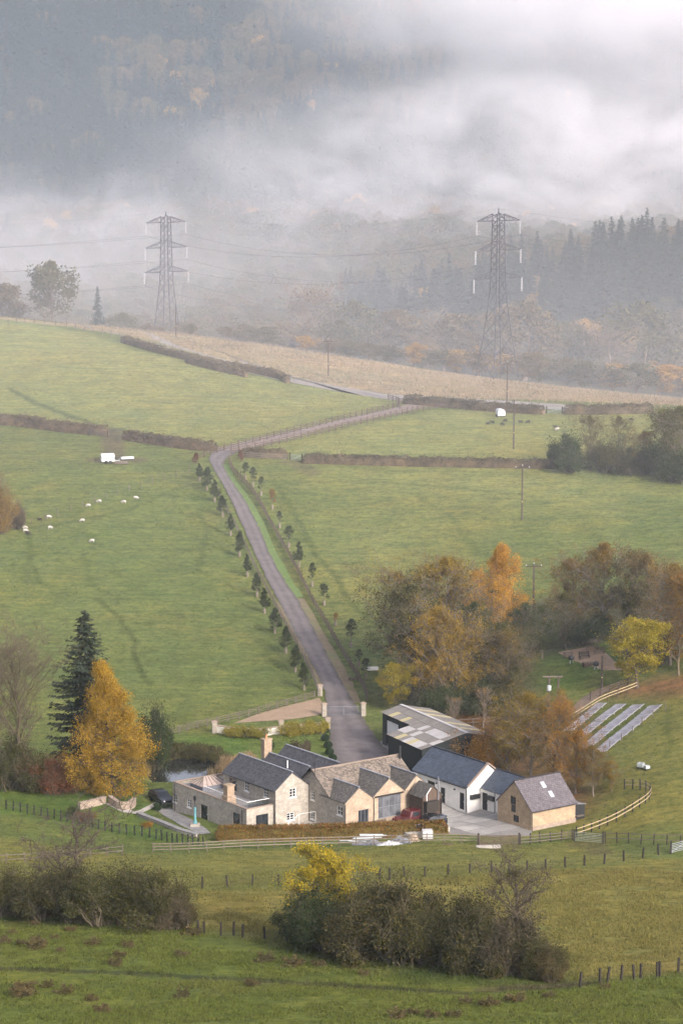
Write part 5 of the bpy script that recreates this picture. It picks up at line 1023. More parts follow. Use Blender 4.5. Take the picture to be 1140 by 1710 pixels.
# ------------------------------------------------------------------ garden walls, pillars and gate
def pillar(px, py, h, label, wd=.62):
    o = thing('stone_pillar', label, 'pillar', at(px, py), R(12), 'stone gate and wall pillars'); MB().box(-wd/2, wd/2, -wd/2, wd/2, -.3, h).build('shaft', 'stone_pillar', o, uv=True)
    c = MB().box(-wd/2-.1, wd/2+.1, -wd/2-.1, wd/2+.1, h, h+.12); w2_ = wd/2+.02; c.add([(-w2_, -w2_, h+.121), (w2_, -w2_, h+.121), (w2_, w2_, h+.121), (-w2_, w2_, h+.121), (0, 0, h+.3)], [[0, 1, 4], [1, 2, 4], [2, 3, 4], [3, 0, 4], [3, 2, 1, 0]]); c.build('cap', 'stone_pink', o)
pillar(534, 1162, 1.5, 'stone pillar at the top of the gravel forecourt'); pillar(541, 1196, 1.7, 'stone gate pillar left of the metal gates'); pillar(606, 1195, 1.7, 'stone gate pillar right of the metal gates')
pillar(358, 1224, 1.5, 'stone pillar at the left end of the garden wall'); pillar(469, 1224, 1.6, 'stone pillar in the middle of the garden wall'); pillar(547, 1218, 1.5, 'stone pillar at the right end of the garden wall')
def low_wall(pix, h, th, mat, cap, label, name='garden_wall'):
    L = world_line(pix, .9); o0 = np.array([*L[0], ground(*L[0])]); o = thing(name, label, 'wall', tuple(o0)); g = np.gradient(L, axis=0); g /= np.linalg.norm(g, axis=1, keepdims=True); nn = np.stack([-g[:, 1], g[:, 0]], 1)*th/2; z = height(L[:, 0], L[:, 1])
    def strip(w_, za, zb, m, nm):
        mb = MB(); V = []
        for p, q, zz in zip(L, nn, z):
            for s_, h_ in ((-w_, za), (-w_, zb), (w_, zb), (w_, za)): V.append((p[0]+q[0]*s_-o0[0], p[1]+q[1]*s_-o0[1], zz+h_-o0[2]))
        n = len(L); mb.add(V, [[i*4+j, i*4+(j+1) % 4, i*4+4+(j+1) % 4, i*4+4+j] for i in range(n-1) for j in range(4)]+[[3, 2, 1, 0], [4*n-4, 4*n-3, 4*n-2, 4*n-1]]); mb.build(nm, m, o, uv=True)
    strip(1, -.3, h, mat, 'wall_face'); strip(1.35, h+.003, h+.1, cap, 'coping'); return o
low_wall([(361, 1223), (395, 1228), (432, 1230), (466, 1225)], .95, .35, 'wall_render', 'stone_pink', 'white rendered garden wall curving left of the middle pillar')
low_wall([(472, 1225), (505, 1223), (544, 1219)], 1.05, .35, 'wall_render', 'stone_pink', 'white rendered garden wall right of the middle pillar')
low_wall([(133, 1352), (160, 1346), (176, 1341)], .8, .4, 'stone_pink', 'stone_pink', 'low pinkish stone garden wall left of the steps'); low_wall([(184, 1341), (200, 1354), (218, 1353), (225, 1345)], .9, .4, 'stone_pink', 'stone_pink', 'low pinkish stone garden wall curving right of the steps')
low_wall([(232, 1362), (262, 1374), (300, 1390), (330, 1398)], .35, .5, 'stone_grey', 'paving', 'low grey retaining wall along the terrace bank')
gt = thing('driveway_gates', 'pair of closed grey metal bar gates across the drive', 'gate', at(573, 1196), 0); pa, pb = at(544, 1196)-at(573, 1196), at(603, 1195)-at(573, 1196)
for s_, e_ in ((pa, (pa+pb)/2-Vector((.04, 0, 0))), ((pa+pb)/2+Vector((.04, 0, 0)), pb)):
    lf_ = MB(); lf_.beam(s_+Vector((0, 0, .15)), e_+Vector((0, 0, .15)), .05).beam(s_+Vector((0, 0, 1.35)), e_+Vector((0, 0, 1.35)), .05).beam(s_+Vector((0, 0, .1)), s_+Vector((0, 0, 1.45)), .06).beam(e_+Vector((0, 0, .1)), e_+Vector((0, 0, 1.45)), .06); lf_ = lf_.build('gate_leaf', 'grey_frame', gt)
    for k in range(1, 16): v_ = s_+(e_-s_)*k/16; MB().beam(v_+Vector((0, 0, .15)), v_+Vector((0, 0, 1.35)), .022).build('bar', 'grey_frame', lf_)
# climbers over the wall, two rounded plants
for i, (px, py, hh, wd) in enumerate(((386, 1230, 1.75, .95), (410, 1232, 2.0, 1.05), (434, 1232, 1.8, .95), (483, 1227, 2.1, 1.05), (508, 1226, 2.2, 1.1), (532, 1224, 2.1, 1.0))):
    plant('shrub', at(px, py), hh, ORD[i]+' yellow green climber from the left on the white garden wall', 'climber', name='wall_climber', mat='leaf_climber', wide=wd, group='climbers on the garden wall', parts=('stem', 'foliage'))
# ------------------------------------------------------------------ fences
POSTS = {}
def post_mesh(wd, mat):
    k = (wd, mat)
    if k not in POSTS: POSTS[k] = MB().box(-wd/2, wd/2, -wd/2, wd/2, -.25, 1).mesh('post', mat)
    return POSTS[k]
RAILS = {}
def rail_mesh(mat, th):
    k = (mat, th)
    if k not in RAILS: RAILS[k] = MB().box(0, 1, -th/2, th/2, -.5, .5).mesh('rail', mat)
    return RAILS[k]
def fence(pix, label, post=1.2, wd=.11, rails=(.35, .7, 1.05), spacing=2.0, pmat='timber_dark', rmat='timber_grey', rh=.09, rth=.04, group=None, name='rail_fence', jitter=.03, wires=False, exact=False, line=None):
    L = (np.array([at(*q)[:2] for q in pix]) if exact else world_line(pix, spacing)) if line is None else line; z = height(L[:, 0], L[:, 1]); o0 = Vector((L[0, 0], L[0, 1], z[0])); o = thing(name, label, 'fence', o0, 0, group)
    rf_ = random.Random(len(label)); pm = post_mesh(wd, pmat); ang = np.arctan2(*(np.gradient(L, axis=0)[:, ::-1].T))
    for i, p in enumerate(L):
        q = link('post', pm, o, (p[0]-o0.x, p[1]-o0.y, z[i]-o0.z), ang[i], (1, 1, post*rf_.uniform(.95, 1.05))); q.rotation_euler = (rf_.gauss(0, jitter), rf_.gauss(0, jitter), ang[i])
    for h in rails:
        if wires:
            MB().tube([(p[0]-o0.x, p[1]-o0.y, zz+h-o0.z) for p, zz in zip(L, z)], .0035, 3).build('wire', 'wire_grey', o); continue
        for i in range(len(L)-1):
            a = Vector((L[i, 0], L[i, 1], z[i]+h))-o0; b = Vector((L[i+1, 0], L[i+1, 1], z[i+1]+h))-o0; d = b-a
            q = link('rail', rail_mesh(rmat, rth), o, a+Vector((-math.sin(ang[i])*0, 0, 0))); q.rotation_euler = (0, -math.asin(max(-1, min(1, d.z/d.length))), math.atan2(d.y, d.x)); q.scale = (d.length*.997, 1, rh)
            nn = Vector((-d.y, d.x, 0)).normalized()*(wd/2+.012); q.location = a-nn
    return o
fence([(-25, 1347), (40, 1357), (88, 1367), (130, 1377), (180, 1389), (260, 1400), (340, 1413)], 'black post fence along the lawn bank on the left', 1.25, .13, (.5, .95), 1.02, 'black_paint', 'timber_grey', .04, .03)
fence([(256, 1425), (345, 1423), (450, 1417), (560, 1413), (650, 1411), (740, 1409), (800, 1410)], 'long pale rail fence in front of the beech hedge', 1.25, .10, (.45, .8, 1.12), 2.0, 'timber_grey', 'rail_pale', .10)
fence([(-20, 1442), (40, 1440), (100, 1435), (160, 1430), (205, 1426)], 'weathered rail fence behind the bare thorn on the left', 1.15, .11, (.4, .9), 2.0, 'timber_grey', 'timber_grey', .09)
fence([(868, 1411), (910, 1407), (955, 1403)], 'dark post and rail fence in front of the small stone barn', 1.35, .12, (.35, .7, 1.05), 1.5, 'timber_dark', 'timber_grey', .1)
fence([(962, 1398), (985, 1390), (1010, 1380), (1040, 1366), (1066, 1350), (1086, 1336), (1088, 1326), (1076, 1319), (1060, 1318), (1042, 1318)], 'curving fence of black posts and pale new rails', 1.3, .12, (.55, 1.05), 1.35, 'black_paint', 'timber_blond', .11)
fence([(1010, 1408), (1045, 1409), (1090, 1411), (1140, 1412), (1180, 1413)], 'dark rail fence from the metal gate to the right edge', 1.3, .11, (.6, 1.2), 1.5, 'timber_dark', 'timber_grey', .09)
Zf = lambda l, ox, oy: [(ox+x/2, oy+y/2) for x, y in l]
fence([(295, 1485), (338, 1484), (380, 1481), (421, 1480), (465, 1479)]+Zf([(127, 240), (162, 238), (210, 232), (278, 230), (355, 225), (428, 220), (500, 216), (557, 212), (618, 210), (681, 205), (746, 197), (810, 192), (876, 187), (941, 177), (1005, 166), (1057, 155), (1098, 148)], 570, 1350),
      'wire fence with thin posts across the pasture below the farm', 1.25, .16, (.4, .7, 1.0), 1, 'timber_dark', name='wire_fence', wires=True, exact=True, jitter=.05)
fence(Zf([(560, 400), (590, 405), (625, 412), (665, 418), (683, 420), (738, 425), (780, 424), (810, 433), (884, 438), (957, 446)], 0, 1350), 'wire fence with leaning posts between the two thickets', 1.3, .16, (.45, .8, 1.1), 1, 'timber_dark', name='wire_fence', wires=True, exact=True, jitter=.06)
fence(Zf([(795, 599), (861, 585), (886, 582), (932, 577), (976, 573), (997, 568), (1053, 562), (1062, 560), (1123, 550), (1160, 545)], 570, 1350), 'wire fence running right from the centre thicket', 1.4, .16, (.45, .8, 1.1), 1, 'timber_dark', name='wire_fence', wires=True, exact=True, jitter=.05)
fence([(-20, 896), (80, 868), (170, 836), (240, 812), (300, 794), (338, 786)], 'wire fence behind the grazing sheep on the left', 1.15, .11, (.4, .75, 1.05), 3.2, 'timber_grey', name='wire_fence', wires=True)
Zp = lambda l: [Zr(x, y) for x, y in l]
fence(Zp([(238, 200), (250, 250), (300, 300), (345, 350), (390, 420), (430, 500), (480, 585), (540, 690), (600, 810), (640, 890), (690, 970), (740, 1060), (800, 1160), (850, 1240), (885, 1300), (892, 1345)]), 'brown post and rail fence along the right side of the drive', 1.3, .15, (.4, .75, 1.1), 1.8, 'timber_red', 'timber_red', .12)
fence(Zp([(170, 335), (215, 420), (262, 510), (310, 600), (355, 705), (400, 790), (445, 875), (490, 960), (545, 1060), (600, 1160), (645, 1260), (665, 1320)]), 'post and rail fence behind the small trees left of the drive', 1.2, .12, (.4, .75, 1.1), 2.0, 'timber_grey', 'timber_grey', .1)
fence([(330, 768), (360, 757), (392, 748), (450, 733), (520, 715), (600, 696), (664, 681)], 'post and rail fence along the upper side of the hazy drive', 1.3, .15, (.4, .75, 1.1), 2.3, 'timber_brown', 'timber_brown', .11)
fence([(385, 760), (420, 752), (470, 741), (540, 724), (610, 707), (664, 695), (712, 684), (756, 680)], 'post and rail fence along the lower side of the hazy drive', 1.3, .15, (.4, .75, 1.1), 2.3, 'timber_red', 'timber_red', .11)
fence([(400, 764), (430, 768), (478, 769)], 'pale rail fence before the rounded hedge in the drive bend', 1.2, .12, (.4, .75, 1.1), 2.2, 'timber_grey', 'rail_pale', .1)
fence([(648, 668), (665, 672), (668, 684)], 'dark short rail fence at the hazy track junction', 1.3, .15, (.4, .75, 1.1), 2.2, 'timber_brown', 'timber_brown', .11)
fence([(262, 1240), (285, 1230), (320, 1219), (357, 1211), (415, 1198), (470, 1182), (525, 1166)], 'grey rail fence between the pasture and the gravel forecourt', 1.15, .12, (.4, .75, 1.05), 1.9, 'timber_grey', 'timber_grey', .08)
fence([(952, 1206), (975, 1193), (1000, 1176), (1012, 1170), (1040, 1162), (1062, 1152)], 'blond new rail fence curving above the solar panels', 1.15, .1, (.65, 1.05), 1.6, 'timber_brown', 'timber_blond', .11)
fence([(985, 1170), (1010, 1160), (1040, 1148), (1062, 1140)], 'dark rail fence along the garden track by the yellow maple', 1.2, .12, (.4, .75, 1.05), 1.6, 'timber_dark', 'timber_brown', .11)
fence([(766, 1215), (800, 1212), (838, 1211)], 'thin rail fence behind the dark steel barn', 1.2, .1, (.6, 1.1), 2.0, 'timber_grey', 'timber_grey', .08)
fence([(995, 1266), (1032, 1243), (1055, 1226), (1074, 1207), (1110, 1186)], 'row of thin posts along the last line of solar panels', 1.1, .09, (.5, 1.0), 2.8, 'timber_grey', name='wire_fence', wires=True)
fence([(0, 545), (60, 538), (108, 545), (180, 560), (230, 572)], 'faint wire fence beside the hazy track at the top left', 1.3, .14, (.6, 1.2), 4, 'timber_grey', name='wire_fence', wires=True)
def field_gate(pa, pb, label, mat='galvanised', bars=6, h=1.15, name='field_gate'):
    A, B = at(*pa), at(*pb); o = thing(name, label, 'gate', A); d = B-A; U = Vector((0, 0, 1)); m = MB().beam(U*.1, U*h, .06).beam(d+U*.1, d+U*h, .06).beam(U*.15, d+U*h, .04); m.build('gate_frame', mat, o)
    for k in range(bars): MB().beam(U*(.15+(h-.18)*k/(bars-1)), d+U*(.15+(h-.18)*k/(bars-1)), .045 if mat == 'galvanised' else .03, .045 if mat == 'galvanised' else .11).build('bar', mat, o)
    for p in (Vector((0, 0, 0)), d): MB().box(p.x-.1, p.x+.1, p.y-.1, p.y+.1, p.z-.3, p.z+h+.3).build('gate_post', 'timber_dark', o)
field_gate((958, 1405), (1006, 1409), 'galvanised field gate between the two dark rail fences'); field_gate((1119, 1426), (1150, 1418), 'galvanised field gate at the right edge below the farm')
field_gate((798, 1412), (866, 1411), 'pinkish wooden hurdle gate on the grass before the yard', 'timber_red', 5); field_gate((665, 674), (690, 676), 'dark wooden gate at the hazy track junction', 'timber_brown', 5)
field_gate((484, 768), (504, 771), 'galvanised gate in the long field hedge', 'galvanised', 5); field_gate((912, 690), (938, 691), 'galvanised gate in the hedge below the straw field', 'galvanised', 5); field_gate((150, 727), (180, 730), 'dark gate beside the left field hedge', 'timber_grey', 5)

# ------------------------------------------------------------------ solar panels lying in four rows on the slope
Z6 = lambda x, y: (860+x/4.07, 1040+y/4.07)
pmesh = MB().box(-.5, .5, -.5, .5, -.02, .02).mesh('panel', 'solar_glass'); fmesh = MB().box(-.5, .5, -.5, .5, -.03, 0.0).mesh('panel_frame', 'insulator')
for r, (ta, tb, ba, bb_, lab) in enumerate((((568, 547), (607, 572), (330, 735), (372, 752), 'leftmost'), ((697, 557), (737, 577), (380, 795), (432, 812), 'second from the left'), ((808, 560), (862, 577), (428, 862), (486, 880), 'third from the left'), ((928, 563), (978, 582), (540, 880), (594, 908), 'rightmost'))):
    A, B, C_, D_ = (at(*Z6(*q)) for q in (ta, tb, ba, bb_)); top = (A+B)/2; bot = (C_+D_)/2; ax = top-bot; L = ax.length; n = max(5, int(round(L/1.75))); wv = ((B-A)+(D_-C_))/2; wv = wv-ax*wv.dot(ax)/ax.dot(ax); wdt = max(1.25, min(2.4, wv.length))
    o = thing('solar_row', lab+' of four rows of solar panels on the grass slope', 'solar panels', bot, 0, 'solar panel rows'); ex = ax.normalized(); ey = wv.normalized(); ez = ex.cross(ey); 
    if ez.z < 0: ez = -ez
    M0 = Matrix((ex, ey, ez)).transposed().to_4x4()
    for k in range(n):
        c = ax*((k+.5)/n); gz_ = ground(bot.x+c.x, bot.y+c.y)-bot.z; c.z = gz_+.32
        p = link('panel', pmesh, o); p.matrix_local = Matrix.Translation(c) @ M0 @ Matrix.Rotation(R(0), 4, 'X') @ Matrix.Diagonal((L/n-.16, wdt-.1, 1, 1)); fr_ = link('frame', fmesh, p); fr_.scale = (1+.11/(L/n-.16), 1+.08/(wdt-.1), 1)
        for e in (-.4, .4): q = MB().box(c.x+ey.x*wdt*e-.04, c.x+ey.x*wdt*e+.04, c.y+ey.y*wdt*e-.04, c.y+ey.y*wdt*e+.04, c.z-.6, c.z-.03).build('leg', 'galvanised', o)

# ------------------------------------------------------------------ poles, pylons and cables
def pole(px, pb, pt, label, arm=True, name='utility_pole', arm_deg=0):
    b, h = hgt(px, pb, pt); o = thing(name, label, 'utility pole', b, R(arm_deg), 'wooden utility poles'); MB().tube([(0, 0, -.5), (0, 0, h)], [.17, .12], 8).build('post', 'pole_timber', o)
    if arm:
        MB().box(-1.25, 1.25, -.08, .08, h-.45, h-.30).build('crossarm', 'pole_timber', o)
        for x in (-1.15, 0, 1.15): MB().lathe([(.03, 0), (.08, .06), (.05, .12), (.08, .18), (.03, .26)], 7, (x, 0, h-.30 if x else h)).build('insulator', 'insulator', o)
    MB().box(-.09, .09, -.19, -.12, h*.33, h*.33+.16).build('warning_plate', 'plate_yellow', o)
pole(890, 1030, 942, 'wooden pole with crossarm right of the orange birch', True); pole(871, 868, 778, 'wooden pole with crossarm alone in the right pasture', True); pole(857, 750, 668, 'plain dark pole in the hazy field with dark sheep', False)
pole(846, 678, 605, 'pole with crossarm in front of the right pylon', True, arm_deg=12); pole(548, 628, 567, 'pole with crossarm in the straw field', True); pole(294, 562, 512, 'plain pole at the crest below the left pylon', False); pole(105, 538, 485, 'plain pole at the crest near the hazy oak', False); pole(1004, 1150, 1095, 'thin plain pole beside the garden track', False)
hp = thing('transformer_pole', 'twin pole with crossbeam behind the rust coloured copse', 'utility pole', at(922, 1182)); hh = hgt(922, 1182, 1128)[1]
MB().tube([(-.55, 0, -.3), (-.55, 0, hh)], .13, 7).build('post', 'pole_timber', hp); MB().tube([(.75, 0, -.3), (.75, 0, hh)], .13, 7).build('post', 'pole_timber', hp); MB().box(-1.4, 1.3, -.1, .1, hh-.25, hh-.05).build('crossarm', 'timber_grey', hp); MB().lathe([(.2, 0), (.32, .1), (.32, .7), (.2, .8)], 9, (-.55, -.3, hh-2.1)).build('transformer', 'galvanised', hp)
def pylon(px, d, pt, label, pb_z, rot):
    top = atd(px, pt, d); H = top[2]-pb_z; o = thing('pylon', label, 'pylon', (top[0], d, pb_z), rot, 'lattice pylons'); s = H/40.0
    zs = np.array([0, 5.5, 10, 14, 17.6, 20.8, 23.6, 26, 28.2, 30.4, 32.6, 34.6, 36.4, 38, 39.2])*s; wdt = lambda z: np.interp(z/s, [0, 12, 22, 39.2], [3.7, 2.15, 1.3, 1.0])*s; c = lambda i, z: Vector(((-1, 1, 1, -1)[i]*wdt(z), (-1, -1, 1, 1)[i]*wdt(z), z))
    for i in range(4): m = MB(); [m.beam(c(i, a), c(i, b_), .19*s) for a, b_ in zip(zs, zs[1:])]; m.build('leg', 'pylon_steel', o)
    for i in range(4):
        m = MB(); j = (i+1) % 4
        for q, (a, b_) in enumerate(zip(zs, zs[1:])):
            m.beam(c(i, a), c(j, b_), .085*s); m.beam(c(j, a), c(i, b_), .085*s)
            if q in (1, 7, 10, 12): m.beam(c(i, a), c(j, a), .12*s)
        m.build('lattice', 'pylon_steel', o)
    MB().beam((0, 0, 39.2*s), (0, 0, 40.6*s), .16*s).beam(c(0, 39.2*s), (0, 0, 40*s), .12*s).beam(c(2, 39.2*s), (0, 0, 40*s), .12*s).build('peak', 'pylon_steel', o)
    hang = []
    for z, a in ((37.6, 6.3), (30.6, 6.6), (23.8, 7.0)):
        z *= s; a *= s
        for sx in (-1, 1):
            m = MB(); w_ = wdt(z); tip = Vector((sx*a, 0, z)); zu = min(z+1.7*s, 39.4*s)
            for y in (-1, 1):
                m.beam((sx*w_, y*w_, z), tip, .16*s); m.beam((sx*wdt(zu), y*wdt(zu), zu), tip, .16*s)
                for f in (.33, .66): p = Vector((sx*w_, y*w_, z)).lerp(tip, f); q = Vector((sx*w_, y*w_, zu)).lerp(tip, f); m.beam(p, q, .08*s); m.beam(p, Vector((sx*w_, y*w_, zu)).lerp(tip, f-.33), .08*s)
            am = m.build('crossarm', 'pylon_steel', o)
            prof = []; 
            for k in range(9): prof += [(.06*s, -k*.38*s), (.24*s, -k*.38*s-.12*s), (.06*s, -k*.38*s-.24*s)]
            MB().lathe(prof[::-1], 8, tuple(tip)).build('insulator', 'insulator', am)
            hang.append(o.matrix_basis @ Vector((tip.x, 0, z-3.5*s)))
    hang.append(o.matrix_basis @ Vector((0, 0, 40.5*s)))
    for k in range(len(hang)):                         # world positions (the Empty carries no scale)
        pass
    return o, [Vector((top[0], d, pb_z))+Matrix.Rotation(rot, 3, 'Z') @ (o.matrix_basis.to_3x3().inverted() @ (h-o.matrix_basis.translation)) if False else h for h in hang]
bpy.context.view_layer.update()
py1, hg1 = pylon(832, 680, 352, 'near lattice pylon on the right with white insulators', 91-77.3, R(32)); py2, hg2 = pylon(277, 822, 357, 'faint lattice pylon in the fog on the left', 91-87.5, R(32))
names = ['upper left', 'upper right', 'middle left', 'middle right', 'lower left', 'lower right', 'topmost earth']
rotm = lambda o: Matrix.LocRotScale(o.location, o.rotation_euler, None)
for k in range(7):
    A, B = hg2[k], hg1[k]; l_end = A+(A-B).normalized()*0+Vector((-260, 95, 4)); r_end = B+Vector((300, -40, -3)); pts = []
    for P, Q, sg in ((l_end, A, 9), (A, B, 5.5 if k < 6 else 4), (B, r_end, 10)):
        for t in np.linspace(0, 1, 26)[(0 if P is l_end else 1):]: v = P.lerp(Q, float(t)); v.z -= sg*4*t*(1-t); pts.append(v)
    o = thing('power_cable', names[k]+' conductor strung between the two pylons', 'cable', A, 0, 'pylon conductors')
    for dy in ((-.22, .22) if k < 6 else (0,)): MB().tube([p-A+Vector((0, dy, 0)) for p in pts], .022 if k < 6 else .016, 4).build('strand', 'cable', o)

# ------------------------------------------------------------------ vehicles
def wheel_mesh(r, w_):
    t = MB().lathe([(r*.6, -w_/2), (r*.94, -w_/2), (r, -w_*.3), (r, w_*.3), (r*.94, w_/2), (r*.6, w_/2)], 16).mesh('tyre', 'rubber'); m = MB().lathe([(r*.12, -w_*.52), (r*.5, -w_*.35), (r*.61, -w_*.45), (r*.61, w_*.45), (r*.5, w_*.35), (r*.12, w_*.52)], 12).mesh('rim', 'galvanised'); return t, m
def car(loc, rot, label, paint, kind='estate', roof=None, L=4.3, W=1.75):
    o = thing('parked_car', label, 'car', loc, rot); hw = W/2
    P = {'estate': [(0, .5, .78, .78), (.05, .35, .86, .86), (.9, .3, .98, .98), (1.35, .3, 1.02, 1.04), (1.95, .3, 1.04, 1.46), (2.5, .3, 1.04, 1.52), (3.6, .3, 1.04, 1.5), (4.1, .3, 1.02, 1.25), (4.27, .35, .98, 1.0), (4.3, .5, .85, .86)],
         'box': [(0, .5, 1.0, 1.0), (.04, .45, 1.12, 1.12), (1.25, .42, 1.18, 1.2), (1.35, .42, 1.2, 1.24), (1.62, .42, 1.2, 1.9), (1.8, .42, 1.2, 1.96), (3.2, .42, 1.2, 1.97), (4.1, .42, 1.2, 1.95), (4.16, .42, 1.18, 1.3), (4.18, .5, 1.15, 1.16)]}[kind]
    V = []; n = 10
    for x, zb, zm, zt in P:
        e = .9 if x in (0, P[-1][0]) else 1; b_ = hw*e; t_ = b_*(1 if zt-zm < .1 else (.84 if kind == 'estate' else .93))
        V += [(x-L/2, s_*w_, z) for s_, w_, z in ((-1, b_*.9, zb), (-1, b_, zb+.14), (-1, b_, zm-.05), (-1, b_*.985, zm), (-1, t_*.98, zt-.03), (1, t_*.98, zt-.03), (1, b_*.985, zm), (1, b_, zm-.05), (1, b_, zb+.14), (1, b_*.9, zb))]
    k = len(P); mb = MB().add(V, [[i*n+j, i*n+(j+1) % n, (i+1)*n+(j+1) % n, (i+1)*n+j] for i in range(k-1) for j in range(n)]+[list(range(n))[::-1], [(k-1)*n+j for j in range(n)]]); body = mb.build('body', paint, o, True)
    md = body.modifiers.new('bevel', 'BEVEL'); md.width = .04; md.segments = 2; md.limit_method = 'ANGLE'
    st = [p for p in P if p[3]-p[2] > .2]; x0, x1 = st[0][0]-L/2, st[-1][0]-L/2; zt = max(p[3] for p in P); zm = st[0][2]; tw_ = .84 if kind == 'estate' else .93
    for s_ in (-1, 1):
        for a, b_ in ((x0+.12, (x0+x1)/2-.06), ((x0+x1)/2+.06, x1-.1)):
            y0, y1 = s_*(hw*.985+.006), s_*(hw*tw_*1.0+.012); q = [(a-.1 if a < 0 and kind == 'estate' else a, y0, zm+.05), (b_, y0, zm+.05), (b_, y1, zt-.14), (a+.08, y1, zt-.14)]; MB().slab(q if s_ < 0 else q[::-1], .015).build('side_window', 'window_glass', o)
    xw = x0-.02; MB().slab([(x0-.42 if kind == 'estate' else x0-.16, hw*.82, zm+.08), (x0-.42 if kind == 'estate' else x0-.16, -hw*.82, zm+.08), (x0+.02, -hw*.74, zt-.1), (x0+.02, hw*.74, zt-.1)], .015).build('windscreen', 'window_glass', o)
    MB().box(x1+.02, x1+.3 if kind == 'estate' else x1+.085, -hw*.7, hw*.7, zm+.1, zt-.25).build('rear_window', 'window_glass', o)
    t, m = wheel_mesh(.36 if kind == 'box' else .32, .24)
    for x in (-L/2+.75, L/2-.8):
        for s_ in (-1, 1): q = link('tyre', t, o, (x, s_*(hw-.08), .36)); q.rotation_euler = (R(90), 0, 0); r_ = link('rim', m, q)
    for s_ in (-1, 1):
        MB().lathe([(.02, -.02), (.1, -.01), (.1, .03), (.03, .05)], 9).build('headlight', 'insulator', o).matrix_local = Matrix.Translation((-L/2-.005, s_*hw*.68, .78)) @ Matrix.Rotation(R(-90), 4, 'Y'); MB().box(L/2-.05, L/2+.015, s_*hw*.82-.07, s_*hw*.82+.07, .75, .98).build('tail_light', 'lamp_red', o)
    MB().box(L/2+.0, L/2+.02, -.26, .26, .58, .69).build('number_plate', 'plate_yellow', o); MB().box(-L/2-.06, -L/2+.03, -hw*.95, hw*.95, .42, .58).build('bumper', 'black_paint', o)
    if roof: MB().box(x0+.25, x1-.05, -hw*tw_*.93, hw*tw_*.93, zt-.02, zt+.03).build('roof_panel', roof, o)
    return o
hl = lambda x, y, z=0: Vector(tuple(np.linalg.inv(HF.m)@np.array([x, y, z])+HF.o))
car(hl(13.0, -9.2, .6), R(36+5), 'dark red boxy four-wheel-drive before the big barn window', 'car_red', 'box'); car(hl(14.2, -11.15, .6), R(36-4), 'black car between the red four-wheel-drive and the hedge', 'car_black', 'estate')
car(at(270, 1341), R(118), 'dark car parked at the back corner of the flat-roofed wing', 'car_black', 'estate', L=4.3)
def livestock_trailer(px, py, label, rot, L=3.2, W=1.9, H=1.9, slots=True):
    o = thing('livestock_trailer', label, 'trailer', at(px, py), rot); V = []; prof = [(-W/2, .35), (-W/2, H*.72), (-W*.42, H*.9), (-W*.25, H), (W*.25, H), (W*.42, H*.9), (W/2, H*.72), (W/2, .35)]
    for x in (-L/2, L/2): V += [(x, y, z) for y, z in prof]
    n = 8; MB().add(V, [[j, (j+1) % n, n+(j+1) % n, n+j] for j in range(n)]+[list(range(n))[::-1], [n+j for j in range(n)]]).build('body', 'plastic_white', o)
    if slots:
        for i in range(6):
            for s_ in (-1, 1): MB().box(-L/2+.25+i*.48, -L/2+.55+i*.48, s_*(W/2+.008)-.008, s_*(W/2+.008)+.008, H*.52, H*.62).build('vent_slot', 'black_paint', o)
        for y in (-.5, 0, .5): MB().box(-L/2-.016, -L/2, y-.16, y+.16, H*.6, H*.7).build('vent_slot', 'black_paint', o)
    t, m = wheel_mesh(.3, .2)
    for x in (-.4, .4):
        for s_ in (-1, 1): q = link('tyre', t, o, (x, s_*(W/2-.02), .3)); q.rotation_euler = (R(90), 0, 0); link('rim', m, q)
    MB().beam((L/2, -.4, .4), (L/2+1.1, 0, .42), .08).beam((L/2, .4, .4), (L/2+1.1, 0, .42), .08).beam((L/2+1.0, 0, .1), (L/2+1.0, 0, .8), .06).build('drawbar', 'galvanised', o)
livestock_trailer(180, 773, 'white livestock trailer on bare earth in the left pasture', R(14), 2.4, 1.7, 1.75); livestock_trailer(835, 696, 'white box trailer among the dark sheep below the straw field', R(100), 2.2, 1.5, 1.6, False)
def trough(px, py, label, rot, L=2.4, W=.6, mat='galvanised', h=.6):
    o = thing('feed_trough', label, 'trough', at(px, py), rot); m = MB().box(-L/2, L/2, -W/2, W/2, .2, .26)
    for s_ in (-1, 1): m.box(-L/2, L/2, s_*W/2-.03, s_*W/2+.03, .262, h); m.box(s_*L/2-.03, s_*L/2+.03, -W/2+.032, W/2-.032, .262, h-.003)
    m.build('trough_body', mat, o)
    for x in (-L*.4, L*.4):
        for y in (-W*.4, W*.4): MB().box(x-.04, x+.04, y-.04, y+.04, -.1, .198).build('leg', 'timber_dark', o)
trough(213, 768, 'grey feed trough behind the white livestock trailer', R(20)); trough(203, 776, 'dark feed trough right of the white livestock trailer', R(6), mat='timber_grey'); trough(622, 1121, 'pale water trough under the trees right of the drive', R(10), 1.6, .8, 'plastic_white'); trough(590, 1136, 'grey timber trough on the verge beside the drive', R(0), 1.4, .7, 'timber_grey', .4)
trough(1079, 1286, 'pale tub in the pasture right of the solar panels', R(30), .6, .5, 'galvanised', .6); trough(1069, 1283, 'grey tub left of the pale one in the pasture', R(60), .8, .7, 'galvanised', .7)
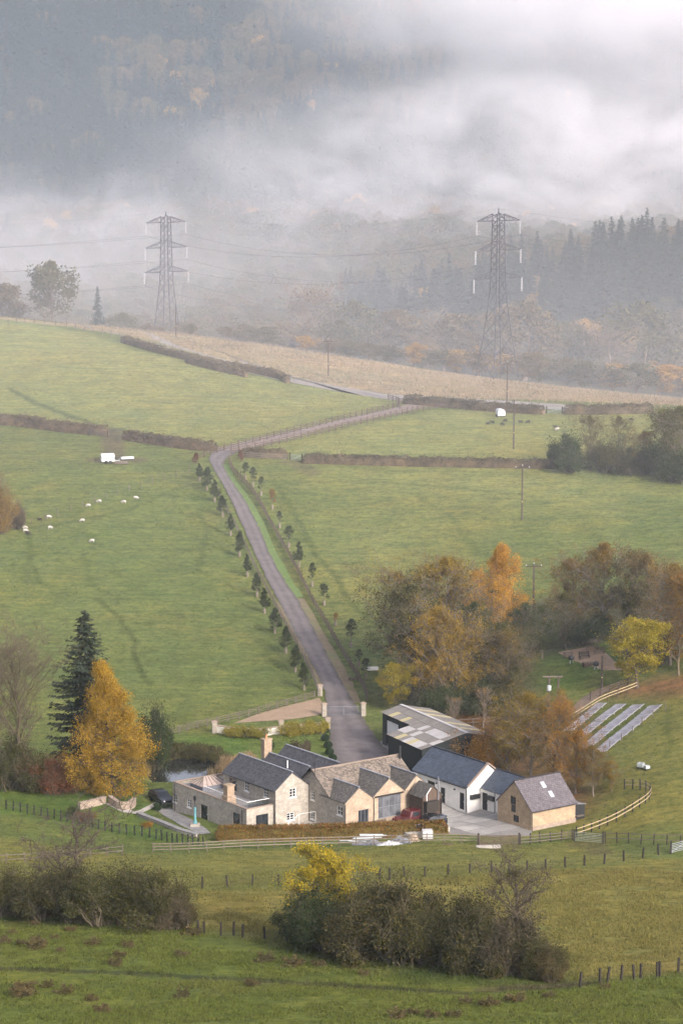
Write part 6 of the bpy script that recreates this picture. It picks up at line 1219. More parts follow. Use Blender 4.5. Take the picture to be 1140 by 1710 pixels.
# IBC tank
ib = thing('water_tank', 'white caged water tank at the end of the beech hedge', 'tank', at(713, 1401), R(7)); MB().box(-.55, .55, -.45, .45, .16, 1.1).build('bottle', 'plastic_white', ib); MB().box(-.6, .6, -.5, .5, 0, .13).build('pallet', 'timber_grey', ib)
for k in range(6):
    x = -.59+k*.236; MB().box(x-.012, x+.012, -.5, -.48, .13, 1.12).build('cage_bar', 'galvanised', ib); MB().box(x-.012, x+.012, -.5, .5, 1.12, 1.14).build('cage_bar', 'galvanised', ib)
for k in range(4): MB().box(-.6, .6, -.515, -.501, .25+k*.27, .275+k*.27).build('cage_bar', 'galvanised', ib)
# builders' pile between hedge and fence
rp = random.Random(3)
for i in range(9):
    c = at(590+i*4+rp.uniform(-12, 12), 1408-i*.5); a_ = R(rp.uniform(2, 14)); l_ = rp.uniform(2.2, 3.6)
    o = tag(MB().tube([(-l_/2, 0, 0), (l_/2, 0, 0)], .06, 6).build('scaffold_pole', 'galvanised' if i % 3 else 'rail_pale'), 'grey scaffold pole in the builders pile behind the pale fence', 'pole', 'scaffold poles in the builders pile'); o.location = c+Vector((0, 0, .12+.08*i)); o.rotation_euler = (0, R(rp.uniform(-4, 4)), a_)
def heap(px, py, rx_, ry_, h, mat, label, name, cat, seed):
    rg = np.random.default_rng(seed); n, m = 22, 9; V = []
    for j in range(m):
        f = j/(m-1)
        for i in range(n): t = i/n*6.283; q = (1-f)*(1+.25*rg.normal()*.6); V.append((math.cos(t)*rx_*q, math.sin(t)*ry_*q, h*(1-(1-f)**1.6)*(1+.12*rg.normal())-.05))
    F = [[j*n+i, j*n+(i+1) % n, (j+1)*n+(i+1) % n, (j+1)*n+i] for j in range(m-1) for i in range(n)]; o = MB().add(V, F).build(name, mat); o.location = at(px, py); return tag(o, label, cat)
heap(622, 1411, 1.3, .8, .7, 'tarp_grey', 'grey heap of sheeting behind the pale fence', 'sheeting_heap', 'heap', 1); heap(652, 1411, 1.5, .8, .55, 'tarp_pale', 'white crumpled sheeting behind the pale fence', 'sheeting_heap', 'heap', 2); heap(668, 1409, 1.4, .9, .85, 'tarp_grey', 'dark grey tarpaulin heap left of the stone heap', 'tarpaulin_heap', 'heap', 3); heap(690, 1405, .75, .6, .95, 'stone_warm', 'heap of warm coloured stone beside the white tank', 'stone_heap', 'heap', 4)
heap(601, 1411, 1.2, .7, .5, 'tarp_grey', 'low dark heap left in the builders pile', 'sheeting_heap', 'heap', 6); heap(748, 1410, .8, .4, .18, 'timber_red', 'low heap of rusty boards on the grass by the fence', 'board_heap', 'heap', 5)
ct = tag(MB().box(-1.4, 1.4, -.25, .25, 0, .3).build('concrete_beam', 'paving_pale'), 'pale beam lying on the grass before the hurdle gate', 'beam'); ct.location = at(815, 1416); ct.rotation_euler = (0, 0, R(6))
# verdigris lamp on its stone base
lp = thing('garden_lamp', 'verdigris column lamp with black lantern before the flat-roofed wing', 'lamp', at(326, 1380)); hh = hgt(326, 1380, 1328)[1]
MB().box(-.55, .55, -.45, .45, -.1, .35).build('plinth', 'stone_grey', lp); MB().lathe([(.24, .35), (.24, .6), (.15, .75), (.13, hh*.55), (.17, hh*.58), (.1, hh*.62)], 10).build('column', 'verdigris', lp); MB().lathe([(.05, hh*.62), (.05, hh*.82), (.15, hh*.86), (.19, hh*.95), (.05, hh)], 8).build('lantern', 'black_paint', lp)
# garden furniture near the copse
for i, (px, py, lab, m) in enumerate(((953, 1108, 'black round grill on the lawn edge below the copse', 'black_paint'), (994, 1118, 'black kettle grill at the right edge of the garden lawn', 'black_paint'))):
    o = thing('garden_grill', lab, 'grill', at(px, py)); MB().lathe([(.1, .45), (.4, .6), (.48, .85), (.4, 1.05), (.1, 1.2)], 12).build('bowl', m, o)
    for k in range(3): t = k*2.09; MB().beam((.2*math.cos(t), .2*math.sin(t), .5), (.38*math.cos(t), .38*math.sin(t), 0), .05).build('leg', 'galvanised', o)
def bench(px, py, lab, rot, mat='timber_dark'):
    o = thing('garden_bench', lab, 'bench', at(px, py), rot)
    for k in range(3): MB().box(-.8, .8, -.3+k*.2, -.14+k*.2, .42, .46).build('seat_slat', mat, o); MB().box(-.8, .8, .29, .33, .55+k*.16, .66+k*.16).build('back_slat', mat, o)
    for x in (-.7, .7): MB().box(x-.04, x+.04, -.28, -.2, -.1, .418).build('leg', mat, o); MB().box(x-.04, x+.04, .335, .41, -.1, 1.0).build('leg', mat, o)
bench(975, 1100, 'dark bench on the garden gravel below the copse', R(10)); bench(398, 1226, 'left dark garden bench before the white wall', R(185)); bench(421, 1228, 'right dark garden bench before the white wall', R(175)); bench(1000, 1092, 'dark bench at the rear of the garden gravel', R(-20), 'timber_brown')
def table(px, py, lab, mat='timber_brown', w_=1.8):
    o = thing('garden_table', lab, 'table', at(px, py), R(15))
    for k in range(4): MB().box(-w_/2, w_/2, -.42+k*.22, -.24+k*.22, .70, .75).build('table_board', mat, o)
    for x in (-w_*.4, w_*.4):
        for y in (-.3, .3): MB().box(x-.05, x+.05, y-.05, y+.05, -.1, .698).build('leg', mat, o)
table(988, 1088, 'brown garden table behind the dark bench', 'timber_brown'); table(948, 1098, 'low pale table at the left of the garden gravel', 'timber_grey', 1.4)
pt = thing('planter', 'wooden raised planter on the garden gravel', 'planter', at(982, 1112), R(10))
for s_ in (-1, 1): MB().box(-.8, .8, s_*.4-.04, s_*.4+.04, -.1, .5).build('side_board', 'timber_brown', pt); MB().box(s_*.76-.035, s_*.76+.035, -.355, .355, -.1, .49).build('end_board', 'timber_brown', pt)
MB().box(-.72, .72, -.355, .355, .3, .42).build('soil', 'mud', pt)
sg = thing('garden_screen', 'pale framed panel standing before the dark copse', 'screen', at(989, 1080), R(5)); MB().box(-.6, .6, -.03, .03, .7, 1.3).build('panel', 'rail_pale', sg)
for x in (-.8, .8): MB().box(x-.05, x+.05, -.05, .05, -.1, 1.6).build('post', 'timber_grey', sg)

# ------------------------------------------------------------------ sheep and birds
def skin_mesh(name, verts, edges, radii, mat, sub=1):
    me = bpy.data.meshes.new(name+'_rig'); me.from_pydata(verts, edges, []); ob = bpy.data.objects.new(name+'_rig', me); COL.objects.link(ob); md = ob.modifiers.new('skin', 'SKIN')
    for i, r in enumerate(radii): me.skin_vertices[0].data[i].radius = (r, r) if not hasattr(r, '__len__') else r
    me.skin_vertices[0].data[1].use_root = True; s = ob.modifiers.new('sub', 'SUBSURF'); s.levels = sub; s.render_levels = sub
    dg = bpy.context.evaluated_depsgraph_get(); dg.update(); out = bpy.data.meshes.new_from_object(ob.evaluated_get(dg)); bpy.data.objects.remove(ob); bpy.data.meshes.remove(me); out.name = name; out.materials.clear(); out.materials.append(MATS[mat]); out.polygons.foreach_set('use_smooth', np.ones(len(out.polygons), bool)); return out
def sheep_mesh(mat, graze):
    hd = [(.62, 0, .62), (.78, 0, .32), (.92, 0, .12)] if graze else [(.62, 0, .86), (.74, 0, 1.0), (.95, 0, .95)]
    v = [(-.5, 0, .66), (-.15, 0, .70), (.25, 0, .70), (.48, 0, .74)]+hd+[(-.42, -.2, .45), (-.46, -.2, .25), (-.42, -.2, 0), (-.42, .2, .45), (-.46, .2, .25), (-.42, .2, 0), (.36, -.19, .45), (.36, -.19, .22), (.37, -.19, 0), (.36, .19, .45), (.36, .19, .22), (.37, .19, 0), (-.68, 0, .6)]
    e = [(0, 1), (1, 2), (2, 3), (3, 4), (4, 5), (5, 6), (0, 7), (7, 8), (8, 9), (0, 10), (10, 11), (11, 12), (3, 13), (13, 14), (14, 15), (3, 16), (16, 17), (17, 18), (0, 19)]
    r = [.30, .36, .34, .26, .16, .11, .07]+[.12, .05, .045]*4+[.05]; return skin_mesh('sheep_body', v, e, r, mat)
SHM = {(m, g): sheep_mesh(m, g) for m in ('fleece', 'fleece_dark') for g in (0, 1)}
hdm = MB().lathe([(.02, -.14), (.10, -.08), (.12, .04), (.08, .14), (.02, .18)], 8).mesh('face', 'fleece_dark')
rs = random.Random(11)
SHEEP = [((42, 884), 0, 'rearmost of the sheep bunched at the left edge'), ((43, 889), 0, 'white sheep in the bunch at the left edge'), ((47, 893), 1, 'nearest sheep of the bunch at the left edge'), ((67, 871), 1, 'dark sheep beside the fence near the left edge'), ((82, 866), 0, 'sheep beside the fence right of the dark one'), ((84, 884), 0, 'sheep lying alone below the fence posts'),
         ((148, 847), 0, 'sheep by the fence, lower left of two'), ((166, 840), 0, 'sheep by the fence, upper right of two'), ((207, 841), 0, 'sheep right of the fence pair, left one'), ((227, 834), 0, 'sheep right of the fence pair, right one'), ((138, 872), 0, 'sheep alone in the middle of the left pasture'), ((154, 906), 0, 'nearest white sheep in the left pasture'),
         ((814, 710), 1, 'dark sheep left of the hazy pole, leftmost'), ((822, 708), 1, 'dark sheep left of the hazy pole, second'), ((838, 711), 1, 'dark sheep left of the hazy pole, third'), ((843, 705), 1, 'dark sheep left of the hazy pole, nearest to it'), ((869, 707), 1, 'dark sheep just right of the hazy pole'), ((881, 707), 1, 'second dark sheep right of the hazy pole'), ((927, 716), 1, 'upper of two sheep left of the pale birches'), ((930, 719), 0, 'lower of two sheep left of the pale birches'), ((1053, 703), 1, 'dark sheep behind the pale birches')]
for (p, dk, lab) in SHEEP:
    g = rs.random() < .7; o = thing('sheep', lab, 'sheep', at(*p), rs.uniform(-.5, .5)+(math.pi if rs.random() < .5 else 0), 'grazing sheep'); o.scale = (.64,)*3
    link('body', SHM[('fleece_dark' if dk else 'fleece', int(g))], o); f_ = link('face', hdm, o, (.88, 0, .16) if g else (.9, 0, .96)); f_.rotation_euler = (0, R(130 if g else 100), 0)
def bird_mesh():
    v = [(-.25, 0, 0), (0, 0, .03), (.2, 0, .02), (.36, 0, 0), (.05, .28, .14), (-.02, .62, .02), (.05, -.28, .14), (-.02, -.62, .02)]
    return skin_mesh('bird_body', v, [(0, 1), (1, 2), (2, 3), (1, 4), (4, 5), (1, 6), (6, 7)], [.05, .10, .08, .03, (.10, .03), .03, (.10, .03), .03], 'bird_black')
bm_ = bird_mesh()
for i, (px, py) in enumerate(((276, 22), (286, 12), (297, 9), (315, 7), (323, 9), (404, 38), (833, 46))):
    o = tag(link('bird', bm_), ('tiny dark bird alone high in the fog on the right' if px > 500 else 'tiny dark bird alone right of the flock at the top' if px > 380 else ORD[i]+' tiny dark bird from the left in the flock at the top'), 'bird', 'birds over the forest'); o.location = atd(px, py, 620+i*9); o.rotation_euler = (R(rs.uniform(-30, 30)), R(rs.uniform(-10, 10)), rs.uniform(0, 6)); o.scale = (.6,)*3
# ------------------------------------------------------------------ grass, straw and reeds (nobody could count them)
def tufts(name, label, x, y, h, wdt, cols, mat, blades=4, seed=1, lean=.35):
    rg = np.random.default_rng(seed); n = len(x); z = height(x, y); B = np.stack([x, y, z], 1); V = []; Cc = []
    for k in range(blades):
        az = rg.uniform(0, 6.283, n); o = np.stack([np.cos(az), np.sin(az), 0*az], 1); s = np.stack([-np.sin(az), np.cos(az), 0*az], 1); hh = h*rg.uniform(.6, 1.2, n); b = B+o*(wdt*rg.uniform(0, .5, n))[:, None]; b[:, 2] -= .03
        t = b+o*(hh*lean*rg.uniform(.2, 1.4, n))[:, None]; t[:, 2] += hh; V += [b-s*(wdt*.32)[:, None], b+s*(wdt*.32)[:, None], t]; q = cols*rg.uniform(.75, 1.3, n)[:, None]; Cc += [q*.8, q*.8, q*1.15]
    V = np.stack(V, 1).reshape(-1, 3); Cc = np.stack(Cc, 1).reshape(-1, 3); me = mesh_np(name, V, np.arange(len(V)).reshape(-1, 3)); ca = me.color_attributes.new('tone', 'FLOAT_COLOR', 'POINT'); ca.data.foreach_set('color', np.concatenate([Cc, np.ones((len(Cc), 1))], 1).astype(np.float32).ravel()); me.materials.append(MATS[mat]); return tag(link(name, me), label, None, None, 'stuff')
def blade_mat():
    a = NT('grass_blade', .8, .1); c = a.n('ShaderNodeAttribute', attribute_name='tone').outputs['Color']; a.col(c); tr = a.n('ShaderNodeBsdfTranslucent'); a.l(c, tr.inputs[0]); ms = a.n('ShaderNodeMixShader'); ms.inputs[0].default_value = .3; a.l(a.b.outputs[0], ms.inputs[1]); a.l(tr.outputs[0], ms.inputs[2]); a.l(ms.outputs[0], a.t.nodes['Material Output'].inputs[0])
blade_mat()
rg = np.random.default_rng(21)
def scatter(n, d0, d1, clump, thr, um=.135):
    d = np.sqrt(rg.uniform(d0**2, d1**2, n)); u = rg.uniform(-um, um, n); x = u*d; k = fbm(x, d, clump); m = k > thr+rg.normal(0, .06, n); return x[m], d[m]
HARD = [[tuple(flat(*q)) for q in p] for p in ([(262, 1352), (380, 1280), (480, 1240), (700, 1240), (760, 1215), (800, 1230), (980, 1330), (970, 1392), (740, 1396), (360, 1410)],)]
drv = [at(*Zr((l+r)/2, z))[:2] for z, l, r in DRIVE]
def clear(x, y, m=3.4):
    k = ~inside(x, y, HARD[0]) & ~inside(x, y, POND) & (seg_dist(x, y, drv) > m) & ~inside(x, y, polyw([(390, 1208), (430, 1193), (475, 1180), (533, 1166), (541, 1180), (540, 1193), (500, 1200), (470, 1203)])); return x[k], y[k]
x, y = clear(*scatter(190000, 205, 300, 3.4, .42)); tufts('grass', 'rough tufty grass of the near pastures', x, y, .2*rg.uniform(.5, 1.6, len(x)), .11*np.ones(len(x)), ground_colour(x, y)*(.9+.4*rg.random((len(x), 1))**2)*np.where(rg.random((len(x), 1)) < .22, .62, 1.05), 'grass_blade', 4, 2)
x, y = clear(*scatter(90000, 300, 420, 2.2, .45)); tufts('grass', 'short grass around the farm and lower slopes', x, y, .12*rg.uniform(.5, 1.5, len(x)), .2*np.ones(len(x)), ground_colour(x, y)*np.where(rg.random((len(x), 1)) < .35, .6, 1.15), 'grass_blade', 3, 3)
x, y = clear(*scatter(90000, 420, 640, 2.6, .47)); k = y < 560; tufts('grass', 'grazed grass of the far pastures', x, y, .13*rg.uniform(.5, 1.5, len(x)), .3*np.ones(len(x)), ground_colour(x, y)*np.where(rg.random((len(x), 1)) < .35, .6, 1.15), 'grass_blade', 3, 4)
CROP = polyw([(90, 540), (200, 550), (285, 554), (430, 576), (570, 598), (700, 622), (855, 640), (1000, 655), (1140, 667), (1300, 680), (1300, 684), (1085, 680), (910, 672), (700, 664), (575, 648), (485, 634), (300, 592), (230, 566), (130, 548)])
X_ = np.array(CROP); n = 60000; x = rg.uniform(X_[:, 0].min(), X_[:, 0].max(), n); y = rg.uniform(X_[:, 1].min(), X_[:, 1].max()+10, n); k = inside(x, y, CROP) | ((y > 630) & (y < 735) & inside(x, y-14, CROP)); x, y = x[k], y[k]
cc = np.array((.30, .225, .155))*(.55+.9*fbm(x, y, 9))[:, None]*np.where(rg.random((len(x), 1)) < .3, np.array([[.62, .78, .7]]), 1); tufts('straw_grass', 'tall straw coloured grass on the hazy crest', x, y, .55*rg.uniform(.6, 1.35, len(x)), .2*np.ones(len(x)), cc, 'grass_blade', 3, 5, .25)
PB = np.array(POND); tt = rg.uniform(0, len(PB), 1500); i0 = tt.astype(int) % len(PB); f = (tt % 1)[:, None]; Q = PB[i0]*(1-f)+PB[(i0+1) % len(PB)]*f; Q += rg.normal(0, .35, Q.shape); k = (Q[:, 0] > -17) | (Q[:, 1] > 352); Q = Q[k]
tufts('reeds', 'dry buff reeds around the pond edge', Q[:, 0], Q[:, 1], 1.0*rg.uniform(.5, 1.4, len(Q)), .1*np.ones(len(Q)), np.array((.20, .155, .085))*rg.uniform(.5, 1.3, (len(Q), 1)), 'grass_blade', 4, 6, .2)
# ------------------------------------------------------------------ trees just beyond the crest
ra = random.Random(9)
def far_tree(key, px, d, pt, lab, mat, wd=1.0, name='hazy_tree', group=None, tm=None):
    r = ray(px, 700); xx = r[0]/r[1]*d; zz = ground(xx, d); h = max(2, atd(px, pt, d)[2]-zz); return plant(key, (xx, d, zz), h, lab, 'tree', group, name, mat, wd, tmat=tm)
row = [(512, 562), (545, 570), (580, 574), (615, 578), (650, 578), (690, 575), (725, 580), (762, 583), (800, 588), (835, 592), (872, 590), (905, 597), (945, 603), (985, 606), (1020, 610), (1060, 607), (1100, 612), (1138, 616), (1170, 620)]
for i, (px, pt) in enumerate(row):
    far_tree('far_broad%d' % (i % 3), px, 712+ra.uniform(-8, 10), pt+ra.uniform(-6, 4), ORD[i]+' hazy autumn tree from the left in the row behind the straw crest', ('leaf_farorange', 'leaf_farbrown', 'leaf_farolive')[(i*7+i//3) % 3], ra.uniform(1.7, 2.3), group='autumn trees behind the straw crest')
for i, (k, px, d, pt, m, wd, lab) in enumerate((('far_broad0', 876, 790, 500, 'leaf_farbrown', 1.1, 'broad brown tree right of the right pylon'), ('far_broad1', 960, 800, 535, 'leaf_farolive', 1.2, 'rounded grey olive tree second right of the pylon'), ('far_broad0', 1072, 790, 500, 'leaf_farolive', 1.1, 'big rounded olive tree at the right above the crest row'), ('far_bare', 1020, 780, 545, 'leaf_farbrown', 1.2, 'bare grey tree between the two rounded ones'),
        ('far_broad1', 740, 800, 520, 'leaf_farbrown', 1.3, 'brown rounded tree left of the right pylon'), ('far_broad2', 660, 810, 515, 'leaf_farbrown', 1.4, 'faint brown tree in the fog left of the right pylon'), ('far_broad0', 590, 830, 500, 'leaf_farolive', 1.2, 'faint olive tree in the fog between the pylons'), ('far_bare', 520, 820, 480, 'leaf_farbrown', 1.2, 'faint bare tree in the fog between the pylons'),
        ('far_broad1', 1130, 800, 560, 'leaf_farbrown', 1.2, 'brown tree at the right edge above the crest row'), ('far_broad0', 92, 765, 434, 'leaf_farolive', .95, 'big hazy oak standing at the left crest'), ('far_conifer1', 166, 770, 478, 'leaf_fargreen', .85, 'slim hazy conifer right of the big oak'), ('far_broad2', 20, 790, 470, 'leaf_farbrown', 1.3, 'faint tree at the left edge beside the big oak'),
        ('far_broad1', 318, 712, 540, 'leaf_farolive', 1.6, 'small olive bush tree at the crest below the left pylon'), ('far_broad0', 380, 716, 545, 'leaf_farbrown', 1.6, 'small brown bush tree at the crest right of the left pylon'), ('far_broad0', 440, 735, 545, 'leaf_farolive', 1.8, 'low hazy scrub tree at the crest between the pylons'), ('far_broad1', 270, 730, 548, 'leaf_farbrown', 1.6, 'low brown scrub tree left of the left pylon foot'))):
    far_tree(k, px, d, pt, lab, m, wd)
for i in range(58):
    px = ra.uniform(190, 860); d = ra.uniform(770, 930); xx = (px-570)/FPX*d; con = ra.random() < .12
    plant(ra.choice(['far_broad0', 'far_broad1', 'far_broad2', 'far_bare']) if not con else 'far_conifer1', (xx, d, ground(xx, d)), ra.uniform(8, 13)*(.75 if px < 420 else 1), 'faint misty tree in the woodland between the two pylons', 'tree', 'misty woodland between the pylons', 'misty_tree', ra.choice(['leaf_farbrown', 'leaf_farolive', 'leaf_farbrown']) if not con else 'leaf_fargreen', ra.uniform(1.0, 1.35))
# the conifer wood on the right slope
wood = []; tries = 0
while len(wood) < 230 and tries < 14000:
    tries += 1; px = ra.uniform(560, 1230); d = ra.uniform(850, 1110); xx = (px-570)/FPX*d*1.0
    lim = np.interp(px, [560, 700, 850, 1000, 1140], [990, 960, 900, 870, 850])
    if d < lim or any((xx-a)**2+(d-b)**2 < (4.8 if d > 940 else 7.5)**2 for a, b, _ in wood): continue
    wood.append((xx, d, px))
for i, (xx, d, px) in enumerate(sorted(wood, key=lambda q: q[1])):
    con = d > np.interp(px, [560, 800, 1140], [975, 910, 885])+ra.uniform(-20, 20) and ra.random() < .95; h = ra.uniform(14, 22)*np.interp(px, [560, 760, 1140], [.8, .95, 1.08]) if con else ra.uniform(8, 12)
    plant('far_conifer%d' % ra.randint(0, 1) if con else ra.choice(['far_broad0', 'far_broad1', 'far_broad2', 'far_bare']), (xx, d, ground(xx, d)), h, 'dark hazy conifer in the wood behind the right pylon' if con else 'hazy autumn broadleaf tree at the foot of the conifer wood', 'tree', 'conifers of the hazy wood' if con else 'broadleaf trees below the conifer wood', 'hazy_conifer' if con else 'hazy_tree', 'leaf_fargreen' if con else ra.choice(['leaf_farbrown', 'leaf_farbrown', 'leaf_farolive', 'leaf_farorange']), ra.uniform(.85, 1.15) if con else ra.uniform(1.0, 1.3))
# ------------------------------------------------------------------ the forest that reads as one mass
def whole(key, leafm):
    t, c, H = PROTO[key]; n1 = len(t.vertices); V = np.empty(n1*3, np.float32); t.vertices.foreach_get('co', V); V2 = np.empty(len(c.vertices)*3, np.float32); c.vertices.foreach_get('co', V2)
    F = np.array([p.vertices[:] for p in t.polygons]); F2 = np.array([p.vertices[:] for p in c.polygons])+n1; me = mesh_np(key+'_whole', np.concatenate([V, V2]).reshape(-1, 3), np.concatenate([F, F2])); me.materials.append(t.materials[0]); me.materials.append(MATS[leafm]); me.polygons.foreach_set('material_index', np.concatenate([np.zeros(len(F), np.int32), np.ones(len(F2), np.int32)])); return bpy.data.objects.new(key+'_whole', me)
def forest(name, label, P, scl, key, leafm):
    if not len(P): return
    me = bpy.data.meshes.new(name); me.vertices.add(len(P)); me.vertices.foreach_set('co', P.astype(np.float32).ravel()); s = me.attributes.new('size', 'FLOAT', 'POINT'); s.data.foreach_set('value', scl.astype(np.float32)); r_ = me.attributes.new('turn', 'FLOAT', 'POINT'); r_.data.foreach_set('value', rg.uniform(0, 6.28, len(P)).astype(np.float32))
    o = tag(link(name, me), label, None, None, 'stuff'); src = whole(key, leafm); g = bpy.data.node_groups.new(name, 'GeometryNodeTree'); g.interface.new_socket('Geometry', in_out='INPUT', socket_type='NodeSocketGeometry'); g.interface.new_socket('Geometry', in_out='OUTPUT', socket_type='NodeSocketGeometry'); N = g.nodes.new
    gi, go, mp, ip, oi = N('NodeGroupInput'), N('NodeGroupOutput'), N('GeometryNodeMeshToPoints'), N('GeometryNodeInstanceOnPoints'), N('GeometryNodeObjectInfo'); oi.inputs['Object'].default_value = src; oi.inputs['As Instance'].default_value = True
    a1, a2, cx_ = N('GeometryNodeInputNamedAttribute'), N('GeometryNodeInputNamedAttribute'), N('ShaderNodeCombineXYZ'); a1.data_type = 'FLOAT'; a2.data_type = 'FLOAT'; a1.inputs[0].default_value = 'size'; a2.inputs[0].default_value = 'turn'; er = N('FunctionNodeEulerToRotation'); L_ = g.links.new
    L_(gi.outputs[0], mp.inputs['Mesh']); L_(mp.outputs[0], ip.inputs['Points']); L_(oi.outputs['Geometry'], ip.inputs['Instance']); L_(a2.outputs['Attribute'], cx_.inputs['Z']); L_(cx_.outputs[0], er.inputs[0]); L_(er.outputs[0], ip.inputs['Rotation']); L_(a1.outputs['Attribute'], ip.inputs['Scale']); L_(ip.outputs[0], go.inputs[0]); md = o.modifiers.new('scatter', 'NODES'); md.node_group = g
n = 13000; d = rg.uniform(1330, 2350, n); u = rg.uniform(-.19, .19, n); keep = rg.random(n) < np.interp(d, [1330, 2350], [.6, 1]); d = d[keep]; x = u[keep]*d; z = height(x, d); S = topx(np.stack([x, d, z+12], 1)); nz = fbm(x, d, 60); nz2 = fbm(x+500, d, 18)
pb_ = np.interp(S[:, 0], [0, 150, 300, 480, 700, 1140], [.10, .12, .45, .5, .35, .3]); pb_ = np.where((S[:, 1] > 60) & (S[:, 1] < 190) & (S[:, 0] > 170) & (S[:, 0] < 760), .42, pb_*.45+.06); pb_ = np.where(S[:, 1] > 335, .85, pb_); broad = (nz*.6+nz2*.4-.5)*1.6+.5+rg.normal(0, .1, len(d)) < pb_
P = np.stack([x, d, z-.3], 1); typ = rg.random(len(d))
for i in range(2): k = ~broad & ((typ < .5) == (i == 0)); forest('far_conifers', 'misty conifer forest covering the far hillside', P[k], rg.uniform(.62, 1.12, k.sum()), 'far_conifer%d' % i, 'leaf_fargreen')
for i, (lo, hi, m) in enumerate(((0, .55, 'leaf_farbrown'), (.55, .95, 'leaf_farolive'), (.95, 1, 'leaf_farorange'))): k = broad & (typ >= lo) & (typ < hi); forest('far_broadleaf', 'misty '+('brown', 'olive', 'orange')[i]+' broadleaf trees on the far hillside', P[k], rg.uniform(.7, 1.15, k.sum()), 'far_broad%d' % i, m)
n = 2600; d = rg.uniform(880, 1340, n); u = rg.uniform(-.17, .2, n); x = u*d; k = ~((d < 1115) & (u > -.005)); x, d = x[k], d[k]; P = np.stack([x, d, height(x, d)-.2], 1); typ = rg.random(len(d))
for i, m in enumerate(('leaf_farbrown', 'leaf_farolive')): k = (typ < .6) == (i == 0); forest('valley_trees', 'faint '+('brown', 'olive')[i]+' trees drowned in the valley fog', P[k], rg.uniform(.5, .9, k.sum()), 'far_broad%d' % (2-i), m)
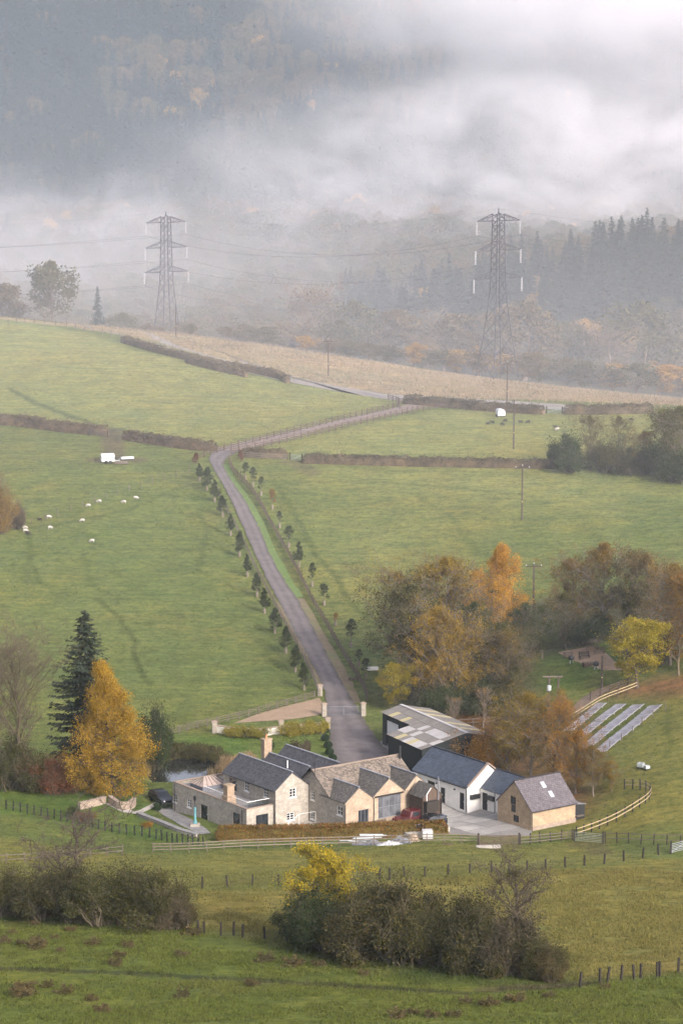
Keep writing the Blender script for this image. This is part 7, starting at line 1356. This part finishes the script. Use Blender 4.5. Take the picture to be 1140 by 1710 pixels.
# ------------------------------------------------------------------ the air: even haze and drifting fog
def volume_box(name, x0, x1, y0, y1, z0, z1, density, colour, field=None):
    m = bpy.data.materials.new(name+'_air'); m.use_nodes = True; t = m.node_tree
    t.nodes.remove(t.nodes['Principled BSDF']); out = t.nodes['Material Output']
    v = t.nodes.new('ShaderNodeVolumePrincipled'); v.inputs['Color'].default_value = tuple(colour)+(1,); v.inputs['Density'].default_value = density
    t.links.new(v.outputs[0], out.inputs['Volume'])
    if field: field(t, v)
    MATS[m.name] = m
    o = MB().box(x0, x1, y0, y1, z0, z1).build(name, m.name); o['kind'] = 'stuff'
    return o, m
haze, _ = volume_box('haze', -2600, 2600, -200, 2850, -14, 260, .00007, (.82, .90, 1.0))
tag(haze, 'pale even morning haze filling the whole valley', None)
def drift(c, r, dens, scale, lo, hi, seed, soft=.35, squash=(1, 1, 1.6)):
    """density of a fog bank: an ellipsoid thinning to nothing at its rim, torn by turbulence"""
    def field(t, v):
        N = t.nodes.new; L = t.links.new; g = N('ShaderNodeNewGeometry')
        s = N('ShaderNodeVectorMath'); s.operation = 'SUBTRACT'; s.inputs[1].default_value = c; L(g.outputs['Position'], s.inputs[0])
        q = N('ShaderNodeVectorMath'); q.operation = 'DIVIDE'; q.inputs[1].default_value = r; L(s.outputs[0], q.inputs[0])
        ln = N('ShaderNodeVectorMath'); ln.operation = 'LENGTH'; L(q.outputs[0], ln.inputs[0])
        f = N('ShaderNodeMapRange'); f.interpolation_type = 'SMOOTHSTEP'; f.inputs[1].default_value = 1.0; f.inputs[2].default_value = soft; f.inputs[3].default_value = 0; f.inputs[4].default_value = 1; L(ln.outputs['Value'], f.inputs[0])
        if hi <= lo:
            b_ = N('ShaderNodeMath'); b_.operation = 'MULTIPLY'; b_.inputs[1].default_value = dens; L(f.outputs[0], b_.inputs[0]); L(b_.outputs[0], v.inputs['Density']); return
        mp = N('ShaderNodeVectorMath'); mp.operation = 'MULTIPLY_ADD'; mp.inputs[1].default_value = tuple(scale*k for k in squash); mp.inputs[2].default_value = (seed*7.3, seed*3.1, seed*5.7); L(g.outputs['Position'], mp.inputs[0])
        nz = N('ShaderNodeTexNoise'); nz.inputs['Scale'].default_value = 1.0; nz.inputs['Detail'].default_value = 3.5; nz.inputs['Roughness'].default_value = .6; nz.inputs['Distortion'].default_value = .6; L(mp.outputs[0], nz.inputs['Vector'])
        m2 = N('ShaderNodeMapRange'); m2.interpolation_type = 'SMOOTHSTEP'; m2.inputs[1].default_value = lo; m2.inputs[2].default_value = hi; L(nz.outputs['Fac'], m2.inputs[0])
        a_ = N('ShaderNodeMath'); a_.operation = 'MULTIPLY'; L(f.outputs[0], a_.inputs[0]); L(m2.outputs[0], a_.inputs[1])
        b_ = N('ShaderNodeMath'); b_.operation = 'MULTIPLY'; b_.inputs[1].default_value = dens; L(a_.outputs[0], b_.inputs[0]); L(b_.outputs[0], v.inputs['Density'])
    return field
def fog(c, r, dens, scale, lo, hi, seed, label, tint=(1.0, .975, .988), **kw):
    o, m = volume_box('fog_bank', c[0]-r[0], c[0]+r[0], c[1]-r[1], c[1]+r[1], c[2]-r[2], c[2]+r[2], dens, tint, drift(c, r, dens, scale, lo, hi, seed, **kw)); tag(o, label, None)
fog((0, 640, 8), (900, 370, 94), .00095, 1/200, 0, 0, 5, 'thin mist thickening towards the crest of the fields', tint=(.90, .93, 1.0), soft=0.0)
fog((-190, 1090, 2), (270, 310, 50), .0030, 1/80, .34, .66, 1, 'fog lying in the valley behind the left pylon', tint=(.94, .945, 1.0))
fog((140, 1400, 40), (270, 150, 56), .0100, 1/55, .40, .63, 2, 'bright fog bank drifting over the right of the valley')
fog((215, 1590, 128), (300, 160, 82), .0110, 1/75, .26, .58, 3, 'low cloud hiding the top right of the far hill')
fog((-60, 1370, 2), (330, 130, 48), .0050, 1/42, .46, .64, 4, 'wisps of fog at the foot of the far forest', tint=(.95, .95, 1.0))
fog((-80, 1360, 60), (700, 460, 190), .00034, 1/200, 0, 0, 7, 'blue mist in front of the far forested hill', tint=(.74, .87, 1.0), soft=0.2)
